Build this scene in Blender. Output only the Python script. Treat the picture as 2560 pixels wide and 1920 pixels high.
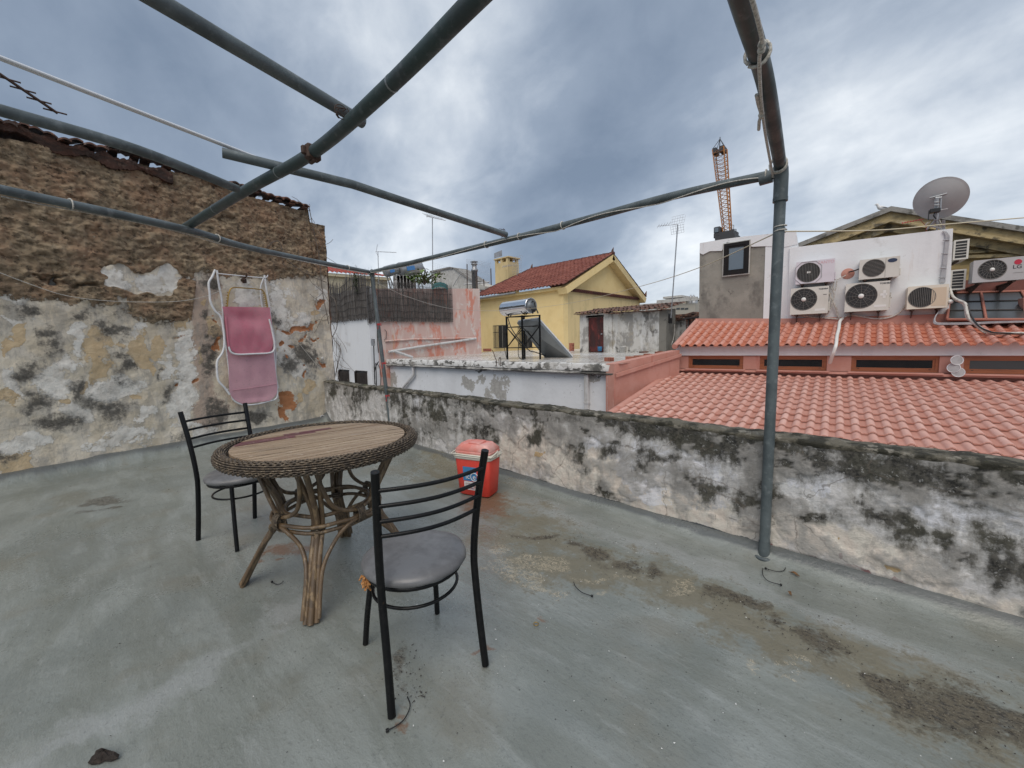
import bpy, math, random
import numpy as np
from mathutils import Vector, Matrix
random.seed(7); PI=math.pi
SC=bpy.context.scene
for o in list(bpy.data.objects): bpy.data.objects.remove(o)
# ------------------------------------------------------------ camera
SS=2560/2212; EYE=1.28; FOC=1010.
def nz(v): v=np.array(v,float); return v/np.linalg.norm(v)
_Z=nz((-232,10040,1010)); _X=np.array((1044,-77.5,1010.)); _X=nz(_X-_Z*_X.dot(_Z)); _Y=np.cross(_Z,_X)
RM=np.array([_X,_Y,_Z]); CP=np.array([0,0,EYE])
cam=bpy.data.objects.new('camera',bpy.data.cameras.new('camera')); SC.collection.objects.link(cam)
m=Matrix(RM.tolist()).to_4x4(); m.translation=Vector(CP); cam.matrix_world=m
cam.data.sensor_width=36; cam.data.lens=FOC/2560*36; cam.data.clip_end=3000; cam.data.clip_start=.02
SC.camera=cam
# helpers that measure where a sight line meets a real plane (photo read at 2212 px wide)
def ray(px,py): return RM@np.array([px*SS-1280,960-py*SS,-FOC])
def on(px,py,p0,n):
    r=ray(px,py); n=np.array(n,float); t=(np.array(p0,float)-CP).dot(n)/r.dot(n); return Vector(CP+r*t)
def gz(px,py,z=0): return on(px,py,(0,0,z),(0,0,1))
def gy(px,py,y): return on(px,py,(0,y,0),(0,1,0))
def gx(px,py,x): return on(px,py,(x,0,0),(1,0,0))
# ------------------------------------------------------------ node helpers
class NT:
    def __init__(s,t): s.t=t; s.n=t.nodes; s.l=t.links
    def new(s,ty,**k):
        n=s.n.new(ty)
        for a,b in k.items(): setattr(n,a,b)
        return n
    def put(s,inp,v):
        if hasattr(v,'links') or isinstance(v,bpy.types.NodeSocket): s.l.new(v,inp)
        elif v is not None:
            if isinstance(v,(tuple,list)) and len(v)==3 and inp.type=='RGBA': v=(*v,1)
            inp.default_value=v
    def math(s,op,a,b=None,c=None,clamp=False):
        n=s.new('ShaderNodeMath',operation=op,use_clamp=clamp)
        for i,v in enumerate((a,b,c)):
            if v is not None: s.put(n.inputs[i],v)
        return n.outputs[0]
    def mix(s,f,a,b,mode='MIX'):
        n=s.new('ShaderNodeMix',data_type='RGBA',blend_type=mode)
        s.put(n.inputs[0],f); s.put(n.inputs[6],a); s.put(n.inputs[7],b); return n.outputs[2]
    def noise(s,vec,scale,detail=4,rough=.55,dist=0,typ='FBM'):
        if isinstance(scale,(tuple,list)):
            mp=s.new('ShaderNodeMapping'); s.put(mp.inputs['Vector'],vec); mp.inputs['Scale'].default_value=scale; vec=mp.outputs[0]; scale=1
        n=s.new('ShaderNodeTexNoise'); s.put(n.inputs['Vector'],vec); n.inputs['Scale'].default_value=scale
        n.inputs['Detail'].default_value=detail; n.inputs['Roughness'].default_value=rough; n.inputs['Distortion'].default_value=dist
        return n.outputs[0]
    def vor(s,vec,scale,feature='F1',rnd=1):
        if isinstance(scale,(tuple,list)):
            mp=s.new('ShaderNodeMapping'); s.put(mp.inputs['Vector'],vec); mp.inputs['Scale'].default_value=scale; vec=mp.outputs[0]; scale=1
        n=s.new('ShaderNodeTexVoronoi',feature=feature); s.put(n.inputs['Vector'],vec); n.inputs['Scale'].default_value=scale
        n.inputs['Randomness'].default_value=rnd; return n
    def rng(s,v,lo,hi,a=0.,b=1.,smooth=True):
        n=s.new('ShaderNodeMapRange',interpolation_type='SMOOTHSTEP' if smooth else 'LINEAR')
        s.put(n.inputs[0],v)
        for i,x in ((1,lo),(2,hi),(3,a),(4,b)): n.inputs[i].default_value=x
        return n.outputs[0]
    def attr(s,name):
        n=s.new('ShaderNodeAttribute',attribute_name=name); sp=s.new('ShaderNodeSeparateColor'); s.l.new(n.outputs['Color'],sp.inputs[0]); return sp.outputs
MATS={}
def newmat(name):
    m=bpy.data.materials.new(name); m.use_nodes=True; t=NT(m.node_tree); t.b=t.n['Principled BSDF']; MATS[name]=m; return m,t
def bump(t,h,strength,dist=.01,normal=None):
    n=t.new('ShaderNodeBump'); t.put(n.inputs['Height'],h); n.inputs['Strength'].default_value=strength; n.inputs['Distance'].default_value=dist
    if normal: t.put(n.inputs['Normal'],normal)
    return n.outputs[0]
# layers: (colour, scale, lo, hi, opacity[, detail])
def wm(name,base,layers=(),rough=.85,metal=0,bmp=(30,.3,.01),spec=.5,rn=.12,world=False,coat=0):
    m,t=newmat(name); tc=t.new('ShaderNodeTexCoord'); v=tc.outputs['Object']
    if world: v=t.new('ShaderNodeNewGeometry').outputs['Position']
    c=base if len(base)==4 else (*base,1)
    for i,L in enumerate(layers):
        col,sc,lo,hi,op=L[:5]; det=L[5] if len(L)>5 else 6
        off=t.new('ShaderNodeVectorMath',operation='ADD'); t.put(off.inputs[0],v); off.inputs[1].default_value=(i*7.3,i*3.1,i*5.7)
        f=t.rng(t.noise(off.outputs[0],sc,det,.62),lo,hi,0,op)
        c=t.mix(f,c,col if not isinstance(col,tuple) else (*col[:3],1))
    t.put(t.b.inputs['Base Color'],c); t.b.inputs['Metallic'].default_value=metal
    t.b.inputs['Specular IOR Level'].default_value=spec; t.b.inputs['Coat Weight'].default_value=coat
    t.put(t.b.inputs['Roughness'],t.rng(t.noise(v,9,4),.3,.7,max(.03,rough-rn),min(1,rough+rn)))
    if bmp: t.put(t.b.inputs['Normal'],bump(t,t.noise(v,bmp[0],8,.65),bmp[1],bmp[2]))
    return m
# ------------------------------------------------------------ world: overcast sky over a Nishita daylight sky
W=bpy.data.worlds.new("World"); SC.world=W; W.use_nodes=True; wt=NT(W.node_tree)
SUN_EL,SUN_AZ=math.radians(52),math.radians(145)   # azimuth from +Y clockwise
bg=wt.n['Background']; bg.inputs['Strength'].default_value=.1
sky=wt.new('ShaderNodeTexSky',sky_type='NISHITA',sun_disc=False,sun_elevation=SUN_EL,sun_rotation=SUN_AZ)
gen=wt.new('ShaderNodeTexCoord').outputs['Generated']
sep=wt.new('ShaderNodeSeparateXYZ'); wt.put(sep.inputs[0],gen)
zz=wt.math('ADD',wt.math('MAXIMUM',sep.outputs[2],0.),.42)
cx=wt.math('DIVIDE',sep.outputs[0],zz); cy=wt.math('DIVIDE',sep.outputs[1],zz)
cmb=wt.new('ShaderNodeCombineXYZ'); wt.put(cmb.inputs[0],cx); wt.put(cmb.inputs[1],cy)
rot=wt.new('ShaderNodeMapping'); wt.put(rot.inputs[0],cmb.outputs[0]); rot.inputs['Rotation'].default_value=(0,0,math.radians(38)); rot.inputs['Scale'].default_value=(.7,1.0,1)
big=wt.noise(rot.outputs[0],1.9,5,.5,.25); mid=wt.noise(rot.outputs[0],5.5,6,.55,.35); fine=wt.noise(gen,9,6,.6,.3)
lum=wt.math('ADD',wt.math('MULTIPLY',big,.6),wt.math('ADD',wt.math('MULTIPLY',mid,.26),wt.math('MULTIPLY',fine,.14)))
lum=wt.math('ADD',wt.math('MULTIPLY',wt.math('SUBTRACT',lum,.5),1.35),.5)
# cloud masses of this sky, as directions: (px,py,width,amount)
for px,py,wd,am in [(1090,150,.17,.20),(640,60,.20,.13),(960,330,.16,.05),(1330,240,.2,-.2),(1500,60,.25,-.2),(1120,390,.2,-.12),(1790,170,.13,.22),(2120,130,.2,.20),(2190,300,.12,.06),
      (300,220,.28,-.20),(80,60,.28,-.13),(100,330,.12,.08),(450,130,.10,.05),(750,560,.14,.08),(2130,330,.16,-.07),(1560,420,.2,.04),(1950,560,.2,-.03),(930,560,.14,.05),(1180,450,.14,-.10),(560,420,.2,.06),(2000,20,.12,-.1),(1500,570,.2,.14),(1900,520,.12,.02),(1750,420,.12,-.02)]:
    d=nz(ray(px,py)); dt=wt.new('ShaderNodeVectorMath',operation='DOT_PRODUCT'); nn=wt.new('ShaderNodeVectorMath',operation='NORMALIZE'); wt.put(nn.inputs[0],gen)
    wt.put(dt.inputs[0],nn.outputs[0]); dt.inputs[1].default_value=tuple(d)
    e=wt.math('EXPONENT',wt.math('MULTIPLY',wt.math('SUBTRACT',dt.outputs['Value'],1.),1/(wd*wd)))
    lum=wt.math('ADD',lum,wt.math('MULTIPLY',e,am))
cr=wt.new('ShaderNodeValToRGB'); wt.put(cr.inputs[0],lum); el=cr.color_ramp
K=6.7
st=[(.18,(.155,.20,.27)),(.38,(.235,.285,.36)),(.52,(.37,.42,.49)),(.66,(.58,.62,.665)),(.84,(.88,.895,.905))]
el.elements[0].position=st[0][0]; el.elements[0].color=(*st[0][1],1); el.elements[1].position=st[-1][0]; el.elements[1].color=(*st[-1][1],1)
for p,c in st[1:-1]: e=el.elements.new(p); e.color=(*c,1)
cl=wt.new('ShaderNodeVectorMath',operation='SCALE'); wt.put(cl.inputs[0],cr.outputs[0]); cl.inputs['Scale'].default_value=K
wt.put(bg.inputs['Color'],wt.mix(.94,sky.outputs[0],cl.outputs[0]))
sd=bpy.data.lights.new('sun','SUN'); sd.energy=1.0; sd.angle=math.radians(50); sd.color=(1,.90,.78)
sun=bpy.data.objects.new('sun',sd); SC.collection.objects.link(sun)
sdir=Vector((math.sin(SUN_AZ)*math.cos(SUN_EL),math.cos(SUN_AZ)*math.cos(SUN_EL),math.sin(SUN_EL)))
sun.rotation_euler=sdir.to_track_quat('Z','Y').to_euler(); sun.location=(0,0,30)
SC.view_settings.view_transform='Standard'; SC.view_settings.look='None'; SC.view_settings.exposure=1.0; SC.view_settings.gamma=1
SC.render.engine='CYCLES'
# ------------------------------------------------------------ mesh builder
OFF={}
def frame(o,x,y=None,z=(0,0,1)):
    x=Vector(x).normalized(); z=Vector(z)
    if y is None: y=z.cross(x)
    y=Vector(y).normalized(); z=x.cross(y).normalized()
    M=Matrix((x,y,z)).transposed().to_4x4(); M.translation=Vector(o); return M
class MB:
    def __init__(s,M=None): s.v=[]; s.f=[]; s.mi=[]; s.sm=[]; s.M=M; s.cur=0
    def add(s,vs,fs,smooth=False):
        b=len(s.v); s.v+=[ (s.M@Vector(p)) if s.M else Vector(p) for p in vs]
        for f in fs: s.f.append([i+b for i in f]); s.mi.append(s.cur); s.sm.append(smooth)
        return s
    def hexa(s,p,smooth=False): # p: 4 bottom, 4 top
        return s.add(p,[(3,2,1,0),(4,5,6,7),(0,1,5,4),(1,2,6,5),(2,3,7,6),(3,0,4,7)])
    def box(s,a,b,ch=0):
        (x0,y0,z0),(x1,y1,z1)=[tuple(map(f,zip(a,b))) for f in (min,max)]
        if ch<=0: return s.hexa([(x0,y0,z0),(x1,y0,z0),(x1,y1,z0),(x0,y1,z0),(x0,y0,z1),(x1,y0,z1),(x1,y1,z1),(x0,y1,z1)])
        c=min(ch,(x1-x0)/2.01,(y1-y0)/2.01,(z1-z0)/2.01); V=[]
        for z,i in ((z0,c),(z0+c,0),(z1-c,0),(z1,c)):
            X0,X1,Y0,Y1=x0+i,x1-i,y0+i,y1-i; k=c if i==0 else c*.4
            V+=[(X0+k,Y0,z),(X1-k,Y0,z),(X1,Y0+k,z),(X1,Y1-k,z),(X1-k,Y1,z),(X0+k,Y1,z),(X0,Y1-k,z),(X0,Y0+k,z)]
        F=[tuple(range(7,-1,-1)),tuple(range(24,32))]
        for r in range(3):
            for j in range(8): k=(j+1)%8; F.append((r*8+j,r*8+k,r*8+8+k,r*8+8+j))
        return s.add(V,F)
    def quad(s,*p,smooth=False): return s.add(p,[tuple(range(len(p)))],smooth)
    def prism(s,pts,d):  # planar polygon pushed by vector d
        d=Vector(d); n=len(pts); P=[Vector(p) for p in pts]
        V=P+[p+d for p in P]; F=[tuple(range(n-1,-1,-1)),tuple(range(n,2*n))]+[(i,(i+1)%n,(i+1)%n+n,i+n) for i in range(n)]
        return s.add(V,F)
    def tube(s,pts,r,seg=8,cap=True,closed=False,flat=1.):
        P=[Vector(p) for p in pts]; n=len(P); R=r if isinstance(r,(list,tuple)) else [r]*n
        T=[]
        for i in range(n):
            if closed: t=P[(i+1)%n]-P[i-1]
            else: t=P[min(i+1,n-1)]-P[max(i-1,0)]
            T.append(t.normalized() if t.length>1e-9 else Vector((0,0,1)))
        up=Vector((0,0,1)) if abs(T[0].z)<.9 else Vector((1,0,0)); a=T[0].cross(up).normalized(); V=[]
        for i in range(n):
            a=(a-T[i]*a.dot(T[i])); a=a.normalized() if a.length>1e-6 else T[i].orthogonal().normalized(); b=T[i].cross(a)
            for k in range(seg):
                w=2*PI*k/seg; V.append(P[i]+a*(R[i]*math.cos(w))+b*(R[i]*flat*math.sin(w)))
        F=[]
        for i in range(n if closed else n-1):
            j=(i+1)%n
            for k in range(seg): q=(k+1)%seg; F.append((i*seg+k,i*seg+q,j*seg+q,j*seg+k))
        s.add(V,F,True)
        if cap and not closed:
            s.add(V[:seg],[tuple(range(seg-1,-1,-1))]); s.add(V[-seg:],[tuple(range(seg))])
        return s
    def lathe(s,prof,seg=24,o=(0,0,0),ax='z',sy=1,smooth=True):
        V=[]; o=Vector(o)
        for r,h in prof:
            for k in range(seg):
                w=2*PI*k/seg; c,d=r*math.cos(w),r*math.sin(w)*sy
                V.append(o+(Vector((c,d,h)) if ax=='z' else Vector((c,h,d)) if ax=='y' else Vector((h,c,d))))
        F=[(i*seg+k,i*seg+(k+1)%seg,(i+1)*seg+(k+1)%seg,(i+1)*seg+k) for i in range(len(prof)-1) for k in range(seg)]
        return s.add(V,F,smooth)
    def grid(s,P,smooth=True):  # P: 2D list of points
        n=len(P); m_=len(P[0]); V=[p for r in P for p in r]
        return s.add(V,[(i*m_+j,i*m_+j+1,(i+1)*m_+j+1,(i+1)*m_+j) for i in range(n-1) for j in range(m_-1)],smooth)
    def build(s,name,mat,parent=None,origin=None):
        me=bpy.data.meshes.new(name)
        if parent is not None: off=OFF[parent.name]
        elif origin is not None: off=Vector(origin)
        else:
            xs=np.array([tuple(p) for p in s.v]); off=Vector(((xs[:,0].min()+xs[:,0].max())/2,(xs[:,1].min()+xs[:,1].max())/2,xs[:,2].min()))
        me.from_pydata([p-off for p in s.v],[],s.f)
        for x in (mat if isinstance(mat,(list,tuple)) else [mat]): me.materials.append(MATS[x] if isinstance(x,str) else x)
        me.polygons.foreach_set('material_index',s.mi); me.polygons.foreach_set('use_smooth',s.sm); me.update()
        o=bpy.data.objects.new(name,me); SC.collection.objects.link(o); OFF[o.name]=off
        if parent is not None: o.parent=parent
        else: o.location=off
        return o
def tag(o,label=None,cat=None,group=None,kind=None):
    for k,v in (('label',label),('category',cat),('group',group),('kind',kind)):
        if v: o[k]=v
    return o
def thing(name,label,cat,loc=(0,0,0),group=None):
    o=bpy.data.objects.new(name,None); SC.collection.objects.link(o); o.empty_display_size=.1
    o.location=loc; OFF[o.name]=Vector(loc); return tag(o,label,cat,group)
def copy_thing(r,loc,rz,label,group=None):
    c=r.copy(); SC.collection.objects.link(c); c.location=loc; c.rotation_euler=(0,0,rz); c['label']=label
    if group: c['group']=group
    for ch in list(r.children):
        d=ch.copy(); SC.collection.objects.link(d); d.parent=c
        for g in list(ch.children): e=g.copy(); SC.collection.objects.link(e); e.parent=d
    return c
def smooth_line(pts,n=8):
    P=[Vector(p) for p in pts]; out=[]
    for i in range(len(P)-1):
        p0=P[max(i-1,0)];p1=P[i];p2=P[i+1];p3=P[min(i+2,len(P)-1)]
        for k in range(n):
            t=k/n; out.append(.5*((2*p1)+(p2-p0)*t+(2*p0-5*p1+4*p2-p3)*t*t+(3*p1-p0-3*p2+p3)*t**3))
    out.append(P[-1]); return out
def text_mesh(mb,txt,M,size,depth=.002,align='CENTER',bold=0,sx=1):
    c=bpy.data.curves.new('t','FONT'); c.body=txt; c.size=size; c.extrude=depth/2; c.align_x=align; c.align_y='CENTER'; c.offset=bold; c.resolution_u=3
    o=bpy.data.objects.new('t',c); SC.collection.objects.link(o); dg=bpy.context.evaluated_depsgraph_get(); dg.update()
    me=bpy.data.meshes.new_from_object(o.evaluated_get(dg)); old=mb.M; mb.M=M
    mb.add([(v.co.x*sx,v.co.y,v.co.z) for v in me.vertices],[tuple(p.vertices) for p in me.polygons]); mb.M=old
    bpy.data.objects.remove(o); bpy.data.curves.remove(c); bpy.data.meshes.remove(me)
# ------------------------------------------------------------ numpy noise + painted stain fields
_rs=np.random.RandomState(3); _T=_rs.rand(256,256)
def vn(x,y):
    xi=np.floor(x).astype(int); yi=np.floor(y).astype(int); fx=x-xi; fy=y-yi; fx=fx*fx*(3-2*fx); fy=fy*fy*(3-2*fy)
    g=lambda a,b:_T[a%256,b%256]
    return (g(xi,yi)*(1-fx)+g(xi+1,yi)*fx)*(1-fy)+(g(xi,yi+1)*(1-fx)+g(xi+1,yi+1)*fx)*fy
def fbm(x,y,o=5,r=.5):
    s=0;a=1;t=0
    for i in range(o): s=s+a*vn(x*2**i+i*17.3,y*2**i+i*9.1); t+=a; a*=r
    return s/t
WARP=.38
def field(A,B,ells,to_ab):
    """A,B surface coordinates; ells measured as (cx,cy,rx,ry[,rot deg]); to_ab(px,py)->(a,b)"""
    F=np.zeros_like(A)-1.; ex=WARP
    wa=(fbm(A*2.3+31,B*2.3+7,4)-.5)*ex+(fbm(A*7+3,B*7+51,4)-.5)*ex*.45; wb=(fbm(A*2.3+77,B*2.3+19,4)-.5)*ex+(fbm(A*7+43,B*7+5,4)-.5)*ex*.45; A=A+wa; B=B+wb
    for e in ells:
        cx_,cy_,rx,ry=e[:4]; th=math.radians(e[4]) if len(e)>4 else 0
        c=np.array(to_ab(cx_,cy_)); e1=(np.array(to_ab(cx_+rx*math.cos(th),cy_+rx*math.sin(th)))-np.array(to_ab(cx_-rx*math.cos(th),cy_-rx*math.sin(th))))/2
        e2=(np.array(to_ab(cx_-ry*math.sin(th),cy_+ry*math.cos(th)))-np.array(to_ab(cx_+ry*math.sin(th),cy_-ry*math.cos(th))))/2
        Mi=np.linalg.inv(np.array([e1,e2]).T); u=Mi[0,0]*(A-c[0])+Mi[0,1]*(B-c[1]); v=Mi[1,0]*(A-c[0])+Mi[1,1]*(B-c[1])
        F=np.maximum(F,1-np.sqrt(u*u+v*v))
    return np.clip(F*.5+.5,0,1)      # .5 on the outline, 1 at the centre
def worley(x,y,seed=0):
    xi=np.floor(x).astype(int); yi=np.floor(y).astype(int); d1=np.full(x.shape,9.); d2=d1.copy(); rid=np.zeros(x.shape)
    for a in (-1,0,1):
        for b in (-1,0,1):
            cx_=xi+a; cy_=yi+b; px_=cx_+.15+.7*_T[(cx_*7+seed)%256,(cy_*13+5)%256]; py_=cy_+.15+.7*_T[(cx_*11+91)%256,(cy_*5+seed+33)%256]
            d=np.maximum(np.abs(x-px_),np.abs(y-py_))*.55+np.hypot(x-px_,y-py_)*.45; r=_T[(cx_*3+17)%256,(cy_*19+seed+71)%256]
            n1=d<d1; d2=np.where(n1,d1,np.minimum(d2,d)); rid=np.where(n1,r,rid); d1=np.minimum(d1,d)
    return d1,d2,rid
def set_attr(o,name,chs):
    me=o.data; n=len(me.vertices); a=me.attributes.new(name,'FLOAT_COLOR','POINT'); d=np.zeros((n,4),np.float32); d[:,3]=1
    for i,c in enumerate(chs): d[:len(c.ravel()),i]=c.ravel()
    a.data.foreach_set('color',d.ravel())
def grid_mesh(name,P,mat,parent=None,origin=None,extra=None):
    """P (n,m,3) array; extra(mb) may add more geometry after the grid vertices"""
    n,m_,_=P.shape; mb=MB(); mb.v=[Vector(p) for p in P.reshape(-1,3).tolist()]
    idx=np.arange(n*m_).reshape(n,m_); q=np.stack([idx[:-1,:-1],idx[:-1,1:],idx[1:,1:],idx[1:,:-1]],-1).reshape(-1,4)
    mb.f=q.tolist(); mb.mi=[0]*len(mb.f); mb.sm=[True]*len(mb.f)
    if extra: extra(mb)
    return mb.build(name,mat,parent,origin)
# ------------------------------------------------------------ materials
def peeled_wall(name,old):
    """lime plaster with stains; reads painted fields s1,s2 (rubble, white, ochre / mould and painted groove shade, brick, pink)"""
    m,t=newmat(name); v=t.new('ShaderNodeTexCoord').outputs['Object']
    n1=t.noise(v,3,8,.6); n2=t.noise(v,11,8,.65); n3=t.noise(v,45,6,.7); nf=t.noise(v,150,4,.7)
    rag=t.math('ADD',t.math('MULTIPLY',t.math('SUBTRACT',n1,.5),1.3),t.math('ADD',t.math('MULTIPLY',t.math('SUBTRACT',n2,.5),1.4),t.math('MULTIPLY',t.math('SUBTRACT',n3,.5),.8)))
    a=t.attr('s1'); b=t.attr('s2')
    def F(ch,lo=.50,hi=.54,amp=1.): return t.rng(t.math('ADD',ch,t.math('MULTIPLY',rag,amp)),lo,hi)
    if old:
        c=t.mix(t.rng(n1,.35,.65),(.56,.49,.38),(.76,.69,.57))
        c=t.mix(t.rng(t.noise(v,6,6),.45,.6,0,.45),c,(.44,.415,.375))
        c=t.mix(F(b[2],.45,.6,.5),c,(.46,.36,.29))
        c=t.mix(t.rng(t.noise(v,(7,7,2.2),8,.7),.48,.6,0,.55),c,(.30,.285,.26))
        c=t.mix(t.math('MULTIPLY',F(a[1],.48,.53,.8),.93),c,t.mix(t.rng(n2,.4,.6),(.62,.59,.54),(.76,.74,.69)))
        c=t.mix(t.math('MULTIPLY',F(a[2],.49,.52,.6),.95),c,t.mix(t.rng(n2,.3,.7),(.50,.37,.22),(.60,.47,.30)))
        mold=t.math('ADD',b[0],t.math('MULTIPLY',rag,1.1)); c=t.mix(t.rng(mold,.25,.60,0,.35),c,(.25,.235,.21)); c=t.mix(t.rng(mold,.46,.90,0,.9),c,t.mix(t.rng(n3,.35,.65),(.035,.032,.028),(.12,.113,.10)))  # mould tones, which also carry the shade painted into the groove
        c=t.mix(F(b[1],.52,.56,.9),c,t.mix(n3,(.36,.13,.055),(.42,.22,.11)))
        # rubble masonry
        vr=t.vor(v,(9,9,17)); ve=t.vor(v,(9,9,17),'DISTANCE_TO_EDGE')
        rb=t.mix(t.rng(n2,.35,.65),(.19,.145,.095),(.41,.315,.21)); rb=t.mix(t.rng(n1,.40,.66),rb,(.34,.22,.14))
        rb=t.mix(t.rng(t.noise(v,(1.2,1.2,2.5),4),.5,.62,0,.6),rb,(.22,.175,.12))
        rb=t.mix(t.rng(t.noise(v,(15,15,24),8,.7),.54,.61,0,.8),rb,(.06,.046,.034)); rb=t.mix(t.rng(t.noise(v,(20,20,34),6),.60,.7,0,.75),rb,(.45,.37,.27))
        s3=t.attr('s3'); rb=t.mix(t.math('MULTIPLY',t.rng(s3[0],.55,.95,0,.55),t.rng(n2,.35,.55)),rb,(.42,.33,.225)); rb=t.mix(t.rng(s3[0],.25,.02,0,.45),rb,(.15,.10,.065)); rb=t.mix(t.math('MULTIPLY',t.rng(s3[1],.0,.11,.45,0),t.rng(n2,.45,.62,.0,1)),rb,(.085,.062,.045))
        rf=t.rng(t.math('ADD',a[0],t.math('MULTIPLY',rag,.35)),.49,.53); c=t.mix(rf,c,rb)
        h=t.math('ADD',t.math('MULTIPLY',n2,.35),t.math('ADD',t.math('MULTIPLY',n3,.35),t.math('MULTIPLY',t.noise(v,(13,13,19),8,.7),t.math('MULTIPLY',rf,1.5))))
        nr=bump(t,h,.85,.032)
        nr=bump(t,t.math('MULTIPLY',t.math('ADD',F(a[1],.48,.53,.8),F(a[2],.49,.52,.6)),1.),.6,.004,nr)
    else:
        c=t.mix(t.rng(n1,.35,.62),(.52,.51,.505),(.70,.695,.69))
        c=t.mix(F(a[2],.4,.7,.5),c,t.mix(t.rng(n2,.4,.6),(.63,.56,.49),(.66,.62,.55)))
        c=t.mix(t.math('MULTIPLY',F(a[1],.46,.56,1.),.8),c,(.66,.67,.72))
        c=t.mix(t.rng(t.noise(v,(9,9,2.6),8,.7),.47,.66,0,.6),c,(.26,.245,.22))
        c=t.mix(t.rng(t.noise(v,(6,6,3.5),9,.72,.6),.54,.60,0,.5),c,(.35,.335,.31))
        drip=t.noise(v,(9,9,1.6),7,.65); mold=t.math('ADD',t.math('ADD',b[0],t.math('MULTIPLY',rag,1.1)),t.math('MULTIPLY',t.math('SUBTRACT',drip,.5),1.3)); mf=t.rng(mold,.44,.86,0,.95)
        mc=t.mix(t.rng(n3,.38,.62),(.009,.009,.008),(.085,.08,.068)); mc=t.mix(t.rng(n1,.45,.6,0,.4),mc,(.07,.068,.045))
        c=t.mix(t.rng(mold,.16,.56,0,.65),c,t.mix(n2,(.20,.195,.18),(.32,.31,.29))); c=t.mix(mf,c,mc)
        chip=t.rng(t.noise(v,34,6,.75),.60,.63,0,.55); c=t.mix(t.math('MULTIPLY',chip,mf),c,(.48,.48,.47))
        c=t.mix(F(b[1],.52,.55,.7),c,(.47,.345,.20)); c=t.mix(F(b[2],.50,.54,.9),c,(.25,.135,.135))
        # cracks in the render coat
        ck=t.vor(t.mix(.12,v,t.new('ShaderNodeTexNoise').outputs[1]),2.1,'DISTANCE_TO_EDGE')
        c=t.mix(t.rng(t.math('ADD',ck.outputs['Distance'],t.math('MULTIPLY',n2,.02)),.010,.018,.6,0),c,(.13,.11,.09))
        s3=t.attr('s3'); c=t.mix(t.math('MULTIPLY',s3[0],t.rng(n2,.35,.55,.15,.75)),c,t.mix(n3,(.26,.25,.235),(.42,.405,.385)))
        c=t.mix(F(a[0],.47,.53,.30),c,t.mix(t.rng(n2,.4,.6),(.055,.063,.068),(.095,.105,.11)))     # grey membrane turned up the foot
        h=t.math('ADD',t.math('MULTIPLY',n2,.6),t.math('ADD',t.math('MULTIPLY',n3,.5),t.math('MULTIPLY',mf,-.25))); nr=bump(t,h,.8,.018)
    t.put(t.b.inputs['Base Color'],c)
    nr=bump(t,nf,.35,.004,nr); t.put(t.b.inputs['Normal'],nr); t.b.inputs['Roughness'].default_value=.9; t.b.inputs['Specular IOR Level'].default_value=.3
peeled_wall('old_plaster',True); peeled_wall('mouldy_plaster',False)

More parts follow.
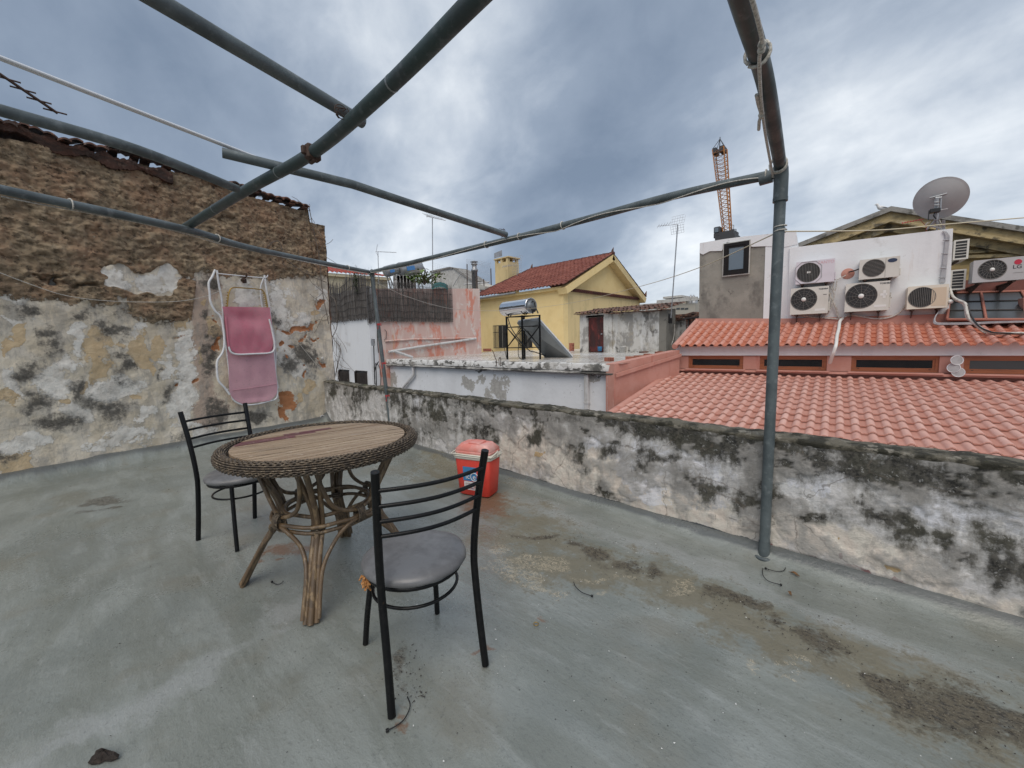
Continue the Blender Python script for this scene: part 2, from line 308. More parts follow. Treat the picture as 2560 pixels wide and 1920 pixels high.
def floor_mat():
    m,t=newmat('membrane_floor'); v=t.new('ShaderNodeTexCoord').outputs['Object']
    st=t.noise(v,(1.1,4.5,1),7,.6,.5); n1=t.noise(v,1.3,6,.6,.6); n2=t.noise(v,9,8,.65); n3=t.noise(v,55,6,.7); n4=t.noise(v,190,3,.7)
    rag=t.math('ADD',t.math('MULTIPLY',t.math('SUBTRACT',t.noise(v,(2.2,5,1),7,.65),.5),1.6),t.math('ADD',t.math('MULTIPLY',t.math('SUBTRACT',n2,.5),1.3),t.math('MULTIPLY',t.math('SUBTRACT',n3,.5),1.1)))
    a=t.attr('s1'); b=t.attr('s2')
    c=t.mix(t.rng(n1,.38,.62),(.185,.205,.192),(.262,.285,.270)); c=t.mix(t.rng(st,.40,.64,0,.55),c,(.150,.162,.138))
    c=t.mix(t.rng(t.noise(v,(2.2,2.2,1),6),.52,.68,0,.5),c,(.18,.172,.135)); c=t.mix(t.rng(t.noise(v,(3,14,3),8,.7),.54,.66,0,.35),c,(.32,.34,.33))
    c=t.mix(t.rng(t.math('ADD',b[2],t.math('MULTIPLY',rag,.7)),.40,.85,0,.6),c,(.33,.35,.35))       # bleached streak
    c=t.mix(t.rng(t.math('ADD',a[0],t.math('MULTIPLY',rag,.9)),.38,.84,0,.78),c,t.mix(t.noise(v,22,6,.7),(.12,.102,.060),(.205,.18,.118)))   # olive silt
    c=t.mix(t.rng(t.math('ADD',b[1],t.math('MULTIPLY',rag,.9)),.44,.80,0,.75),c,(.18,.09,.045))   # rust and tannin
    rdg=t.math('ABSOLUTE',t.math('SUBTRACT',t.noise(v,26,6,.75,.8),.5)); pf=t.rng(t.math('ADD',a[2],t.math('MULTIPLY',rag,.5)),.40,.66)
    c=t.mix(t.math('MULTIPLY',pf,t.rng(rdg,.008,.018,.9,0)),c,t.mix(n2,(.52,.41,.25),(.62,.57,.46))); c=t.mix(t.math('MULTIPLY',t.rng(a[2],.55,.9),t.rng(t.noise(v,60,5,.8),.57,.62,0,.6)),c,(.45,.37,.25))
    df=t.rng(t.math('ADD',a[1],t.math('MULTIPLY',rag,.7)),.38,.78); c=t.mix(t.math('MULTIPLY',df,.6),c,(.085,.063,.034)); c=t.mix(t.math('MULTIPLY',df,t.rng(t.noise(v,(45,75,45),8,.8),.50,.57,0,.9)),c,(.014,.011,.008)); c=t.mix(t.math('MULTIPLY',df,t.rng(t.noise(v,140,3,.8),.60,.63,0,.7)),c,(.35,.31,.24))
    c=t.mix(t.rng(t.attr('s3')[0],.35,.75,0,.8),c,t.mix(n2,(.055,.062,.066),(.11,.12,.125)))
    grit=t.math('MULTIPLY',t.rng(t.noise(v,(130,130,130),4,.8),.61,.65,0,.6),t.rng(t.noise(v,2.,4),.42,.62,.15,1)); c=t.mix(grit,c,(.045,.045,.038))
    rings=t.vor(v,3.4); rd=t.math('ABSOLUTE',t.math('SUBTRACT',rings.outputs['Distance'],.075)); c=t.mix(t.math('MULTIPLY',t.rng(rd,.004,.012,.45,0),t.rng(rings.outputs['Color'],.62,.64)),c,(.10,.10,.08))
    dots=t.vor(v,22); dm=t.rng(t.math('ADD',dots.outputs['Distance'],t.math('MULTIPLY',n2,-.04)),.045,.06,1,0)
    dsel=t.rng(t.vor(v,22).outputs['Color'],.60,.64); c=t.mix(t.math('MULTIPLY',t.math('MULTIPLY',dm,dsel),.8),c,(.05,.05,.045))
    w=t.vor(v,60); wsel=t.rng(w.outputs['Color'],.945,.95); c=t.mix(t.math('MULTIPLY',t.rng(w.outputs['Distance'],.10,.13,1,0),wsel),c,(.62,.62,.60))
    c=t.mix(t.rng(n3,.54,.68,0,.38),c,(.10,.108,.10)); c=t.mix(t.rng(n4,.58,.72,0,.25),c,(.24,.255,.25))
    t.put(t.b.inputs['Base Color'],c)
    wet=t.math('ADD',b[0],t.math('MULTIPLY',rag,.6)); r=t.rng(wet,.34,.66,.33,.11); r=t.math('ADD',r,t.math('MULTIPLY',t.math('SUBTRACT',n2,.5),.35))
    r=t.math('ADD',r,t.rng(t.math('ADD',a[0],t.math('MULTIPLY',rag,.4)),.5,.7,0,.15)); t.put(t.b.inputs['Roughness'],t.math('MAXIMUM',r,.12))
    h=t.math('ADD',t.math('MULTIPLY',t.noise(v,(16,38,10),6,.6),.6),t.math('ADD',t.math('MULTIPLY',n3,.35),t.math('MULTIPLY',n1,2.)))
    nr=bump(t,h,.5,.013); nr=bump(t,n4,.35,.003,nr); nr=bump(t,t.math('MULTIPLY',df,t.noise(v,90,5,.8)),.8,.01,nr); t.put(t.b.inputs['Normal'],nr); t.b.inputs['Specular IOR Level'].default_value=.75
floor_mat()
wm('upturn',(.10,.11,.108),[((.075,.088,.095),8,.42,.6,.8),((.27,.29,.30),14,.55,.68,.5),((.13,.11,.07),5,.55,.7,.5)],.55,bmp=(25,.7,.02))
wm('galv',(.105,.128,.135),[((.06,.076,.082),6,.42,.62,.8),((.19,.215,.225),25,.52,.7,.6),((.10,.085,.075),3,.70,.80,.2)],.5,metal=.1,bmp=(60,.12,.003))
wm('galv_light',(.26,.28,.29),[((.20,.22,.23),2.5,.42,.62,.6)],.40,metal=.6,bmp=(60,.1,.003))
wm('alu',(.74,.76,.79),[],.25,metal=.15,bmp=None)
wm('chrome',(.80,.81,.83),[((.55,.56,.58),5,.45,.7,.4)],.09,metal=1,bmp=None,rn=.03)
wm('black_steel',(.003,.0033,.004),[((.010,.010,.010),30,.5,.65,.7),((.08,.045,.025),18,.66,.74,.5)],.36,bmp=(90,.25,.002),spec=.28)
wm('grey_vinyl',(.155,.157,.163),[((.10,.10,.104),8,.45,.62,.7),((.2,.2,.21),40,.6,.7,.4)],.42,bmp=(14,.18,.01))
wm('foam',(.55,.26,.09),[((.3,.15,.06),60,.45,.6,.8)],.95,bmp=(120,.8,.01))
wm('rattan',(.135,.088,.048),[((.085,.058,.036),(25,25,5),.42,.6,.8),((.27,.19,.105),(40,40,4),.52,.64,.7),((.06,.045,.032),12,.58,.68,.7)],.52,bmp=(70,.3,.004),coat=.12)
wm('wicker',(.125,.093,.062),[((.045,.034,.025),60,.42,.56,.9),((.30,.245,.175),75,.55,.66,.7)],.6,bmp=(160,.3,.003))
wm('wicker_core',(.022,.017,.013),[],.9,bmp=None)
def slat_mat(name,c1,c2,c3):
    m,t=newmat(name); v=t.new('ShaderNodeTexCoord').outputs['Object']; rnd=t.attr('slat')[0]
    mp=t.new('ShaderNodeMapping'); t.put(mp.inputs['Vector'],v); mp.inputs['Rotation'].default_value=(0,0,-1.136); v=mp.outputs[0]; gr=t.noise(v,(4,150,20),6,.65); g2=t.noise(v,(4,26,8),6,.6)
    c=t.mix(rnd,c1,c2); c=t.mix(t.rng(gr,.45,.62,0,.7),c,c3); c=t.mix(t.rng(g2,.52,.68,0,.55),c,(.13,.10,.075)); c=t.mix(t.rng(t.noise(v,30,5),.6,.7,0,.4),c,(.52,.45,.37))
    t.put(t.b.inputs['Base Color'],c); t.put(t.b.inputs['Roughness'],t.rng(g2,.3,.7,.42,.7)); t.put(t.b.inputs['Normal'],bump(t,gr,.4,.003))
slat_mat('table_slats',(.30,.21,.135),(.42,.32,.22),(.21,.15,.10)); slat_mat('table_slats_red',(.15,.05,.055),(.20,.075,.075),(.07,.03,.035))
wm('cooler_red',(.62,.055,.035),[((.50,.04,.03),6,.45,.65,.6)],.42,bmp=(90,.08,.002),rn=.06)
wm('cooler_lid',(.72,.24,.20),[((.74,.44,.40),6,.42,.62,.85)],.5,bmp=(90,.08,.002),rn=.06)
wm('cooler_cream',(.66,.64,.56),[((.5,.47,.38),12,.55,.7,.5)],.5,bmp=None)
wm('sticker_blue',(.055,.23,.46),[],.4,bmp=None); wm('sticker_white',(.72,.72,.72),[],.4,bmp=None); wm('sticker_photo',(.42,.27,.25),[((.62,.6,.58),40,.45,.55,.9),((.1,.12,.3),55,.56,.62,.8)],.4,bmp=None)
wm('lounger_frame',(.66,.67,.69),[((.45,.45,.46),14,.52,.66,.5)],.38,bmp=None)
def sling(name,c1,c2,alpha):
    m,t=newmat(name); v=t.new('ShaderNodeTexCoord').outputs['Object']
    c=t.mix(t.rng(t.noise(v,3.5,5),.35,.65),c1,c2); c=t.mix(t.rng(t.noise(v,40,5),.55,.7,0,.35),c,(.36,.28,.26))
    t.put(t.b.inputs['Base Color'],c); t.b.inputs['Roughness'].default_value=.8; t.put(t.b.inputs['Normal'],bump(t,t.noise(v,330,2),.3,.001))
    tr=t.new('ShaderNodeBsdfTranslucent'); t.put(tr.inputs[0],c); mx=t.new('ShaderNodeMixShader'); mx.inputs[0].default_value=.25; t.l.new(t.b.outputs[0],mx.inputs[1]); t.l.new(tr.outputs[0],mx.inputs[2])
    tp=t.new('ShaderNodeBsdfTransparent'); m2=t.new('ShaderNodeMixShader'); m2.inputs[0].default_value=alpha; t.l.new(mx.outputs[0],m2.inputs[1]); t.l.new(tp.outputs[0],m2.inputs[2])
    t.l.new(m2.outputs[0],t.n['Material Output'].inputs[0])
sling('sling_dark',(.60,.20,.27),(.66,.28,.345),.02); sling('sling_pale',(.72,.42,.49),(.64,.36,.43),.08)
wm('brass',(.38,.25,.075),[((.2,.12,.05),20,.5,.65,.6)],.38,metal=.7,bmp=None)
wm('rope',(.60,.58,.53),[((.30,.29,.26),120,.45,.6,.8)],.9,bmp=(300,.5,.002)); wm('cord_yellow',(.62,.56,.42),[],.9,bmp=None); wm('cord_red',(.42,.03,.035),[],.8,bmp=None)
wm('wire_dark',(.03,.03,.03),[],.6,bmp=None); wm('plastic_black',(.012,.012,.013),[],.4,bmp=None)
wm('leaf_dry',(.17,.09,.035),[((.07,.04,.02),60,.45,.6,.8)],.7,bmp=None); wm('clod',(.03,.022,.018),[((.07,.05,.04),50,.5,.65,.8)],.9,bmp=(60,.9,.02))
# buildings
wm('white_paint',(.72,.735,.755),[((.50,.49,.47),1.3,.60,.68,.7,9),((.52,.44,.38),(7,7,.8),.62,.74,.4,6),((.60,.61,.63),(2,2,.5),.5,.7,.5),((.36,.35,.33),7,.66,.72,.6)],.85,bmp=(7,.35,.02),spec=.25)
def white_peel():
    m,t=newmat('white_peel'); v=t.new('ShaderNodeTexCoord').outputs['Object']; a=t.attr('s1'); n2=t.noise(v,9,8,.7)
    rag=t.math('ADD',t.math('MULTIPLY',t.math('SUBTRACT',t.noise(v,2.5,8,.65),.5),1.2),t.math('MULTIPLY',t.math('SUBTRACT',n2,.5),1.3))
    c=t.mix(t.rng(t.noise(v,(1.5,1.5,.5),5),.4,.65,0,.6),(.72,.74,.765),(.62,.635,.655))
    f=t.rng(t.math('ADD',a[0],rag),.52,.56); c=t.mix(f,c,t.mix(t.rng(n2,.4,.6),(.33,.32,.30),(.43,.42,.395)))
    c=t.mix(t.rng(t.math('ADD',a[1],rag),.5,.62,0,.85),c,(.06,.055,.05)); c=t.mix(t.rng(t.noise(v,11,9,.7),.64,.66,0,.6),c,(.30,.30,.30))
    t.put(t.b.inputs['Base Color'],c); t.b.inputs['Roughness'].default_value=.85; t.put(t.b.inputs['Normal'],bump(t,t.math('SUBTRACT',t.noise(v,5,8,.6),t.math('MULTIPLY',f,.4)),.4,.03))
white_peel()
wm('white_grimy',(.62,.62,.61),[((.05,.048,.042),(3.5,3.5,5),.50,.56,.9,10),((.30,.29,.27),6,.5,.6,.6,8),((.42,.41,.38),1.5,.5,.65,.5)],.85,bmp=(12,.6,.02),spec=.25)
wm('ledge_grime',(.50,.49,.47),[((.045,.042,.038),(1.6,3,6),.44,.54,.93,9),((.2,.19,.17),9,.5,.6,.7,8)],.9,bmp=(14,.7,.03))
wm('white_roof',(.56,.55,.53),[((.36,.315,.26),(.5,.3,1),.46,.60,.75,5),((.70,.71,.72),(.9,.5,1),.48,.64,.7,5)],.27,bmp=(3,.15,.02),rn=.14)
wm('pink_wash',(.60,.43,.385),[((.62,.235,.165),(1.2,1.2,.9),.50,.57,.85,9),((.66,.55,.50),(4,4,1),.5,.62,.8,8),((.62,.36,.22),(5,5,.35),.63,.70,.7,6),((.66,.62,.59),2.4,.57,.64,.8,8)],.85,bmp=(9,.3,.015),spec=.25)
wm('salmon',(.50,.25,.20),[((.56,.31,.26),2,.42,.62,.6,8),((.42,.14,.10),(4,4,1),.58,.7,.5,8)],.78,bmp=(10,.25,.015),spec=.3)
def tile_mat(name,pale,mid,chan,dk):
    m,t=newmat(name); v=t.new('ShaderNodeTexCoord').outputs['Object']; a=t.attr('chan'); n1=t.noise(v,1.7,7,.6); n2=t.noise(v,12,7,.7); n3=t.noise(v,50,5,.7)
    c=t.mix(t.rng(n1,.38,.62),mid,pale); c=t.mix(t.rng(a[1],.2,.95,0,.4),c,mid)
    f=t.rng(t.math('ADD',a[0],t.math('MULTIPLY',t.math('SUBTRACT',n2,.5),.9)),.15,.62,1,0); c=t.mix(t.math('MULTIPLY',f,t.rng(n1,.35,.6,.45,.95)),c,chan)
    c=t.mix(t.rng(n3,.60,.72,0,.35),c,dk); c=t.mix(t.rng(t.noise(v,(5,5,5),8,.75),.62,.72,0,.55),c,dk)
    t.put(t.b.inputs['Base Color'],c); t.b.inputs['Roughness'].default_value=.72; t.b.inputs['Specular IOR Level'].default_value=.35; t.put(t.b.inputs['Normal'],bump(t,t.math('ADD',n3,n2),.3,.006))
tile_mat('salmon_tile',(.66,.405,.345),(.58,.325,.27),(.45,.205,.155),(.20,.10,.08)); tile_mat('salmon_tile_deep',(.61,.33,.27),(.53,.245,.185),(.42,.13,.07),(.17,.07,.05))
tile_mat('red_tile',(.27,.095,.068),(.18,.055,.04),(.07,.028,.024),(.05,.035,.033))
wm('salmon_shaded',(.20,.075,.06),[((.11,.045,.04),3,.45,.62,.7,8)],.85,bmp=(14,.3,.01))  # darkened salmon for the rear wall, its shade put into the colour
wm('frame_salmon',(.36,.14,.10),[],.7,bmp=None)
wm('bright_red_tile',(.36,.07,.05),[((.22,.05,.04),4,.45,.6,.7)],.75,bmp=(30,.3,.01))
wm('old_tile',(.15,.075,.055),[((.055,.04,.035),5,.40,.56,.85,8),((.30,.155,.10),11,.52,.62,.8,6),((.25,.235,.21),16,.60,.68,.6,6)],.85,bmp=(30,.6,.015))
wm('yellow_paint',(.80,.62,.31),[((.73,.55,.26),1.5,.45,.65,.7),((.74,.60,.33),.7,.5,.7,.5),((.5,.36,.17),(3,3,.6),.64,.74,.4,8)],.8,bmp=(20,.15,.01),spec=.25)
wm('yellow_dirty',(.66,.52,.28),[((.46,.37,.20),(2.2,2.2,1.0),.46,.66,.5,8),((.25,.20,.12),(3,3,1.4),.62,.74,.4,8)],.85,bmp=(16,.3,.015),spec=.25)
wm('ochre_cornice',(.46,.36,.19),[((.22,.18,.11),(2,2,3),.45,.6,.8,8),((.055,.05,.04),(3,3,4),.53,.64,.85,9),((.5,.44,.33),5,.58,.68,.5,8)],.85,bmp=(12,.6,.03))
wm('ochre_board',(.44,.32,.14),[((.27,.18,.08),(1,1,7),.45,.6,.7,8),((.10,.075,.05),(1.5,1.5,8),.58,.67,.8,8)],.8,bmp=(10,.4,.02))
wm('cream_paint',(.66,.58,.40),[],.85,bmp=None); wm('pale_gable',(.50,.49,.46),[((.3,.29,.27),2,.5,.65,.7,8),((.62,.61,.58),5,.5,.62,.6)],.85,bmp=(10,.3,.02))
wm('grey_render',(.225,.215,.19),[((.30,.285,.25),1.6,.45,.62,.8,8),((.11,.105,.095),(2,2,1.2),.52,.66,.75,9),((.045,.043,.04),(3,3,3),.62,.70,.7,9)],.9,bmp=(14,.5,.015))
wm('concrete',(.30,.29,.27),[((.16,.155,.145),3,.45,.6,.8,8),((.055,.055,.045),6,.55,.65,.7,8)],.9,bmp=(20,.6,.015))
wm('moss_cap',(.15,.137,.105),[((.03,.029,.02),9,.44,.56,.92,8),((.30,.28,.235),16,.56,.64,.8,8),((.10,.115,.04),5,.58,.68,.6,8)],.95,bmp=(28,1,.03))
wm('shed_wall',(.56,.55,.52),[((.25,.24,.225),(1.6,1.6,1.4),.46,.56,.9,9),((.66,.66,.65),(5,5,1.3),.52,.60,.7,9),((.07,.065,.06),(2.5,2.5,2),.57,.66,.8,9),((.40,.36,.28),2,.55,.66,.6,8)],.9,bmp=(12,.6,.02))
wm('rust_door',(.10,.018,.015),[((.03,.012,.011),(4,4,1.5),.42,.58,.85,9),((.21,.04,.03),(6,6,2),.55,.64,.7,8)],.55,bmp=(20,.3,.01))
wm('old_timber',(.075,.035,.024),[((.03,.02,.016),(6,6,20),.42,.58,.8,8),((.15,.10,.075),12,.58,.68,.6)],.9,bmp=(30,.8,.02))
wm('galv_dark',(.036,.058,.058),[((.04,.052,.055),6,.42,.62,.8),((.12,.14,.145),25,.54,.7,.5)],.5,metal=.1,bmp=(60,.12,.003))
wm('dark_wood',(.022,.017,.015),[((.05,.04,.035),(30,30,3),.5,.65,.7)],.6,bmp=None)
wm('window_wood',(.34,.115,.048),[((.25,.085,.04),(3,3,30),.45,.62,.7)],.5,bmp=None); wm('wood_dark_frame',(.028,.02,.018),[],.4,bmp=None)
def glass(name,col,rough=.08):
    m,t=newmat(name); t.b.inputs['Base Color'].default_value=(*col,1); t.b.inputs['Roughness'].default_value=rough; t.b.inputs['Specular IOR Level'].default_value=.9
    v=t.new('ShaderNodeTexCoord').outputs['Object']; t.put(t.b.inputs['Normal'],bump(t,t.noise(v,2,3),.1,.02))
glass('glass',(.016,.018,.02)); glass('glass_mirror',(.10,.135,.17),.04); glass('glass_dusty',(.045,.048,.048),.3); glass('collector',(.085,.09,.092),.17)
wm('ac_white',(.60,.59,.545),[((.50,.48,.43),(2,2,1),.5,.65,.6),((.30,.27,.22),22,.66,.74,.4)],.5,bmp=None)
wm('ac_lilac',(.63,.60,.655),[((.55,.52,.56),2,.5,.65,.5)],.5,bmp=None); wm('ac_cream',(.66,.62,.53),[((.58,.50,.40),3,.5,.65,.6)],.5,bmp=None); wm('ac_tan',(.56,.46,.345),[],.55,bmp=None); wm('ac_grey',(.41,.41,.415),[],.45,bmp=None)
wm('grille',(.17,.165,.155),[],.5,bmp=None); wm('fan_dark',(.022,.022,.023),[],.5,bmp=None); wm('hub',(.70,.70,.68),[],.45,bmp=None); wm('logo_red',(.45,.02,.05),[],.4,bmp=None); wm('faded_red',(.62,.42,.46),[],.5,bmp=None); wm('logo_navy',(.02,.035,.08),[],.4,bmp=None); wm('ink',(.06,.06,.065),[],.5,bmp=None)
wm('conduit',(.40,.40,.42),[((.28,.28,.30),10,.5,.6,.6)],.5,bmp=None); wm('insulation',(.58,.56,.52),[((.36,.34,.31),20,.45,.6,.8)],.8,bmp=(40,.6,.01)); wm('pvc',(.58,.58,.58),[((.40,.39,.37),(6,6,2),.5,.62,.7)],.5,bmp=None)
wm('dish',(.36,.36,.365),[((.31,.31,.315),2,.4,.6,.6)],.6,bmp=None); wm('gull_white',(.72,.72,.72),[],.7,bmp=None); wm('gull_grey',(.33,.35,.38),[],.7,bmp=None)
wm('crane_yellow',(.42,.17,.04),[((.16,.07,.03),.8,.5,.65,.7)],.6,bmp=None); wm('crane_dark',(.05,.05,.055),[],.6,bmp=None)
wm('flat_beige',(.42,.39,.33),[],.85,bmp=None); wm('brick',(.40,.145,.09),[((.22,.09,.07),14,.45,.62,.8)],.9,bmp=(40,.5,.01))
wm('reed',(.135,.128,.124),[((.075,.066,.062),(30,30,2),.42,.56,.8),((.30,.27,.245),(60,60,3),.56,.68,.7)],.9,bmp=None)
wm('reed_pale',(.26,.24,.21),[((.15,.135,.12),(30,30,2),.42,.6,.8)],.9,bmp=None)
wm('twig',(.15,.125,.105),[((.07,.06,.05),30,.5,.6,.7)],.9,bmp=None); wm('leaf_green',(.10,.17,.035),[((.17,.24,.06),6,.5,.62,.8)],.6,bmp=None); wm('ivy',(.045,.07,.02),[],.7,bmp=None)
wm('tank_grey',(.36,.37,.385),[((.24,.24,.25),3,.5,.62,.6)],.35,metal=.5,bmp=None); wm('label_blue',(.07,.22,.50),[],.5,bmp=None); wm('tarp_teal',(.02,.10,.10),[],.6,bmp=None)
wm('street_ground',(.10,.098,.095),[((.06,.06,.058),.3,.45,.6,.7)],.9,bmp=None,world=True); wm('bucket',(.62,.62,.60),[],.45,bmp=None); wm('blue_plastic',(.03,.17,.36),[],.4,bmp=None)
wm('dark_frame',(.010,.008,.008),[],.5,bmp=None,spec=.25)
wm('rust',(.06,.035,.026),[((.06,.03,.02),30,.5,.6,.7)],.8,bmp=None)
# ------------------------------------------------------------ ground far below and terrace deck
g=MB(); g.quad((-900,-900,-6),(900,-900,-6),(900,900,-6),(-900,900,-6)); tag(g.build('street_ground','street_ground'),kind='structure')
YB=2.676                                     # inner foot of the parapet
WP0=Vector((-7.02,2.53,0)); WD=Vector((.21,-1,0)).normalized(); WN=Vector((1,.21,0)).normalized()   # left wall: point, direction towards camera side, normal
onw=lambda px,py,off=0:on(px,py,WP0+WN*off,WN)
xs=np.linspace(-7.7,3.2,440); ys=np.linspace(-2.6,YB+.05,250); XX,YY=np.meshgrid(xs,ys,indexing='ij')
ZZ=(fbm(XX*.8,YY*.8,3)-.5)*.016+(fbm(XX*5,YY*9,3)-.5)*.0035-.004
dpar=YB-YY; ZZ+= .075*np.exp(-(np.clip(dpar,0,9)/(.075+.02*fbm(XX*3,YY*0+2,3)))**2)
dw=(XX-WP0.x)*WN.x+(YY-WP0.y)*WN.y; ZZ+=(.10+.05*fbm(YY*2.5,XX*.1,3))*np.exp(-(np.clip(dw-.03,0,9)/.11)**2)
fl=lambda px,py:tuple(gz(px,py))[:2]
olive=[(1110,1120,130,60,20),(1190,1180,160,50,18),(1330,1225,150,42,20),(1480,1280,140,45,20),(1600,1335,150,50,22),(1750,1385,170,60,22),(1880,1440,170,70,22),(2030,1510,200,85,24),(2200,1590,150,110,20),(1230,1230,150,50,5),(960,1010,90,35,10)]
dirt=[(1345,1222,40,15,15),(1292,1192,24,11,20),(1246,1172,22,10,15),(1185,1161,28,9),(1416,1244,28,12),(1800,1395,58,24,22),(2096,1535,150,52,22),(1960,1480,60,22,25),(2190,1590,70,35,20),(1671,1345,40,16,20),(1590,1300,40,12),(885,1440,22,52,10),(900,1500,20,20),(225,1080,45,7,-6),(215,1100,30,5,-6),(1560,1290,35,10)]
peel=[(1198,1225,60,14,5),(1262,1232,16,14),(1318,1249,34,6,-3),(1103,1198,26,15,-20),(1120,1240,50,18),(1180,1262,60,12,12),(1701,1457,23,16,35),(1767,1440,15,9,30),(1785,1462,12,8,30),(1810,1482,14,6),(1870,1490,12,12),(1245,1290,20,14),(1310,1290,16,12),(1480,1275,40,8)]
wetl=[(1060,1190,70,70),(900,1200,160,90),(1330,1560,380,130),(1150,1350,170,90),(620,1310,90,50),(1400,1420,200,80),(1000,1560,120,80),(700,1580,260,60,-20),(1500,1190,420,36,20),(960,980,120,40),(300,1200,240,60)]
rust=[(787,1428,11,8),(874,1562,22,13,-30),(1040,1418,14,7),(1050,1085,75,28,15),(610,1185,50,14,-5),(948,1320,9,6),(1158,1348,12,8),(590,1210,10,6)]
pale=[(330,1500,330,24,-28),(560,1330,75,34,-22),(120,1600,120,30,-28),(1480,1215,260,24,20),(1900,1380,240,28,22),(1180,1100,120,26,20)]
deck=grid_mesh('terrace_floor',np.stack([XX,YY,ZZ],-1),'membrane_floor',origin=(0,0,0)); tag(deck,kind='structure')
set_attr(deck,'s1',[field(XX,YY,olive,fl),field(XX,YY,dirt,fl),field(XX,YY,peel,fl)])
foot_=np.maximum(np.clip(1-np.abs(dpar-.035)/.06,0,1),np.clip(1.1-np.abs(dw-.05)/.12,0,1)*.85)+(fbm(XX*8,YY*8,4)-.5)*.5*(np.minimum(dpar,dw)<.2); set_attr(deck,'s3',[np.clip(foot_,0,1)])
set_attr(deck,'s2',[field(XX,YY,wetl,fl),field(XX,YY,rust,fl),field(XX,YY,pale,fl)])
b=MB(); b.box((-7.7,-2.6,-6),(3.2,YB+.14,-.06)); tag(b.build('lower_storey','concrete'),kind='structure')
# ------------------------------------------------------------ parapet
T=thing('parapet_wall','low plastered parapet streaked with black mould along the terrace edge','parapet wall',(-2,YB,0))
PH=.713; xs=np.linspace(-7.25,3.2,760); zs=np.linspace(-.02,PH,80); XX,Z2=np.meshgrid(xs,zs,indexing='ij')
fp=lambda px,py:(lambda q:(q.x,q.z))(gy(px,py,YB))
capz=PH+(fbm(XX*4,XX*0+3,4)-.5)*.022
Z3=Z2/PH*capz; edge=np.clip((Z2-PH+.03)/.03,0,1)
lay=np.clip((fbm(XX*2.6+5,Z3*3.4+2,6,.62)-.575)/.012,0,1); lay2=np.clip((fbm(XX*5+15,Z3*6+22,5,.6)-.61)/.012,0,1); coat=np.clip(lay+lay2,0,1)*(Z3>.07); dis=-.007*coat+(fbm(XX*2,Z3*2+9,4)-.5)*.035+(fbm(XX*14,Z3*14,4,.6)-.5)*.016+(fbm(XX*50,Z3*50,3,.6)-.5)*.004
scale=lambda ox,oy,k,L:[(ox+e[0]*k,oy+e[1]*k,e[2]*k,e[3]*k)+tuple(e[4:]) for e in L]
mould=scale(1071,933,.2656,[(980,230,75,80),(1250,270,210,80,20),(1500,440,200,90,20),(1640,560,110,70),(740,190,55,140),(1010,120,90,40),(500,80,90,80),(650,170,60,90),(1840,310,100,60),(2080,420,110,190),(1960,560,90,70),(860,500,90,40,20),(300,90,60,60),(1900,180,60,30)])
mould+=scale(1624,933,.2813,[(240,480,110,110),(850,660,170,110),(1310,800,160,190),(1900,900,430,230),(1650,870,160,120),(2040,1170,160,100),(560,640,180,110),(760,560,60,60),(1760,1030,90,60,25),(1100,720,60,90)])
mould+=scale(674,501,.2396,[(300,1390,220,60),(440,1500,80,140),(820,1510,130,110),(1000,1600,110,60),(1400,1530,300,70,8),(180,1450,35,60),(640,1440,60,50),(1100,1500,60,60)])
mould+=scale(829.5,777.7,.625,[(205,205,70,62,0),(100,225,60,50),(385,280,26,62),(330,205,60,50),(560,225,150,26,8),(700,262,80,26,8)])
MF=field(XX,Z3,mould,fp)
bandw=np.interp(XX,[-7.3,-4.5,-3.2,-2.2,-1.3,-.8,-.4,.2,1,3],[.07,.08,.09,.13,.13,.19,.18,.20,.23,.23])+(fbm(XX*2.2,XX*0,4)-.5)*.11
MF=np.maximum(MF,np.clip(.5+(bandw-(PH-Z3))*7,0,.92)); MF=np.maximum(MF,np.clip(.62-(PH-Z3)*14,0,1)*.0+MF)
bluish=scale(1624,933,.2813,[(620,360,260,70,10),(1250,500,500,80,8),(1800,560,300,80,8)])+scale(1071,933,.2656,[(1300,300,420,190,20),(1800,270,260,90,10),(900,120,200,90),(1600,540,180,60,20)])+[(910,880,14,50),(1395,922,22,12)]
cream=[(1200,1000,260,60,18),(1500,1110,300,36,18),(1850,1190,300,45,20),(2150,1310,200,60,20)]
ochp=[(1156,1001,11,8),(1921,1236,16,10),(1825,1172,8,6),(1390,1095,6,8),(880,1000,30,12)]
redp=[(1763,1208,34,9,18),(1824,1207,9,13),(1680,1180,26,6,30),(1885,1250,60,5,17)]
foot=np.clip(.5+(.065+(fbm(XX*3,XX*0+7,3)-.5)*.03-Z3)*16,0,1)
par=grid_mesh('wall_face',np.stack([XX,YB+dis-.012+edge**2*.02,Z3],-1),'mouldy_plaster',T)
set_attr(par,'s3',[coat]); set_attr(par,'s1',[foot,field(XX,Z3,bluish,fp),field(XX,Z3,cream,fp)]); set_attr(par,'s2',[MF,field(XX,Z3,ochp,fp),field(XX,Z3,redp,fp)])
xs=np.linspace(-7.25,3.2,900); ws=np.linspace(0,1,16); XX,V=np.meshgrid(xs,ws,indexing='ij')
yy_=YB-.028+V*.185+np.where(V<.01,(fbm(XX*9,XX*0+5,3)-.5)*.02,0); zt=PH-.006+(fbm(XX*4,XX*0+3,4)-.5)*.022+.018*np.sin(V*PI)**.4+(fbm(XX*18,V*3,4)-.5)*.022*(V>.01)
bk=MB(); cap=np.stack([XX,yy_,zt],-1)
fr=cap[:,:1].copy(); fr[:,:,2]-=.028; fr[:,:,1]+=.02; cap=np.concatenate([fr,cap],1)
grid_mesh('coping',cap,'moss_cap',T)
bk.box((-7.25,YB+.02,-1.5),(3.2,YB+.15,PH-.01)); bk.build('wall_core','concrete',T)
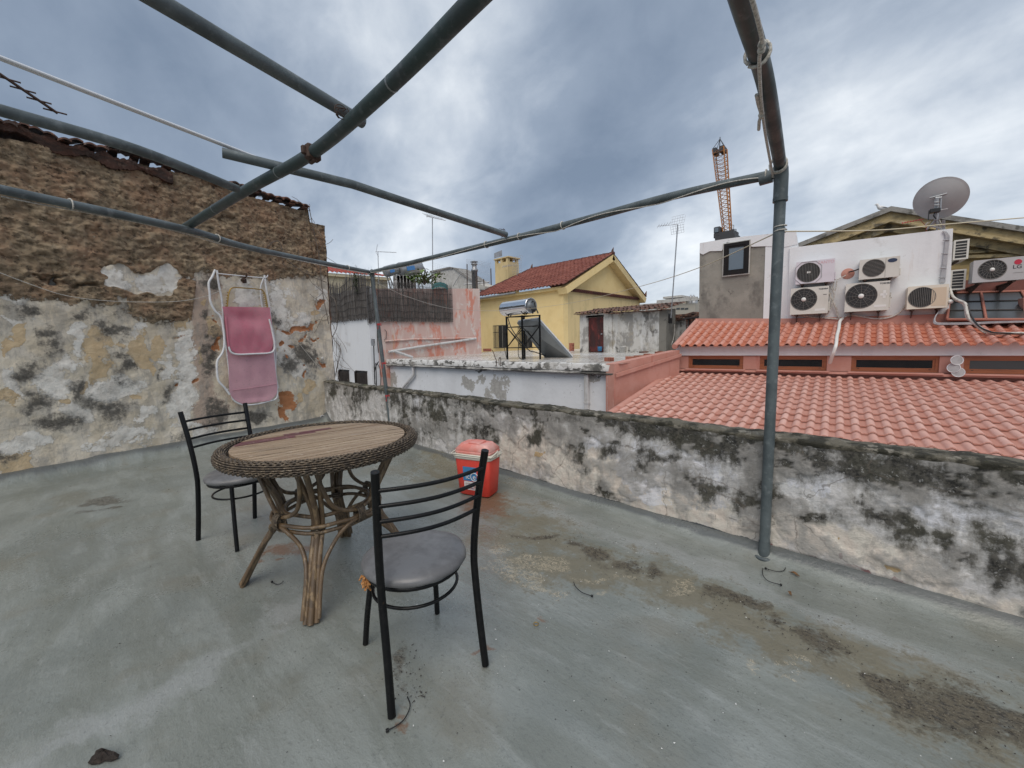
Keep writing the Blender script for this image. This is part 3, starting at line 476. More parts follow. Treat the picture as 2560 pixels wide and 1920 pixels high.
# ------------------------------------------------------------ old rubble wall on the left
T=thing('ruined_wall','tall old wall, bare brown rubble above, peeling lime plaster below','wall',tuple(WP0))
L=5.6; s=np.linspace(-.34,L,420); tt=np.linspace(0,1,250); S_,T_=np.meshgrid(s,tt,indexing='ij')
def sw(px,py):
    q=onw(px,py)-WP0; return (q.dot(WD),q.z)
top=[sw(*p) for p in ((693,478),(668,480),(666,450),(655,455),(590,437),(530,425),(470,392),(380,372),(280,350),(250,343),(150,322),(70,312),(0,298))]
tx=[p[0] for p in top]; ty=[p[1] for p in top]; tx[0]=-.34; ty[0]=ty[1]
Ht=np.interp(S_,tx+[L],ty+[ty[-1]+.05]); Zw=T_*Ht
bnd=[sw(*p) for p in ((700,600),(560,600),(470,592),(432,585),(425,600),(415,690),(330,700),(250,665),(150,655),(0,640))]
bs=[p[0] for p in bnd]; bz=[p[1] for p in bnd]; o_=np.argsort(bs); Bz=np.interp(S_,np.array(bs)[o_],np.array(bz)[o_])
RUB=np.clip(.5+(Zw-Bz)*2.2,0,1)
d1=lambda L_:scale(0,553,.302,L_); d2=lambda L_:scale(380,553,.2395,L_)
upw=field(S_,Zw,[(290,600,85,32,12),(370,612,60,40),(245,585,42,18,10)]+d1([(850,300,18,60)]),sw); RUB=np.clip(RUB-np.clip((upw-.5)*6,0,1),0,1)
white=d1([(700,150,230,70,10),(1150,220,160,80,10),(560,540,70,150),(450,800,120,130),(850,900,170,75),(1290,740,80,170),(1310,1000,60,200),(500,1090,90,90),(1060,1160,120,70),(60,240,60,50),(150,870,70,110),(620,470,60,50),(900,1290,260,80),(960,500,50,40),(40,430,80,40),(1150,760,60,60),(200,1340,200,60)])+d2([(60,250,80,140),(930,480,120,220),(1150,600,70,100),(1290,360,60,90),(1000,850,130,220),(60,900,80,280),(100,1250,80,220),(640,370,150,70),(600,250,60,60),(1100,1040,160,90),(260,1560,120,80)])
ochre=d1([(100,540,85,100),(60,650,38,70),(700,620,110,120),(720,750,80,110),(830,590,45,30,40),(980,640,80,120),(1010,740,50,50),(1130,620,50,60),(660,900,22,38),(970,970,60,40,20),(480,980,40,22),(100,950,60,70),(90,1480,130,70),(1280,480,40,60)])+d2([(1200,1190,60,50),(1120,1260,28,45),(270,440,30,22),(1230,490,45,25),(345,700,50,120),(60,560,30,60),(215,920,15,60)])
dark=d1([(370,600,75,160),(280,760,80,70),(290,950,120,90),(600,930,60,90),(380,1170,150,75),(855,760,60,110),(800,500,100,80),(640,380,170,55),(80,330,160,45),(1000,330,270,85,8),(1210,430,130,80),(800,1090,150,110),(1200,960,55,120),(40,1420,60,45),(1090,770,25,50),(200,1030,80,50),(1330,1330,60,40)])+d2([(320,950,80,200),(270,260,90,80),(850,560,90,90),(1210,900,110,210),(1000,1010,120,80),(300,560,50,80),(1200,640,60,60),(350,1400,80,140),(700,1450,120,60)])
brick=d1([(1275,605,38,22),(1250,880,22,22),(1330,60,60,16)])+d2([(1090,665,140,28,-6),(1215,620,26,42),(980,840,42,25,-20),(1190,760,22,32),(1310,975,32,20),(1170,1085,22,32),(1000,1290,85,75),(965,1400,50,55),(900,665,16,22),(392,620,14,42),(350,860,40,40),(180,1110,25,25),(30,760,40,28),(1110,860,20,20),(1300,715,15,15),(1280,420,40,30),(1150,1000,14,20),(940,1240,40,30),(1300,920,14,16),(1020,930,10,14)])
pink=d2([(240,720,130,560),(300,1300,140,300),(300,300,60,200)])
RB=(RUB>.5)*1.; k=np.clip((RUB-.45)*6,0,1)
dis=(fbm(S_*1.2,Zw*1.2+4,4)-.5)*.10+k*((fbm(S_*7,Zw*9+3,5,.65)-.5)*.075+(fbm(S_*24,Zw*30,4,.7)-.5)*.065+.02)+(1-k)*((fbm(S_*9,Zw*9,4,.6)-.5)*.022+(fbm(S_*40,Zw*40,3,.6)-.5)*.006)
wx=S_+(fbm(S_*6,Zw*6+8,3)-.5)*.12; wz=Zw+(fbm(S_*6+30,Zw*6,3)-.5)*.09; D1,D2,RI=worley(wx/.17,wz/.105,3); E1,E2,RJ=worley(wx/.075,wz/.05,9); ed=D2-D1; dis+=k*(np.clip(ed/.3,0,1)**.6*.013*(.4+RI)+np.clip((E2-E1)/.3,0,1)**.6*.010*(.3+RJ)-.015+(RI>.86)*.010-((RI<.08)&(ed>.15))*.03)
BR=field(S_,Zw,brick,sw); dis-=np.clip((BR-.5)*5,0,1)*.018; GR=field(S_,Zw,d1([(620,185,150,24,5),(350,150,100,12,3)]),sw); dis-=np.clip((GR-.5)*4,0,1)*.09
pl=field(S_,Zw,d2([(1330,200,45,260)]),sw)
P=np.array(WP0)[None,None]+S_[...,None]*np.array(WD)+dis[...,None]*np.array(WN); P[...,2]=Zw
B0=len(s)*len(tt)
def back(mb):
    pass
ow=grid_mesh('wall_face',P,'old_plaster',T)
set_attr(ow,'s3',[RI*.7+RJ*.3,np.clip(ed/.5,0,1)])
set_attr(ow,'s1',[RUB,field(S_,Zw,white,sw),field(S_,Zw,ochre,sw)])
set_attr(ow,'s2',[np.maximum(field(S_,Zw,dark,sw),np.clip((GR-.4)*2,0,1)),BR,field(S_,Zw,pink,sw)])  # groove recess joins the mould field, so its shade is painted in
c=MB(); zt=[float(np.interp(a,tx,ty)) for a in s[::12]]
for i in range(len(zt)-1):
    a0=WP0+WD*float(s[::12][i]); a1=WP0+WD*float(s[::12][i+1]); w=-WN*.5; e=-WN*.06
    c.hexa([a0+w,a1+w,a1+e,a0+e,*[q+Vector((0,0,h-.03)) for q,h in ((a0+w,zt[i]),(a1+w,zt[i+1]),(a1+e,zt[i+1]),(a0+e,zt[i]))]])
c.build('wall_core','old_tile' if 0 else 'concrete',T)
# end face of the wall towards the parapet
e0=WP0+WD*-.34; n_=24; G=[[e0-WN*(.5*j/10)+WN*.0+Vector((0,0,zt[0]*i/n_))+WD*-random.uniform(0,.02) for j in range(11)] for i in range(n_+1)]
MB().grid(G).build('wall_end','old_tile',T)
# eaves tiles along the top
t_=MB(); q=0
def tile_run(a,b,rise,n):
    for i in range(n):
        f=i/n; p=Vector(a).lerp(Vector(b),f); p2=Vector(a).lerp(Vector(b),(i+1)/n)
        p=p+Vector((0,0,random.uniform(-.012,.012))); dz=Vector((0,0,random.uniform(-.02,.02)))
        o=WN*random.uniform(.07,.11); bk_=-WN*.45+Vector((0,0,.12)); N=8; rows=[]
        for k in range(N+1):
            w=k/N; h=Vector((0,0,.024*math.sin(w*PI)-.02))
            rows.append([p.lerp(p2,w*1.08)+o+h+dz, p.lerp(p2,w*1.08)+bk_+h+dz])
        t_.grid(rows); t_.grid([[r[0]-Vector((0,0,.018)),r[0]] for r in rows]); t_.grid([[r[0]-Vector((0,0,.018)),r[1]-Vector((0,0,.018))] for r in rows])
        if i%2==0: # second layer just below
            t_.box(tuple(p-Vector((.2,0,.045))),tuple(p2+WN*.05-Vector((0,0,.028))))
for (a,b,n) in (((662,446),(590,425),5),((588,421),(492,392),6),((490,398),(300,330),9),((300,330),(120,298),7),((120,296),(60,272),2),((62,270),(-60,250),4)):
    tile_run(onw(*a),onw(*b),0,n)
t_.build('eaves_tile','old_tile',T)
b=MB(); bl=smooth_line([onw(-60,268),onw(20,284),onw(110,318),onw(180,338),onw(235,352),onw(300,370),onw(370,388)],14); rg=random.Random(6)
rows=[]
for i,p in enumerate(bl):
    h=.075+.02*math.sin(i*.5)+rg.uniform(-.012,.012); lo=.03+.03*math.sin(i*.23+1)+rg.uniform(-.01,.01); rows.append([p-WN*.25+Vector((0,0,h+.03)),p+WN*(.06+rg.uniform(-.01,.01))+Vector((0,0,h)),p+WN*.065+Vector((0,0,h-.03)),p+WN*.045+Vector((0,0,-lo)),p-WN*.25+Vector((0,0,-lo))])
b.grid(rows,False)
b.build('eaves_beam','old_timber',T)
b=MB(); q=onw(743,775,.05) if 0 else onw(696,774,.04); b.lathe([(.0,0),(.022,0),(.026,.055),(.022,.055),(.018,.01)],12,q-Vector((0,0,.03))); b.build('wall_cup','pale_gable',T)
b=MB(); q=onw(698,905,.06); b.tube([q+Vector((0,.03*math.cos(a)-.01,.03+.035*math.sin(a))) for a in [k*PI/6 for k in range(12)]],.006,6,closed=True); b.tube([q+Vector((-.08,0,.05)),q+Vector((0,.02,.055)),q+Vector((.0,.02,.0))],.006,6)
tag(b.build('iron_ring','lounger_frame'),'small metal ring anchored at the foot of the wall in the far corner','wall ring')
A=gz(318,990); Bq=gz(420,972); d=(Bq-A).normalized(); F=frame((A.x,A.y,0),d); b=MB(F); b.box((0,.0,.0),((Bq-A).length,.13,.075),.012); b.quad
tag(b.build('grey_block','upturn'),'flat grey painted slab lying against the foot of the peeling wall','slab')
# ------------------------------------------------------------ pergola of galvanised pipe
ZR=2.17; ROPE=[]
pR=gz(1650,1205); pR=Vector((pR.x,pR.y,0)); tR=gy(1688,372,pR.y); ZR=tR.z
tL=on(806,588,(0,pR.y,0),(0,1,0)); fL=gz(848,954); tL.y=pR.y-.02
T=thing('pergola_frame','grey galvanised pipe frame, two posts by the parapet carrying long overhead rails','pergola',(pR.x,pR.y,0))
PR=.0245
MB().tube([Vector((fL.x,fL.y,0)),(Vector(fL)+tL)/2,tL],PR,14).build('post','galv',T)
b=MB(); b.tube([Vector((pR.x,pR.y,-.0)),tR*.5+pR*.5,tR-Vector((0,0,.03))],.0275,16).build('post','galv',T)
b=MB(); b.lathe([(.0,.0),(.055,0),(.05,.012),(.036,.014)],20,(pR.x,pR.y,.004)); b.lathe([(.0295,.0),(.030,.10)],16,(pR.x,pR.y,.0)); b.build('post_foot','galv',T)
b=MB(); b.tube([tR+Vector((0,0,-.13)),tR+Vector((0,0,-.02)),tR+Vector((0,-.012,.012)),tR+Vector((0,-.035,.022))],[.034,.034,.034,.033],16); b.tube([tR+Vector((0,0,-.15)),tR+Vector((0,0,-.13))],.0355,16); b.tube([tR+Vector((-.04,0,-.01)),tR+Vector((-.10,0,-.012))],.030,14); b.build('elbow_joint','galv',T)
b=MB(); b.tube([tL+Vector((0,0,-.06)),tL+Vector((.01,0,.0)),tL+Vector((.03,-.01,.005))],[.030,.030,.028],14); b.build('elbow_joint','galv',T)
def bar(name,pts,r=PR,par=T,mat='galv',n=10): return MB().tube(smooth_line(pts,n),r,14).build(name,mat,par)
mid=gy(1250,478,pR.y); bar('rail',[tL,gy(1090,519,pR.y),mid,gy(1450,424,pR.y),tR-Vector((.03,0,0))])
zc=lambda px,py,z: gz(px,py,z)
bar('rail',[tL+Vector((-.02,-.03,0)),zc(560,540,ZR+.005),zc(400,495,ZR),zc(0,409,ZR-.01),zc(0,409,ZR-.01)+(zc(0,409,ZR-.01)-zc(400,495,ZR))*.6])
r7=[tR+Vector((0,-.03,.02)),zc(1655,185,ZR+.02),zc(1604,10,ZR+.03)]; r7.append(r7[-1]+(r7[-1]-r7[-2])*1.2); bar('rail',r7,.0285,mat='galv_dark')
zb=ZR+.06
rb=[zc(398,493,ZR+.045),zc(530,412,zb),zc(675,330,zb),zc(830,196,zb),zc(1026,0,zb)]; rb.append(rb[-1]+(rb[-1]-rb[-2])*.8); bar('rail',rb,.028,mat='galv_dark')
r2=[zc(512,408,zb-.05),zc(300,325,zb-.05),zc(0,238,zb-.06)]; r2.append(r2[-1]+(r2[-1]-r2[-2])*1.0); bar('rail',r2,.0215)
# clamp on the cross beam
q=rb[2]; d=(rb[3]-rb[1]).normalized(); F=frame(q,d); b=MB(F); b.box((-.022,-.034,-.036),(.022,.034,.034),.008); b.box((-.010,-.052,-.02),(.010,-.03,.02),.005); b.box((-.03,-.010,-.046),(.02,.010,-.03),.004); b.build('clamp','rust',T)
for f in (.12,.3,.62,.85):
    b=MB(); pts=smooth_line(rb,10); i=int(f*(len(pts)-1)); u=(pts[i+1]-pts[i]).normalized()*.004; b.tube([pts[i]-u,pts[i]+u],.0288,14); b.build('tape_band','galv_light',T)
# loose pipes laid on top
b=MB().tube([zc(480,330,zb+.055),zc(760,398,zb+.02),zc(1093,507,ZR+.07)],PR,14); P_=b.build('metal_pipe','galv'); tag(P_,'galvanised pipe with sawn left end, lying from the beam to the front rail','pipe')
e=zc(783,264,zb+.09); s_=zc(332,-4,zb+.09); b=MB().tube([e,(e+s_)/2,s_+(s_-e)*.5],.0255,14); tag(b.build('metal_pipe','galv'),'thick galvanised pipe crossing over the beam at the top, sawn end past it','pipe')
e=zc(603,360,zb+.095); s_=zc(0,125,zb+.10); b=MB()
for k in (-1,1): b.tube([e+Vector((k*.008,0,0)),(e+s_)/2+Vector((k*.008,0,.0)),s_+(s_-e)*.6+Vector((k*.008,0,0))],.0062,10)
tag(b.build('metal_rod','alu'),'pair of bright thin aluminium rods tied together above the pergola','rod')
def ring_at(p,d,r,t=.004,mat='rope',n=14,turns=1,jit=.0):
    d=Vector(d).normalized(); a=d.orthogonal().normalized(); c=d.cross(a); b=MB()
    b.tube([Vector(p)+a*(r*math.cos(w))+c*(r*math.sin(w))+d*(w/2/PI*.012) for w in [2*PI*turns*i/(n*turns) for i in range(n*turns+1)]],t,6); return b
# ropes
def rope_thing(b,lab,cat='rope',mat='rope'): return tag(b.build('rope',mat),lab,cat)
rr=smooth_line([tL,gy(1090,519,pR.y),mid,gy(1450,424,pR.y),tR],16); b=MB(); pts=[]
for i,p in enumerate(rr):
    f=i/(len(rr)-1); w=f*3.2*PI+.6; rr_=.028; sag=.0
    pts.append(p+Vector((0,-rr_*abs(math.cos(w))-.002,-rr_*.9*math.sin(w*1.0)**2-.004)))
b.tube(pts,.0032,6)
for f in (.23,.45,.30,.98):
    i=int(f*(len(rr)-2)); b.v+=[];x=ring_at(rr[i],rr[i+1]-rr[i],.029); b.add(x.v,x.f,True)
rope_thing(b,'white cord wound along the front pergola rail between the two posts')
l1=smooth_line([tL+Vector((-.02,-.03,0)),zc(560,540,ZR+.005),zc(400,495,ZR),zc(0,409,ZR-.01)],16); b=MB()
b.tube([p+Vector((.0275*math.cos(i*.09),0,-.026-.006*math.sin(i*.3))) for i,p in enumerate(l1)],.0042,6)
for f in (.12,.55,.9): i=int(f*(len(l1)-2)); x=ring_at(l1[i],l1[i+1]-l1[i],.029); b.add(x.v,x.f,True)
rope_thing(b,'white cord tied along under the left pergola rail')
b=MB(); a0=r7[0]; a1=r7[2]; dd=(a1-a0); u=dd.normalized(); sidev=u.cross(Vector((0,0,1))).normalized()
def r7p(px,py,off=.04): q=zc(px,py,ZR-.025); return q
b.tube(smooth_line([tR+Vector((-.03,-.04,-.02)),r7p(1655,300),r7p(1648,250),r7p(1643,200),r7p(1640,130),r7p(1645,112)],6),.0055,6)
b.tube(smooth_line([r7p(1645,112),r7p(1646,85),r7p(1636,40),r7p(1622,-10),r7p(1600,-80)],6),.006,6)
b.tube([r7p(1634,205),r7p(1638,225),r7p(1644,245)],.006,6); b.tube([r7p(1645,245),r7p(1640,262),r7p(1639,280)],.006,6)
q=zc(1637,118,ZR+.024); x=ring_at(q,u,.035,.0055); b.add(x.v,x.f,True); x=ring_at(tR+Vector((0,-.07,.015)),u,.037,.006,turns=2); b.add(x.v,x.f,True)
for p in (r7p(1645,108),r7p(1645,248),r7p(1646,96)): b.lathe([(0,-.012),(.010,-.006),(.012,.002),(.008,.01),(0,.013)],8,p)
rope_thing(b,'thick speckled rope knotted round the overhead rail at the right post')
# wire ties
def tie(p,d,lab,seed):
    rnd=random.Random(seed); b=ring_at(p,d,.029,.0018,turns=1)
    for k in range(3): b.tube(smooth_line([Vector(p)+Vector((rnd.uniform(-.03,.03),rnd.uniform(-.03,.03),rnd.uniform(.015,.035)*(-1)**k)) for _ in range(4)],4),.002,5)
    tag(b.build('wire_tie','rust'),lab,'wire')
tie(zc(737,243,zb+.03),(1,0,0),'twisted wire tying the upper loose pipe to the beam',1); tie(zc(600,365,zb+.03),(1,0,0),'dark wire loop where the bright rods meet the beam',2); tie(gy(1085,508,pR.y)+Vector((0,0,.02)),(1,0,0),'wire and cord tie at the far end of the loose pipe on the rail',3)
# red strings round the left post
for i,(py,lab) in enumerate(((703,'upper red string knotted round the left pergola post'),(787,'middle red string knotted round the left pergola post'),(857,'lower red string knotted round the left pergola post'))):
    f=(py-590)/(954-590); f=f*(2.2)/(1+f*1.2) if 0 else f; p=on(806+(848-806)*f,py,(0,pR.y-.02,0),(0,1,0)); b=ring_at(p,(0,0,1),.028,.0035,turns=2)
    b.tube(smooth_line([p+Vector((.02,-.03,0)),p+Vector((.07,-.05,.01)),p+Vector((.06,-.05,-.05)),p+Vector((.04,-.045,-.03))],5),.0028,5)
    tag(b.build('red_string','cord_red'),lab,'string',None)
# clothes lines
def line(pts,lab,r=.0032,mat='rope',sag=0):
    tag(MB().tube(smooth_line(pts,10),r,6).build('clothes_line',mat),lab,'clothes line')
hook=onw(524,600,.10)
line([onw(-60,565,.5),onw(60,612,.45),onw(150,640,.38),onw(255,651,.28),onw(380,651,.16),onw(450,638,.13),onw(500,615,.11),hook],'white clothes line sagging across the peeling wall to the lounger hook')
line([hook,onw(548,612,.08),onw(590,676,.08),onw(640,735,.06),Vector((onw(712,822,.05)))],'thin white line running from the lounger hook down to the parapet corner')
pl_=on(816,612,(0,pR.y-.02,0),(0,1,0)); 
far1=gy(1110,671,7.0)
line([pl_,gy(880,641,3.4),gy(960,664,4.6),gy(1030,671,6),far1],'pale washing line from the left post out towards the yellow house',.0035)
ptR=on(1684,500,(0,pR.y,0),(0,1,0))
line([far1,gy(1230,655,6.0),gy(1370,622,4.8),gy(1500,582,3.8),ptR],'pale washing line rising from the solar heater to the right post',.0033,'cord_yellow')
line([ptR,gy(1900,497,3.6),gy(2060,483,4.0),gy(2300,463,4.4)],'pale yellow cord from the right post to the right edge of the photo',.0038,'cord_yellow')
b=MB()
for py in (493,502): p=on(1685,py,(0,pR.y,0),(0,1,0)); x=ring_at(p,(0,0,1),.030,.003,turns=1); b.add(x.v,x.f,True)
tag(b.build('rope','rope'),'thin cord loops round the right pergola post','rope')
# ------------------------------------------------------------ round table
TC=Vector((-2.275,.838,0)); TR=.466; TH=.782
T=thing('rattan_table','round rattan table with slatted wooden top and braided wicker rim','table',tuple(TC))
bd=(gz(862,925,TH)-gz(500,985,TH)); bd.z=0; ang=math.atan2(bd.y,bd.x); F=frame((TC.x,TC.y,TH),(math.cos(ang),math.sin(ang),0)); b=MB(F); N=19; ri=TR-.035; w=2*ri/N; sl=[]
red=MB(F); slr=[]
for i in range(N):
    y0=-ri+i*w+.0030; y1=-ri+(i+1)*w-.0030; rnd=random.random(); zt=random.uniform(-.0015,.0015)
    ea=lambda y:math.sqrt(max(0,ri*ri-y*y)); x0=-min(ea(y0),ea(y1)) ; xa,xb=ea(y0),ea(y1)
    isr=i in (13,14)
    def board(m,xl0,xl1,xr0,xr1,lst):
        n0=len(m.v); m.hexa([(xl0,y0,-.016),(xr0,y0,-.016),(xr1,y1,-.016),(xl1,y1,-.016),(xl0,y0,zt),(xr0,y0,zt),(xr1,y1,zt),(xl1,y1,zt)]); lst+= [rnd]*(len(m.v)-n0)
    if i==13: board(red,-xa,-xb,-.10,-.10,slr); board(b,-.098,-.098,xa,xb,sl)
    elif i==15: board(b,-xa,-xb,-.14,-.14,sl); board(red,-.138,-.138,.12,.12,slr); board(b,.122,.122,xa,xb,sl)
    elif i==14: board(red,-xa,-xb,.02,.02,slr); board(b,.022,.022,xa,xb,sl)
    else: board(b,-xa,-xb,xa,xb,sl)
top=b.build('tabletop','table_slats',T); set_attr(top,'slat',[np.array(sl)])
rt=red.build('painted_slat','table_slats_red',T); set_attr(rt,'slat',[np.array(slr)]); rt['label']='dark red stained table slats'
MB().lathe([(0,-.020),(ri+.02,-.020),(ri+.02,-.032),(0,-.032)],48,(TC.x,TC.y,TH),smooth=False).build('top_backing','wicker_core',T)
# braided rim: oval section wrapped by strands that weave in and out
b=MB(); core=[]; prof=[]
for k in range(15): w=2*PI*k/14; prof.append((TR+.004+.023*math.cos(w),-.026+.029*math.sin(w)))
b.lathe(prof,72,(TC.x,TC.y,TH)); rim=b.build('wicker_rim_core','wicker_core',T)
b=MB(); NS=19; NW=96
for k in range(NS):
    ph=2*PI*k/NS; pts=[]
    for j in range(NW*4):
        th=2*PI*j/(NW*4); a=.0036*math.sin(th*NW/1.0+(k%2)*PI)+.0008*random.uniform(-1,1); r1=.026+a; r2=.032+a
        pts.append(Vector((TC.x,TC.y,TH-.026))+Vector((math.cos(th),math.sin(th),0))*(TR+.004+r1*math.cos(ph))+Vector((0,0,r2*math.sin(ph))))
    b.tube(pts,.0040,5,closed=True,flat=1)
b.build('wicker_rim','wicker',T)
# four bundled cane legs
feet=[gz(672,1347),gz(527,1262),gz(747,1158)]; feet.append(feet[2]+feet[0]-feet[1]); cen=sum(feet,Vector())/4
az=[math.atan2((f-cen).y,(f-cen).x) for f in feet]
def pol(a,r,z): return Vector((TC.x,TC.y,0))*1+Vector((math.cos(a)*r,math.sin(a)*r,z))
WZ=.40; FR=.445
for i,a in enumerate(az):
    b=MB(); f0=feet[i]
    for k in (-1,0,1):
        t_=Vector((-math.sin(a),math.cos(a),0))*k*.024; o=Vector((math.cos(a),math.sin(a),0))*(0 if k else .012)
        bot=Vector((f0.x,f0.y,0))+t_*1.0+o
        if k==0: b.tube(smooth_line([bot,bot.lerp(pol(a,.24,WZ),.5),pol(a,.235,WZ)+o,pol(a,.30,.58)+o,pol(a,.40,.735)],6),.0145,10)
        else:
            b.tube(smooth_line([bot,bot.lerp(pol(a,.24,WZ)+t_*.6,.6),pol(a,.235,WZ-.02)+t_*.8,pol(a,.25,WZ+.1)+t_*1.0,pol(a,.37,.735)+t_*2.2],6),.0132,10)
    b.build('leg','rattan',T)
    b=MB(); q=pol(a,.24,WZ-.02)
    for z in (-.012,0,.012): b.tube([q+Vector((math.cos(w)*.030+0,math.sin(w)*.030,z))+Vector((-math.sin(a),math.cos(a),0))*math.sin(w)*0 for w in [2*PI*j/12 for j in range(12)]],.0055,5,closed=True)
    b.build('binding','wicker',T)
b=MB()
for z,r in ((WZ-.035,.262),(WZ+.03,.215),(WZ+.0,.275)):
    b.tube([pol(2*PI*j/40,r,z+.004*math.sin(j)) for j in range(40)],.0105,8,closed=True)
b.build('stretcher_ring','rattan',T)
for i in range(4):
    a0=az[i]; order=sorted(az); k=order.index(a0); a1=order[(k+1)%4]; 
    if a1<a0: a1+=2*PI
    am=(a0+a1)/2; b=MB(); f0=Vector((math.cos(a0),math.sin(a0),0)); 
    def leg_low(a,s): t_=Vector((-math.sin(a),math.cos(a),0))*s*.036; return Vector((cen.x,cen.y,0))+Vector((math.cos(a),math.sin(a),0))*FR*1.0+t_
    l0=leg_low(a0,1); l1=leg_low(a1,-1)
    # lower arch
    b.tube(smooth_line([l0+Vector((0,0,.02)),l0.lerp(pol(a0+.12,.30,.25),.65)+Vector((0,0,.04)),pol(a0+.26,.285,.30),pol(a0+.5,.285,.375),pol(am,.275,.392),pol(a1-.5,.285,.375),pol(a1-.26,.285,.30),l1.lerp(pol(a1-.12,.30,.25),.65)+Vector((0,0,.04)),l1+Vector((0,0,.02))],6),.0105,8)
    # upper arch
    b.tube(smooth_line([pol(a0+.10,.375,.735),pol(a0+.16,.315,.60),pol(a0+.34,.27,.48),pol(am,.262,.435),pol(a1-.34,.27,.48),pol(a1-.16,.315,.60),pol(a1-.10,.375,.735)],6),.011,8)
    b.build('arch_brace','rattan',T)
    b=MB(); q=pol(am,.272,.412); tt_=Vector((-math.sin(am),math.cos(am),0))
    for j in range(5): b.tube([q+tt_*(j-2)*.009+Vector((math.cos(am),math.sin(am),0))*(.024*math.cos(w))+Vector((0,0,.04*math.sin(w))) for w in [2*PI*x/12 for x in range(12)]],.0048,5,closed=True)
    b.build('binding','wicker',T)
# ------------------------------------------------------------ café chairs
def make_chair(lab):
    T=thing('cafe_chair',lab,'chair')       # local: seat centre at origin, front +X
    hz=.882; ht=lambda y: hz
    for s in (-1,1):
        b=MB(); b.tube(smooth_line([(-.212,s*.190,0),(-.185,s*.186,.18),(-.160,s*.185,.36),(-.155,s*.186,.45),(-.168,s*.190,.58),(-.195,s*.196,.72),(-.235,s*.205,hz)],7),.0145,12); b.build('rear_leg','black_steel',T)
        b=MB(); b.tube(smooth_line([(.198,s*.168,0),(.178,s*.158,.14),(.150,s*.142,.30),(.138,s*.135,.40)],6),.0125,10); b.build('front_leg','black_steel',T)
    for k,z in enumerate((.815,.757,.699,.641)):
        x=-.168-(z-.58)/.283*.067; yy=.190+(z-.58)/.283*.015
        b=MB(); b.tube([(x-.045*math.cos(PI*t/2*1.0),t*yy,z+.0) for t in [j/8 for j in range(-8,9)]],.0078,8); b.build('back_slat','black_steel',T)
    b=MB(); b.tube([(.178*math.cos(w),.182*math.sin(w),.400) for w in [2*PI*j/36 for j in range(36)]],.0095,8,closed=True); b.build('seat_ring','black_steel',T)
    b=MB(); b.tube([(.165*math.cos(w)+.005,.168*math.sin(w),.315) for w in [2*PI*j/36 for j in range(36)]],.0065,8,closed=True); b.build('foot_ring','black_steel',T)
    b=MB(); N=48; prof=[(0,-.0),(.10,.0),(.165,.001),(.19,.004),(.203,.014),(.207,.026),(.202,.038),(.185,.048),(.15,.054),(.09,.057),(.0001,.058)]; rng=random.Random(4)
    V=[]; 
    for r,h in prof:
        for k in range(N):
            w=2*PI*k/N; wob=.004*math.sin(w*11+1)+.003*math.sin(w*17) if h<.02 and r>.15 else .0012*math.sin(w*5+h*60)
            V.append(((r+wob)*math.cos(w),(r+wob)*1.0*math.sin(w),.406+h+(wob if r>.15 else 0)))
    b.add(V,[(i*N+k,i*N+(k+1)%N,(i+1)*N+(k+1)%N,(i+1)*N+k) for i in range(len(prof)-1) for k in range(N)],True); b.build('seat_cushion','grey_vinyl',T)
    return T
C1=Vector((-1.385,.835,0)); a1=math.atan2(.067,-.348)
ch=make_chair('black steel café chair with torn grey cushion, seen from behind in front of the table'); 
C2=Vector((-3.235,.625,0)); a2=math.atan2(.10,.316)
c2=copy_thing(ch,C2,a2,'black steel café chair with grey seat on the far left side of the table','café chairs at the rattan table'); ch['group']='café chairs at the rattan table'
b=MB(); rng=random.Random(9)
for k in range(60):
    p=Vector((.02+rng.uniform(-.02,.02),.197+rng.uniform(-.008,.006),.385+rng.uniform(-.022,.02))); b.tube([p,p+Vector((rng.uniform(-.012,.012),rng.uniform(-.01,.01),rng.uniform(-.022,.004)))],[.006,.003],5)
f_=b.build('torn_foam','foam',ch); f_['label']='orange foam spilling from the torn edge of the seat'
ch.location=C1; ch.rotation_euler=(0,0,a1)
# ------------------------------------------------------------ cooler
qa,qb,qc=gz(989,1066),gz(1057,1077),gz(1084,1061); xd=(qb-qa).normalized(); yd=Vector((-xd.y,xd.x,0)); cw=(qb-qa).length; cd=abs((qc-qb).dot(yd)); KS=cw/.27; print('cooler',cw,cd); CC=(qa+qb)/2+yd*cd*.5
F=frame((CC.x,CC.y,0),xd)@Matrix.Diagonal((KS*1.04,max(.8*KS,cd/.22),.98*KS,1))
T=thing('cool_box','small red picnic cooler with cream rim and faded lid beside the parapet','cooler',(CC.x,CC.y,0))
def rbox(b,x,y,z0,z1,x2=None,y2=None,r=.03,n=5):
    x2=x2 or x; y2=y2 or y; V=[]
    L=[(x-.006,y-.006,z0),(x,y,z0+.008),(x2,y2,z1-.008),(x2-.006,y2-.006,z1)]
    M=4*n
    for X,Y_,z in L:
        for q in range(4):
            cx_,cy_=((X-r)*(1,-1,-1,1)[q],(Y_-r)*(1,1,-1,-1)[q])
            for k in range(n): w=PI/2*(q+k/(n-1)); V.append((cx_+r*math.cos(w),cy_+r*math.sin(w),z))
    Fc=[tuple(range(M-1,-1,-1)),tuple(range(3*M,4*M))]
    b.add(V,Fc); b.add(V,[(i*M+k,i*M+(k+1)%M,(i+1)*M+(k+1)%M,(i+1)*M+k) for i in range(3) for k in range(M)],True); return b
rbox(MB(F),.125,.10,.002,.285,.142,.117,.03).build('body','cooler_red',T)
b=rbox(MB(F),.153,.128,.282,.322,r=.036); b=rbox(b,.158,.133,.300,.310,r=.038); b.build('rim','cooler_cream',T)
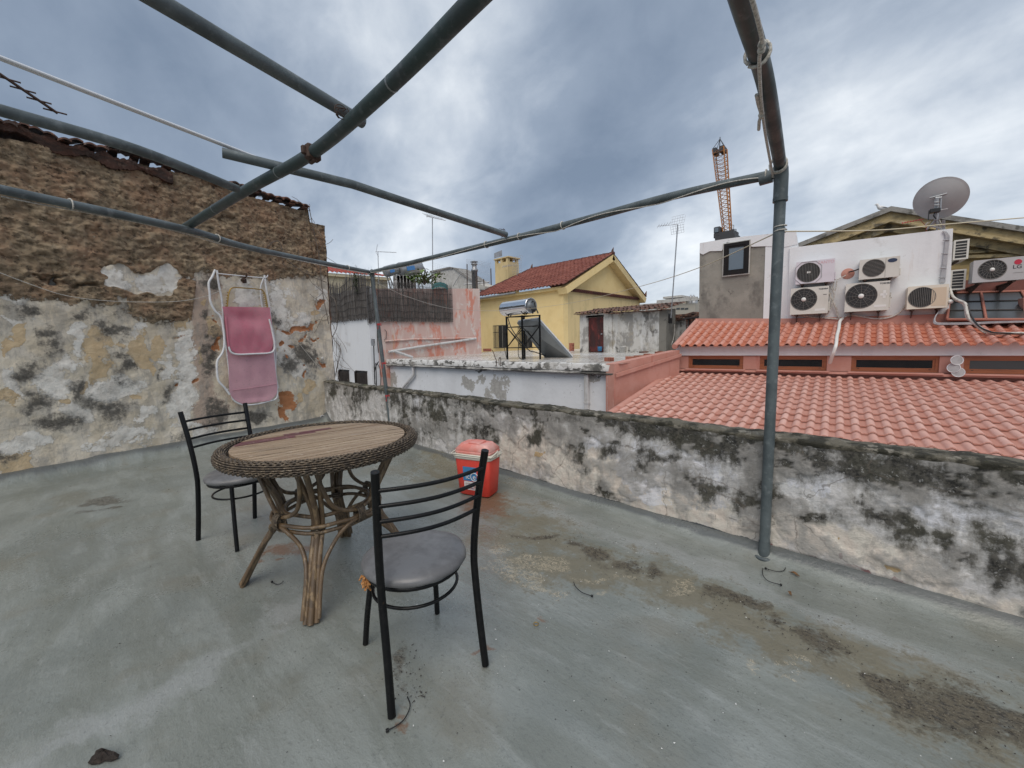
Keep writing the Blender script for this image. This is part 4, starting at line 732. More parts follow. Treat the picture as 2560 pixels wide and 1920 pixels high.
b=rbox(MB(F),.145,.12,.322,.345,r=.034); b=rbox(b,.145,.12,.343,.395,.112,.09,r=.03); rbox(b,.05,.07,.395,.402,r=.02); b.build('lid','cooler_lid',T)
b=MB(F)
for s in (-1,1): b.box((s*.158,-.012,.296),(s*.166,.012,.345),.003)
b.tube([(-.162,-.02,.333),(-.163,-.128,.318),(.163,-.128,.318),(.162,-.02,.333)],.006,6); b.build('handle','cooler_cream',T)
# sticker on the front face: blue ground, white ring with e, photo strip below
def sk(px0,pz0,px1,pz1,mat,nm,o=.0):
    yv=lambda z:-(.10+.017*(z/.285))-.0015-o
    b=MB(F); b.quad((px0,yv(pz0),pz0),(px1,yv(pz0),pz0),(px1,yv(pz1),pz1),(px0,yv(pz1),pz1)); return b
b=sk(-.075,.115,.035,.225,0,0); st_=b.build('sticker','sticker_blue',T); b=sk(-.07,.045,.045,.11,0,0); b.build('sticker','sticker_white',T); b=sk(-.062,.05,.038,.098,0,0,.001); b.build('sticker_picture','sticker_photo',T)
b=MB(F); yv=-.1115-.003
b.tube([(.018+.030*math.cos(w),yv,.150+.030*math.sin(w)) for w in [2*PI*j/20 for j in range(20)]],.0032,5,closed=True)
Mx=F@Matrix.Translation((.018,yv-.002,.15))@Matrix.Rotation(PI/2,4,'X'); text_mesh(b,'e',Mx,.055,.002); Mx=F@Matrix.Translation((-.035,yv-.002,.15))@Matrix.Rotation(PI/2,4,'X'); text_mesh(b,'ic',Mx,.055,.002)
b.build('sticker_lettering','sticker_white',T)
# ------------------------------------------------------------ folding sun lounger hung on the old wall
T0=onw(530,620,.10); T=thing('folding_sun_lounger','pink folding sun lounger with white frame hanging on the old wall','sun lounger',tuple(T0))
w_=lambda X,Y,off: onw(480+X*.26517,620*.0+0+0,off) if 0 else on((480+X*.26517)/SS,(620+Y*.26517)/SS,WP0+WN*off,WN)
def lt(name,pts,off,r,mat,seg=8,n=6,o2=None):
    P_=[w_(x,y,off if not isinstance(off,(list,tuple)) else off[i]) for i,(x,y) in enumerate(pts)]; return MB().tube(smooth_line(P_,n),r,seg).build(name,mat,T)
lt('side_frame',[(235,210),(250,330),(285,520),(300,760),(345,1100),(370,1360),(400,1440),(470,1475)],.10,.0125,'lounger_frame')
lt('side_frame',[(682,255),(700,380),(735,600),(765,900),(785,1150),(805,1370),(785,1425),(740,1440)],.10,.0125,'lounger_frame')
lt('foot_bar',[(470,1476),(560,1478),(660,1462),(740,1440)],.10,.012,'lounger_frame')
lt('leg',[(218,205),(190,270),(158,330),(165,420),(175,510),(215,590),(270,650),(295,760),(305,900),(285,990),(240,1060),(235,1150),(250,1250),(310,1320),(355,1382)],.17,.0135,'lounger_frame')
lt('leg',[(690,260),(660,320),(645,400),(660,540),(690,640),(740,700),(775,840),(790,1000),(790,1200),(815,1320)],.03,.011,'lounger_frame')
lt('cross_bar',[(235,240),(460,262),(680,280),(715,255)],.11,.0075,'lounger_frame'); lt('cross_bar',[(250,600),(280,608)],.13,.006,'lounger_frame'); lt('cross_bar',[(330,1332),(560,1320),(800,1290)],.06,.007,'lounger_frame')
lt('support_loop',[(325,650),(335,520),(350,420),(385,375),(500,378),(620,388),(665,400),(690,450),(715,580),(725,655)],.15,.0085,'brass')
for X0,Y0,X1,Y1 in ((322,600,345,420),(712,560,680,430)):
    b=MB()
    for k in range(8): f=k/7; b.lathe([(.0,-.008),(.008,-.004),(.010,.004),(0,.010)],6,w_(X0+(X1-X0)*f+(-9 if X0<500 else -10),Y0+(Y1-Y0)*f,.15))
    b.build('ratchet_teeth','brass',T)
def sheet(name,L,R_,off,mat,wav,cut=()):
    rows=[]; n=len(L); NN=26; M_=18
    Ls=smooth_line([w_(x,y,off) for x,y in L],NN//(n-1)); Rs=smooth_line([w_(x,y,off) for x,y in R_],NN//(n-1))
    for i,(a,c) in enumerate(zip(Ls,Rs)):
        f=i/(len(Ls)-1); rows.append([a.lerp(c,k/M_)+WN*(wav(f,k/M_)) for k in range(M_+1)])
    b=MB(); b.grid(rows); return b.build(name,mat,T)
sheet('backrest_sling',[(285,552),(320,720),(342,925),(440,1000)],[(735,560),(755,740),(765,905),(720,992)],.165,'sling_dark',lambda f,k:-.035*math.exp(-((f-.22)/.1)**2)*math.sin(PI*k)+.01*math.sin(PI*k)*math.exp(-((f-.42)/.12)**2)+.003*math.sin(k*23+f*9))
lt('backrest_frame',[(345,930),(372,985),(440,1003),(580,998),(725,990),(770,965),(778,905),(755,780),(728,670)],.175,.0125,'lounger_frame'); lt('backrest_frame',[(345,930),(330,780),(318,650)],.165,.0135,'sling_dark')
sheet('seat_sling',[(330,960),(345,1120),(362,1380),(475,1470)],[(765,960),(785,1130),(803,1350),(735,1440)],.115,'sling_pale',lambda f,k:-.02*math.sin(PI*k)*math.exp(-((f-.75)/.12)**2)+.004*math.sin(k*19+f*5)*math.sin(PI*k))
sheet('seat_sling',[(288,600),(318,800),(332,975)],[(728,600),(752,800),(766,975)],.105,'sling_dark',lambda f,k:0)
lt('sling_seam',[(385,1340),(560,1318),(795,1282)],.122,.004,'sling_pale')
b=MB(); q=w_(490,270,.07); F=frame(q,(0,1,0),z=(0,0,1)); b=MB(F); b.box((-.03,-.06,-.06),(.0,.08,-.02),.006); b.box((-.025,-.02,-.09),(.025,.01,.02),.006); b.tube([(0,.06,0),(0,0,.02),(.02,-.06,.0),(.02,-.06,.04)],.009,6); tag(b.build('wall_hook','rust'),'rusty iron bracket on the old wall from which the lounger hangs','hook')
# ------------------------------------------------------------ small things on the floor
def ziptie(pts,lab):
    b=MB(); P_=[gz(x,y,.006) for x,y in pts]; b.tube(smooth_line(P_,5),.0021,5); d=(P_[-1]-P_[-2]).normalized(); F=frame(P_[-1],d); b.M=F; b.box((-.003,-.0045,-.005),(.007,.0045,.005),.001)
    tag(b.build('cable_tie','plastic_black'),lab,'cable tie','cut cable ties on the floor')
ziptie([(880,1505),(886,1525),(874,1552),(857,1567),(838,1577)],'cut black cable tie lying next to the front chair leg and a rust stain')
ziptie([(1239,1257),(1244,1268),(1258,1280),(1278,1287)],'cut black cable tie lying on the pale peeled paint patch')
ziptie([(1697,1226),(1692,1233),(1675,1234),(1655,1228)],'cut black cable tie just below the right post, its ends curling up')
ziptie([(1648,1228),(1648,1242),(1660,1255),(1686,1263)],'cut black cable tie farther out from the right post, opening to the wall')
ziptie([(612,1255),(606,1261),(596,1262),(588,1257)],'short black strip curled on the floor between the table legs')
def leaf(px,py,L,a,lab,w=.4,mat='leaf_dry'):
    q=gz(px,py,.004); F=frame(q,(math.cos(a),math.sin(a),0)); b=MB(F); rows=[]
    for i in range(9):
        f=i/8; ww=L*w*math.sin(PI*min(1,f*1.02))**.8*.5+.0005; rows.append([(f*L-L/2,-ww,.006*math.sin(f*5)+.006),(f*L-L/2,0,.002+.004*f),(f*L-L/2,ww,.008*math.sin(f*4)+.004)])
    b.grid(rows); b.tube([(-L/2,0,.003),(-L*.7,.004,.003)],.0012,4); tag(b.build('dry_leaf',mat),lab,'leaf')
leaf(1717,1241,.045,-.2,'curled brown leaf on the floor beside the right post'); leaf(1706,1283,.03,-.9,'tiny dry leaf on the floor below the cable ties')
q=gz(223,1637,.0); b=MB(frame(q,(.8,.6,0))); rng=random.Random(2); N=14; prof=[(0,.03),(.35,.028),(.75,.02),(1.,.008),(1.02,0)]
V=[]
for r,h in prof:
    for k in range(N): w=2*PI*k/N; rr_=(1+.28*math.sin(w*3+1)+rng.uniform(-.12,.12)); V.append((.042*r*rr_*math.cos(w),.019*r*rr_*math.sin(w),h*.8*(1+rng.uniform(-.2,.2))))
b.add(V,[(i*N+k,i*N+(k+1)%N,(i+1)*N+(k+1)%N,(i+1)*N+k) for i in range(len(prof)-1) for k in range(N)]); tag(b.build('dirt_clod','clod'),'dark crumbly lump of dirt on the floor near the lower left corner','dirt lump')
q=gz(1158,1348,.004); b=MB(); b.tube([q+Vector((.011*math.cos(w),.011*math.sin(w),.001)) for w in [2*PI*j/16 for j in range(16)]],.0022,5,closed=True); tag(b.build('metal_ring','brass'),'small rusty metal ring lying on the floor right of the front chair','ring')

# loose grit, leaf crumbs and paint flakes
rng=random.Random(77); b=MB(); b2=MB()
def bit(mb,x,y,sz,h):
    a=rng.uniform(0,6.28); pts=[]
    for k in range(5): w=a+2*PI*k/5; r=sz*rng.uniform(.5,1.1)*(1.5 if k in (0,2) else .8); pts.append((x+r*math.cos(w),y+r*math.sin(w),.002+rng.uniform(0,h)))
    c=(x,y,.003+h*1.3); mb.add(pts+[c],[(k,(k+1)%5,5) for k in range(5)])
dz=[(e,fl(e[0],e[1]),fl(e[0]+e[2],e[1]),fl(e[0],e[1]+e[3])) for e in dirt if e[1]>1100]
for i in range(420):
    e,c,ex,ey=dz[rng.randrange(len(dz))]; u,v=rng.gauss(0,.75),rng.gauss(0,.75); bit(b,c[0]+(ex[0]-c[0])*u+(ey[0]-c[0])*v,c[1]+(ex[1]-c[1])*u+(ey[1]-c[1])*v,rng.uniform(.0008,.0045)**1,.0022)
for i in range(420): x=rng.uniform(-5.5,2.2); bit(b,x,YB-.06-abs(rng.gauss(0,.35)),rng.uniform(.0012,.004),.002)
for i in range(500): bit(b,rng.uniform(-5.5,1.5),rng.uniform(-.4,2.5),rng.uniform(.001,.003),.002)
for i in range(140): bit(b2,rng.gauss(-.9,1.0),rng.gauss(1.7,.7),rng.uniform(.0012,.0038),.001)
tag(b.build('floor_grit','clod'),kind='stuff',label='dark grit and leaf crumbs scattered over the terrace floor'); tag(b2.build('paint_flakes','hub'),kind='stuff',label='tiny pale paint flakes scattered over the terrace floor')
# ------------------------------------------------------------ tiled roof sheet
CHAN={}
def chan_attr(o,mb):
    n=len(o.data.vertices); a=np.zeros(n); r_=np.zeros(n)
    for k,(h,q) in CHAN.get(id(mb),{}).items(): a[k]=h; r_[k]=q
    set_attr(o,'chan',[a,r_])
def tiles(mb,A,B,C_,D,pitch=.21,row=.34,amp=.035,lip=.022,jit=0.,seg=8,prof='s',hip=None,twist=0,pan=.25,skip=None,rows=None):
    """A,B lower left/right corner, C_,D upper right/left corner; hip(v)->smallest u kept"""
    A,B,C_,D=map(Vector,(A,B,C_,D)); up=((D-A)+(C_-B)).normalized(); ac=((B-A)+(C_-D)).normalized(); N=ac.cross(up).normalized()
    if N.z<0: N=-N
    nc=max(2,round((B-A).length/pitch)); nr=rows or max(2,round(((D-A).length+(C_-B).length)/2/row)); rng=random.Random(nc*7+nr)
    P=lambda u,v:(A.lerp(B,u)).lerp(D.lerp(C_,u),v)
    CH=CHAN.setdefault(id(mb),{})
    for r in range(nr):
        v0=r/nr; v1=min(1,(r+1.12)/nr); V=[]
        js=[(rng.uniform(-jit,jit),rng.uniform(-jit,jit)) for _ in range(nc+1)]
        us=[];hs=[]
        for c in range(nc):
            for k in range(seg):
                t=k/seg; us.append((c+t)/nc)
                if prof=='s': x=max(0,math.cos((t-.5)*2*PI/1.25)) if abs(t-.5)<.3125 else 0; h=amp*(x**.8) + (0 if x>0 else -amp*.12*math.sin(t*PI))
                else: x=math.cos((t-.5)*2*PI); h=amp*(.5+.5*x) 
                hs.append((h,c))
        us.append(1); hs.append((hs[0][0],nc-1))
        lo=hip(v0) if hip else 0; hi=hip(v1) if hip else 0
        rows_=[[],[],[]]
        for u,(h,c) in zip(us,hs):
            j=js[c]; ua=max(u,lo); ub=max(u,hi); ha=h if u>=lo else 0; hb=h if u>=hi else 0
            p0=P(ua,v0)+up*j[0]; p1=P(ub,v1)
            rows_[0].append(p0+N*(ha+lip-.018+j[1]*.5)-up*.0); rows_[1].append(p0+N*(ha+lip+j[1]*.5)); rows_[2].append(p1+N*(hb+.002))
        base=len(mb.v); n=len(us); V=[p for q in rows_ for p in q]
        F=[(i*n+k,i*n+k+1,(i+1)*n+k+1,(i+1)*n+k) for i in range(2) for k in range(n-1)]
        rr_=[rng.random() for _ in range(nc+1)]; b0=len(mb.v)
        for q_ in range(2):
            for i_ in range(3):
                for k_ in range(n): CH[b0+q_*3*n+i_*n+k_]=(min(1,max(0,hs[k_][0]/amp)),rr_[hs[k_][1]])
        mb.add(V,F[:n-1],False); mb.add(V,F[n-1:],True)
    return mb
def wallbox(mb,a,b,z0,z1,th,side=1):
    """vertical slab from ground point a to b, thickness th to the left/right; z1 may be (za,zb)"""
    a=Vector((a[0],a[1],0)); b=Vector((b[0],b[1],0)); n=Vector((0,0,1)).cross(b-a).normalized()*th*side
    za,zb=z1 if isinstance(z1,tuple) else (z1,z1); ya,yb=z0 if isinstance(z0,tuple) else (z0,z0)
    Z=lambda p,z:Vector((p.x,p.y,z)); return mb.hexa([Z(a,ya),Z(b,yb),Z(b+n,yb),Z(a+n,ya),Z(a,za),Z(b,zb),Z(b+n,zb),Z(a+n,za)])
Z3=lambda X,Y:(1002+X*.25,501+Y*.25)           # read off the middle crop
Z4=lambda X,Y:(1451.6+X*.4062,363+Y*.4062)     # right crop
Z5=lambda X,Y:(1676+X*.2422,501+Y*.2422)       # air conditioner crop
Z2=lambda X,Y:(674+X*.2396,501+Y*.2396)        # left centre crop
# ------------------------------------------------------------ flat roofed white building
RP=Vector((0,7.6,.80)); RN=Vector((0,-.0094,1)); rf=lambda px,py:on(px,py,RP,RN)
sR=rf(1327,786); YS=sR.y; sL=gy(830,776,YS); XP=rf(838,772).x; print('slab',sR,sL,'XP',XP)
YH=17.0
T=thing('flat_roof_house','long low white house with a stained flat roof slab behind the parapet','house',(sR.x,YS,-6))
xs=np.linspace(XP,sR.x-.05,420); zs=np.linspace(-1.6,.6,110); XX,ZZ_=np.meshgrid(xs,zs,indexing='ij'); fw=lambda px,py:(lambda q:(q.x,q.z))(gy(px,py,YS+.12))
k3=lambda L_:[(*Z3(e[0],e[1]),e[2]*.25,e[3]*.25) for e in L_]
wl=grid_mesh('wall',np.stack([XX,YS+.12+(fbm(XX*1.5,ZZ_*1.5,3)-.5)*.02,ZZ_],-1),'white_peel',T)
set_attr(wl,'s1',[field(XX,ZZ_,k3([(300,1330,70,90),(200,1400,60,60),(340,1400,50,60),(150,1270,40,30),(1150,1265,60,18),(20,1310,50,60),(700,1300,12,12)])+[(830,840,16,50),(845,820,10,20)],fw),field(XX,ZZ_,[(828,805,14,16)]+k3([(170,1200,70,18),(1300,1300,12,60),(1180,1245,110,8)]),fw),XX*0])
b=MB(); wallbox(b,(XP,YS+.15),(sR.x-.05,YS+.15),-6,.62,.3); b.build('wall_core','white_paint',T)
xs=np.linspace(XP,sR.x,160); b=MB(); rr=[]
for x in xs:
    w=float(fbm(np.array(x*1.5),np.array(1.),4))-.5; w2=float(fbm(np.array(x*6),np.array(5.),4))-.5
    rr.append([(x,YS+.10,.55+w2*.03),(x,YS-.03+w2*.02,.56+w2*.02),(x,YS-.04+w2*.02,.60+w*.02),(x,YS+.0,.605+w*.02),(x,YS+.015,.62),(x,YS-.015+w*.03,.635),(x,YS-.02+w*.03,.775+w*.02),(x,YS+.02,.80+w*.015),(x,YS+.16,.802+w*.01)])
b.grid([r[5:] for r in rr]); b.build('roof_edge','white_grimy',T); b=MB(); b.grid([r[:6] for r in rr]); b.build('drip_ledge','ledge_grime',T)
E1=Vector((sR.x,YS,.8)); farR=gy(1474,757,15); b=MB()
n_=30; P=np.zeros((60,50,3))
for i,f in enumerate(np.linspace(0,1,60)):
    for j,g_ in enumerate(np.linspace(0,1,50)):
        y=YS+.1+g_*(23-YS); x=XP*(1-f)+(sR.x+ .1)*f+(0 if f<1 else 0); P[i,j]=(x,y,.80+.0094*(y-7.6))
P[:,:,0]+=0
grid_mesh('flat_roof',P,'white_roof',T)
b=MB(); q0=gy(*Z3(1068,1245),YS+.10); q1=Vector((q0.x+.04,q0.y-.06,-2)); b.box((q0.x-.055,YS+.03,-3),(q0.x+.055,YS+.11,.55),.008); b.box((q0.x-.065,YS+.022,-.12),(q0.x+.065,YS+.115,-.08)); b.build('downpipe','pvc',T)
A_=gy(*Z2(908,1200),YS+.03); B_=gy(*Z2(918,1285),YS+.03); C_=gy(*Z2(815,1410),YS+.03); b=MB().tube([A_,B_,C_,C_+(C_-B_)*.5,C_+(C_-B_)*.5-Vector((0,0,3))],.05,10); b.build('downpipe','pvc',T)
b=MB(); q=gy(*Z2(897,1180),YS-.03); b.box((q.x-.08,YS-.06,.60),(q.x+.09,YS+.04,.735),.005); b.build('outlet_box','concrete',T)
# party wall, salmon
pe=gy(1470,757,10.1); T=thing('party_wall','salmon painted boundary wall running back beside the flat white roof','wall',(sR.x,YS,-6))
b=MB(); a_=(sR.x+.02,YS-.04); e_=(pe.x-.02,10.1); wallbox(b,a_,e_,-6,(.80,1.02),.22); 
b.build('wall','salmon',T); b=MB(); wallbox(b,(a_[0]+.028,a_[1]+.01),(e_[0]+.02,e_[1]),(.52,.86),(.60,.93),.03,-1); b.build('render_band','salmon',T)
b=MB(); wallbox(b,(sR.x-.16,YS-.015),(sR.x+.018,YS-.015),-6,.55,.1); b.build('corner_strip','white_grimy',T)
# bricks along the edge
brs=[(45,1030,0),(202,1025,0),(932,1012,1),(1255,1110,0),(1445,1100,0),(1512,1090,0),(1590,1073,0),(1690,1052,0)]
labs=['brick lying at the foot of the yellow house wall, farthest left','brick lying at the foot of the yellow house wall under the barred window','brick standing on end beside the foot of the solar collector','brick lying alone near the front corner of the white roof','first brick from the front along the salmon boundary wall','second brick from the front along the salmon boundary wall','third brick from the front along the salmon boundary wall','last brick at the far end of the salmon boundary wall']
for (X,Y_,up_),lb in zip(brs,labs):
    q=rf(*Z3(X,Y_+ (8 if not up_ else 16))); s_=(q-Vector(CP)).length/9; F=frame(q,(math.cos(.3*X),math.sin(.3*X),0)); b=MB(F)
    w,d,h=(.24,.12,.09) if not up_ else (.12,.10,.24); s_=max(1,s_*.72); w*=s_;d*=s_;h*=s_
    # hollow clay brick: shell with two through holes
    for z0,z1 in ((0,h*.22),(h*.42,h*.58),(h*.78,h)): b.box((-w/2,-d/2,z0),(w/2,d/2,z1))
    for y0,y1 in ((-d/2,-d*.36),(-d*.08,d*.08),(d*.36,d/2)): b.box((-w/2+.001,y0+.001,h*.05),(w/2-.001,y1-.001,h*.95))
    tag(b.build('brick','brick'),lb,'brick','bricks on the flat white roof')
for (pts,lb) in (([(240,1018),(255,1040),(270,1085),(283,1120),(278,1160)],'bent rusty iron rod sticking up from the roof edge, taller one'),([(305,1150),(303,1105),(308,1088),(318,1090),(318,1130),(316,1160)],'short hooked rusty rod at the roof edge')):
    b=MB().tube(smooth_line([gy(*Z3(*p),YS-.02) for p in pts],5),.010,6); tag(b.build('rusty_rod','rust'),lb,'rod')
# ------------------------------------------------------------ white and pink house on the left with reed screens
YL=7.0; kx=gy(*Z2(513,800),YL); XL=kx.x; print('XL',XL)
T=thing('left_house','tall white and faded pink house with reed screens round its terrace','house',(XL,YL,-6))
zt=gy(*Z2(300,500),YL).z
b=MB(); lx=gy(700,690,YL).x-3; wallbox(b,(lx,YL),(XL,YL),-6,zt-.15,.3); b.build('front_wall','white_paint',T)
# side wall along Y: white return then pink
q1=gx(*Z2(600,1100),XL); topn=gx(*Z2(650,455),XL).z; endy=gx(1028,700,XL).y; topf=gx(*Z2(1440,503),XL).z; print('pink',q1.y,endy,topn,topf)
b=MB(); wallbox(b,(XL+.004,YL+.004),(XL+.004,q1.y),-6,zt-.2,.3); b.build('side_return','white_paint',T)
b=MB(); wallbox(b,(XL-.01,q1.y+.002),(XL-.01,endy+.3),-6,(topn-.25,topf),.3); b.build('side_wall','pink_wash',T)
def dn(pts,r,mat,nm,off=.03,seg=8): return MB().tube([gx(*Z2(*p),XL+off) for p in pts],r,seg).build(nm,mat,T)
dn([(660,985),(900,968),(1200,962),(1478,955)],.035,'pink_wash','conduit_run'); dn([(690,1082),(735,1073),(960,1037),(1235,997),(1478,960)],.05,'pvc','drain_pipe',.08); dn([(735,1073),(905,1130)],.05,'pvc','drain_pipe',.6)
dn([(650,810),(680,800),(1100,805),(1225,808)],.02,'pvc','conduit_run')
dn([(605,840),(588,880),(590,1000),(600,1090)],.014,'wire_dark','cable'); dn([(655,880),(672,900),(668,960),(650,975)],.010,'wire_dark','cable')
A0=lambda X,Y_,yy=YL-.03: gy(*Z2(X,Y_),yy)
b=MB(); b.tube([A0(556,1010),A0(566,1370)],.02,6); b.tube(smooth_line([A0(600,1170),A0(572,1220),A0(562,1290),A0(570,1380)],5),.018,6); b.tube(smooth_line([A0(585,1180),A0(610,1230),A0(622,1300),A0(615,1400)],5),.012,6); b.tube([A0(575,1180),A0(582,1400)],.02,6); b.build('cable_bundle','wire_dark',T)
q=A0(556,995); b=MB(); b.box((q.x-.07,YL-.10,q.z-.12),(q.x+.07,YL-.005,q.z+.12),.01); b.build('junction_box','tank_grey',T)
for i,(X0,X1,Y0,Y1) in enumerate(((258,342,1245,1400),(405,505,1255,1420))):
    a,c=A0(X0,Y0,YL),A0(X1,Y1,YL); b=MB(); b.box((a.x,YL-.012,c.z-.2),(c.x,YL+.0,a.z)); w=b.build('window','fan_dark',T)
    wd=c.x-a.x; b=MB(); F=frame((c.x,YL-.015,0),(-.45,-1,0)); b.M=F; b.box((0,-.02,c.z-.2),(wd*.42,.02,a.z-.02))
    for k in range(14): z=c.z-.15+k*(a.z-c.z)/13; b.box((.02,-.028,z),(wd*.42-.02,.024,z+.014))
    b.build('shutter','dark_wood',w)
    b=MB(); b.box((a.x-.03,YL-.10,c.z-.2),(a.x,YL-.0,a.z)); b.build('shutter','dark_wood',w); b=MB(); b.box((a.x-.04,YL-.05,a.z),(c.x+.04,YL,a.z+.03)); b.build('lintel','dark_wood',w)
# reed screens
def reeds(p0,p1,zb,zt_,n,mat,lab,th=.012,jag=.05,out=Vector((0,-1,0)),seed=1,wires=6,par=None):
    rng=random.Random(seed); b=MB(); a=Vector((p0[0],p0[1],0)); c=Vector((p1[0],p1[1],0)); d=(c-a); L=d.length; u=d/L; 
    for i in range(n):
        f=(i+rng.random())/n; zb_=zb(f)+rng.uniform(-jag,jag*.4); z1=zt_(f)+rng.uniform(-jag,jag)+(rng.random()**6)*jag*3; p=a+d*f+out*rng.uniform(0,.035); w=L/n*.95; sl=u*rng.uniform(-.03,.03)
        b.tube([p+Vector((0,0,zb_)),p+sl+Vector((0,0,(zb_+z1)/2)),p+sl*1.6+Vector((0,0,z1))],[w*.7,w*.75,w*.3],4,cap=False)
    o=b.build('reed_screen',mat); tag(o,lab,'reed screen','reed screens round the neighbouring terrace')
    b2=MB()
    for k in range(wires):
        g=(k+.5)/wires; b2.tube([a+d*f+out*.045+Vector((0,0,zb(f)+(zt_(f)-zb(f))*g+.02*math.sin(f*30+k))) for f in [j/30 for j in range(31)]],.006,4)
    w=b2.build('binding_wire','wire_dark',o); b=MB(); b.box((min(p0[0],p1[0])-.0+ (0 if out.y else -.02),min(p0[1],p1[1])+(.0 if out.y else 0),0),(0,0,0)) if 0 else None
    return o
pa=gy(*Z2(118,810),YL-.05); pb=gy(*Z2(513,770),YL-.05)
zbot=lambda f:pa.z+(pb.z-pa.z)*f; tops=[(118,470),(150,470),(280,478),(300,455),(350,400),(400,385),(470,380),(513,400)]
tfx=[ (gy(*Z2(x,y),YL-.05).x-pa.x)/(pb.x-pa.x) for x,y in tops]; tfz=[gy(*Z2(x,y),YL-.05).z for x,y in tops]
reeds((pa.x-.3,pa.y),(pb.x,pb.y),lambda f:zbot(f),lambda f:float(np.interp(f,tfx,tfz)),330,'reed','weathered reed screen with ragged overgrown top above the plain white wall',jag=.09,seed=1)
pc=gx(*Z2(590,790),XL+.06); pd=gx(*Z2(1268,800),XL+.06)
reeds((XL+.04,YL-.09),(XL+.06,pc.y),lambda f:gx(*Z2(520,830),XL).z*(1-f)+pc.z*f,lambda f:gy(*Z2(516,400),YL-.05).z*(1-f)+gx(*Z2(590,380),XL).z*f,60,'reed','short narrow reed screen hanging over the house corner behind the left post',jag=.08,out=Vector((1,0,0)),seed=2)
reeds((XL+.06,pc.y+.01),(XL+.06,pd.y),lambda f:pc.z*(1-f)+pd.z*f-.05,lambda f:gx(*Z2(612,440),XL).z*(1-f)+gx(*Z2(1268,492),XL).z*f,430,'reed','long dark brown reed screen fixed along the faded pink wall',jag=.045,out=Vector((1,0,0)),seed=3)
# tarp edge, ivy on the reed top, green shrub behind
def leafy(name,c,r,n,mat,lab,cat,size=.06,seed=1,branches=0,bm='twig'):
    rng=random.Random(seed); c=Vector(c); b=MB(); T=thing(name,lab,cat,(c.x,c.y,c.z-r[2]))
    for i in range(n):
        d=Vector((rng.gauss(0,.5),rng.gauss(0,.5),rng.gauss(0,.5))); p=c+Vector((d.x*r[0],d.y*r[1],d.z*r[2])); a=Vector((rng.uniform(-1,1),rng.uniform(-1,1),rng.uniform(-.6,.3))).normalized(); s=a.cross(Vector((0,0,1))).normalized(); L=size*rng.uniform(.6,1.4)
        b.add([p,p+a*L*.5+s*L*.35,p+a*L-Vector((0,0,L*.15)),p+a*L*.5-s*L*.35],[(0,1,2,3)])
    b.build('foliage',mat,T); b=MB()
    for i in range(branches):
        e=c+Vector((rng.uniform(-1,1)*r[0],rng.uniform(-1,1)*r[1],rng.uniform(0,1)*r[2])); b.tube(smooth_line([c-Vector((0,0,r[2]*1.3)),c.lerp(e,.4)-Vector((0,0,r[2]*.4)),e],5),[.02]*10+[.008],5)
    if branches: b.build('branches',bm,T)
    return T
q=gx(*Z2(1010,405),XL-1.2); leafy('fig_shrub',q,(.8,.7,.26),230,'leaf_green','bright green leafy shrub growing behind the reed screen','shrub',.17,3,9)
q=gy(*Z2(395,440),YL-.14); leafy('ivy_clump',q,(.16,.05,.5),260,'ivy','patch of dark ivy hanging over the reed screen top','ivy',.05,5,0)
b=MB(); F=[]; 
b.grid([[gx(*Z2(X,Y_+k*14),XL-.02+k*.05) for k in range(4)] for X,Y_ in ((1080,478),(1110,460),(1150,452),(1190,458),(1225,480))]); tag(b.build('tarpaulin','tarp_teal'),'small dark teal tarpaulin edge at the right end of the reed screen','tarpaulin')
# ------------------------------------------------------------ far left: cream house, solar tanks, pale gable, netting
XC0=-25.; T=thing('cream_house','cream house with bright red tiled roof beyond the old wall','house',(XC0,12,-6))
e0=gx(*Z2(-120,341),XC0+.3); e1=gx(*Z2(700,405),XC0+.3); r0=gx(*Z2(-120,235),XC0-3.0); r1=gx(*Z2(520,365),XC0-3.0)
ze_=(e0.z+e1.z)/2; zr_=(r0.z+r1.z)/2; b=MB(); tiles(b,(e0.x,e0.y,e0.z),(e1.x,e1.y,e1.z),(r0.x,e1.y-.8,r1.z),(r0.x,r0.y,r0.z),.27,.4,.075); b.build('roof','bright_red_tile',T)
b=MB(); wallbox(b,(XC0,e0.y-3),(XC0,e1.y),-6,(e0.z-.1,e1.z-.1),.4); b.build('wall','cream_paint',T)
b=MB(); wallbox(b,(XC0+.22,e0.y),(XC0+.22,e1.y+.1),(e0.z-.2,e1.z-.2),(e0.z-.03,e1.z-.03),.25); b.build('cornice','cream_paint',T)
def tank(X0,X1,Yc,rad,yy,lab):
    a=gx(*Z2(X0,Yc),XL-2.5); c=gx(*Z2(X1,Yc-30),XL-2.5); 
    d=(c-a).normalized(); L=(c-a).length; T=thing('solar_tank',lab,'water tank',tuple(a),'old solar tanks behind the reed screen'); F=frame(a,d); b=MB(F); r=rad
    b.lathe([(0,-.02),(r*.6,-.01),(r*.95,.03),(r,.10),(r,L-.1),(r*.95,L-.03),(r*.6,L+.01),(0,L+.02)],20,ax='x'); b.build('tank','tank_grey',T)
    b=MB(F); b.box((L*.2,-r-.012,-.10),(L*.55,-r*.93,.08)); b.build('label_plate','label_blue',T); b=MB(F); 
    for x in (L*.15,L*.8): b.tube([(x,-.2,-1.4),(x,-.1,-r*.8)],.025,6); b.tube([(x,.2,-1.4),(x,.1,-r*.8)],.025,6)
    b.tube(smooth_line([(L+.02,0,.05),(L+.15,0,.0),(L+.25,0,-.25),(L+.2,0,-.7)],5),.03,6); b.build('stand','tank_grey',T)
tank(655,765,362,.24,15,'small grey solar tank half hidden behind the reed screen'); tank(780,975,345,.33,15,'larger grey solar tank with blue label behind the reed screen')
b=MB(); rng=random.Random(5)
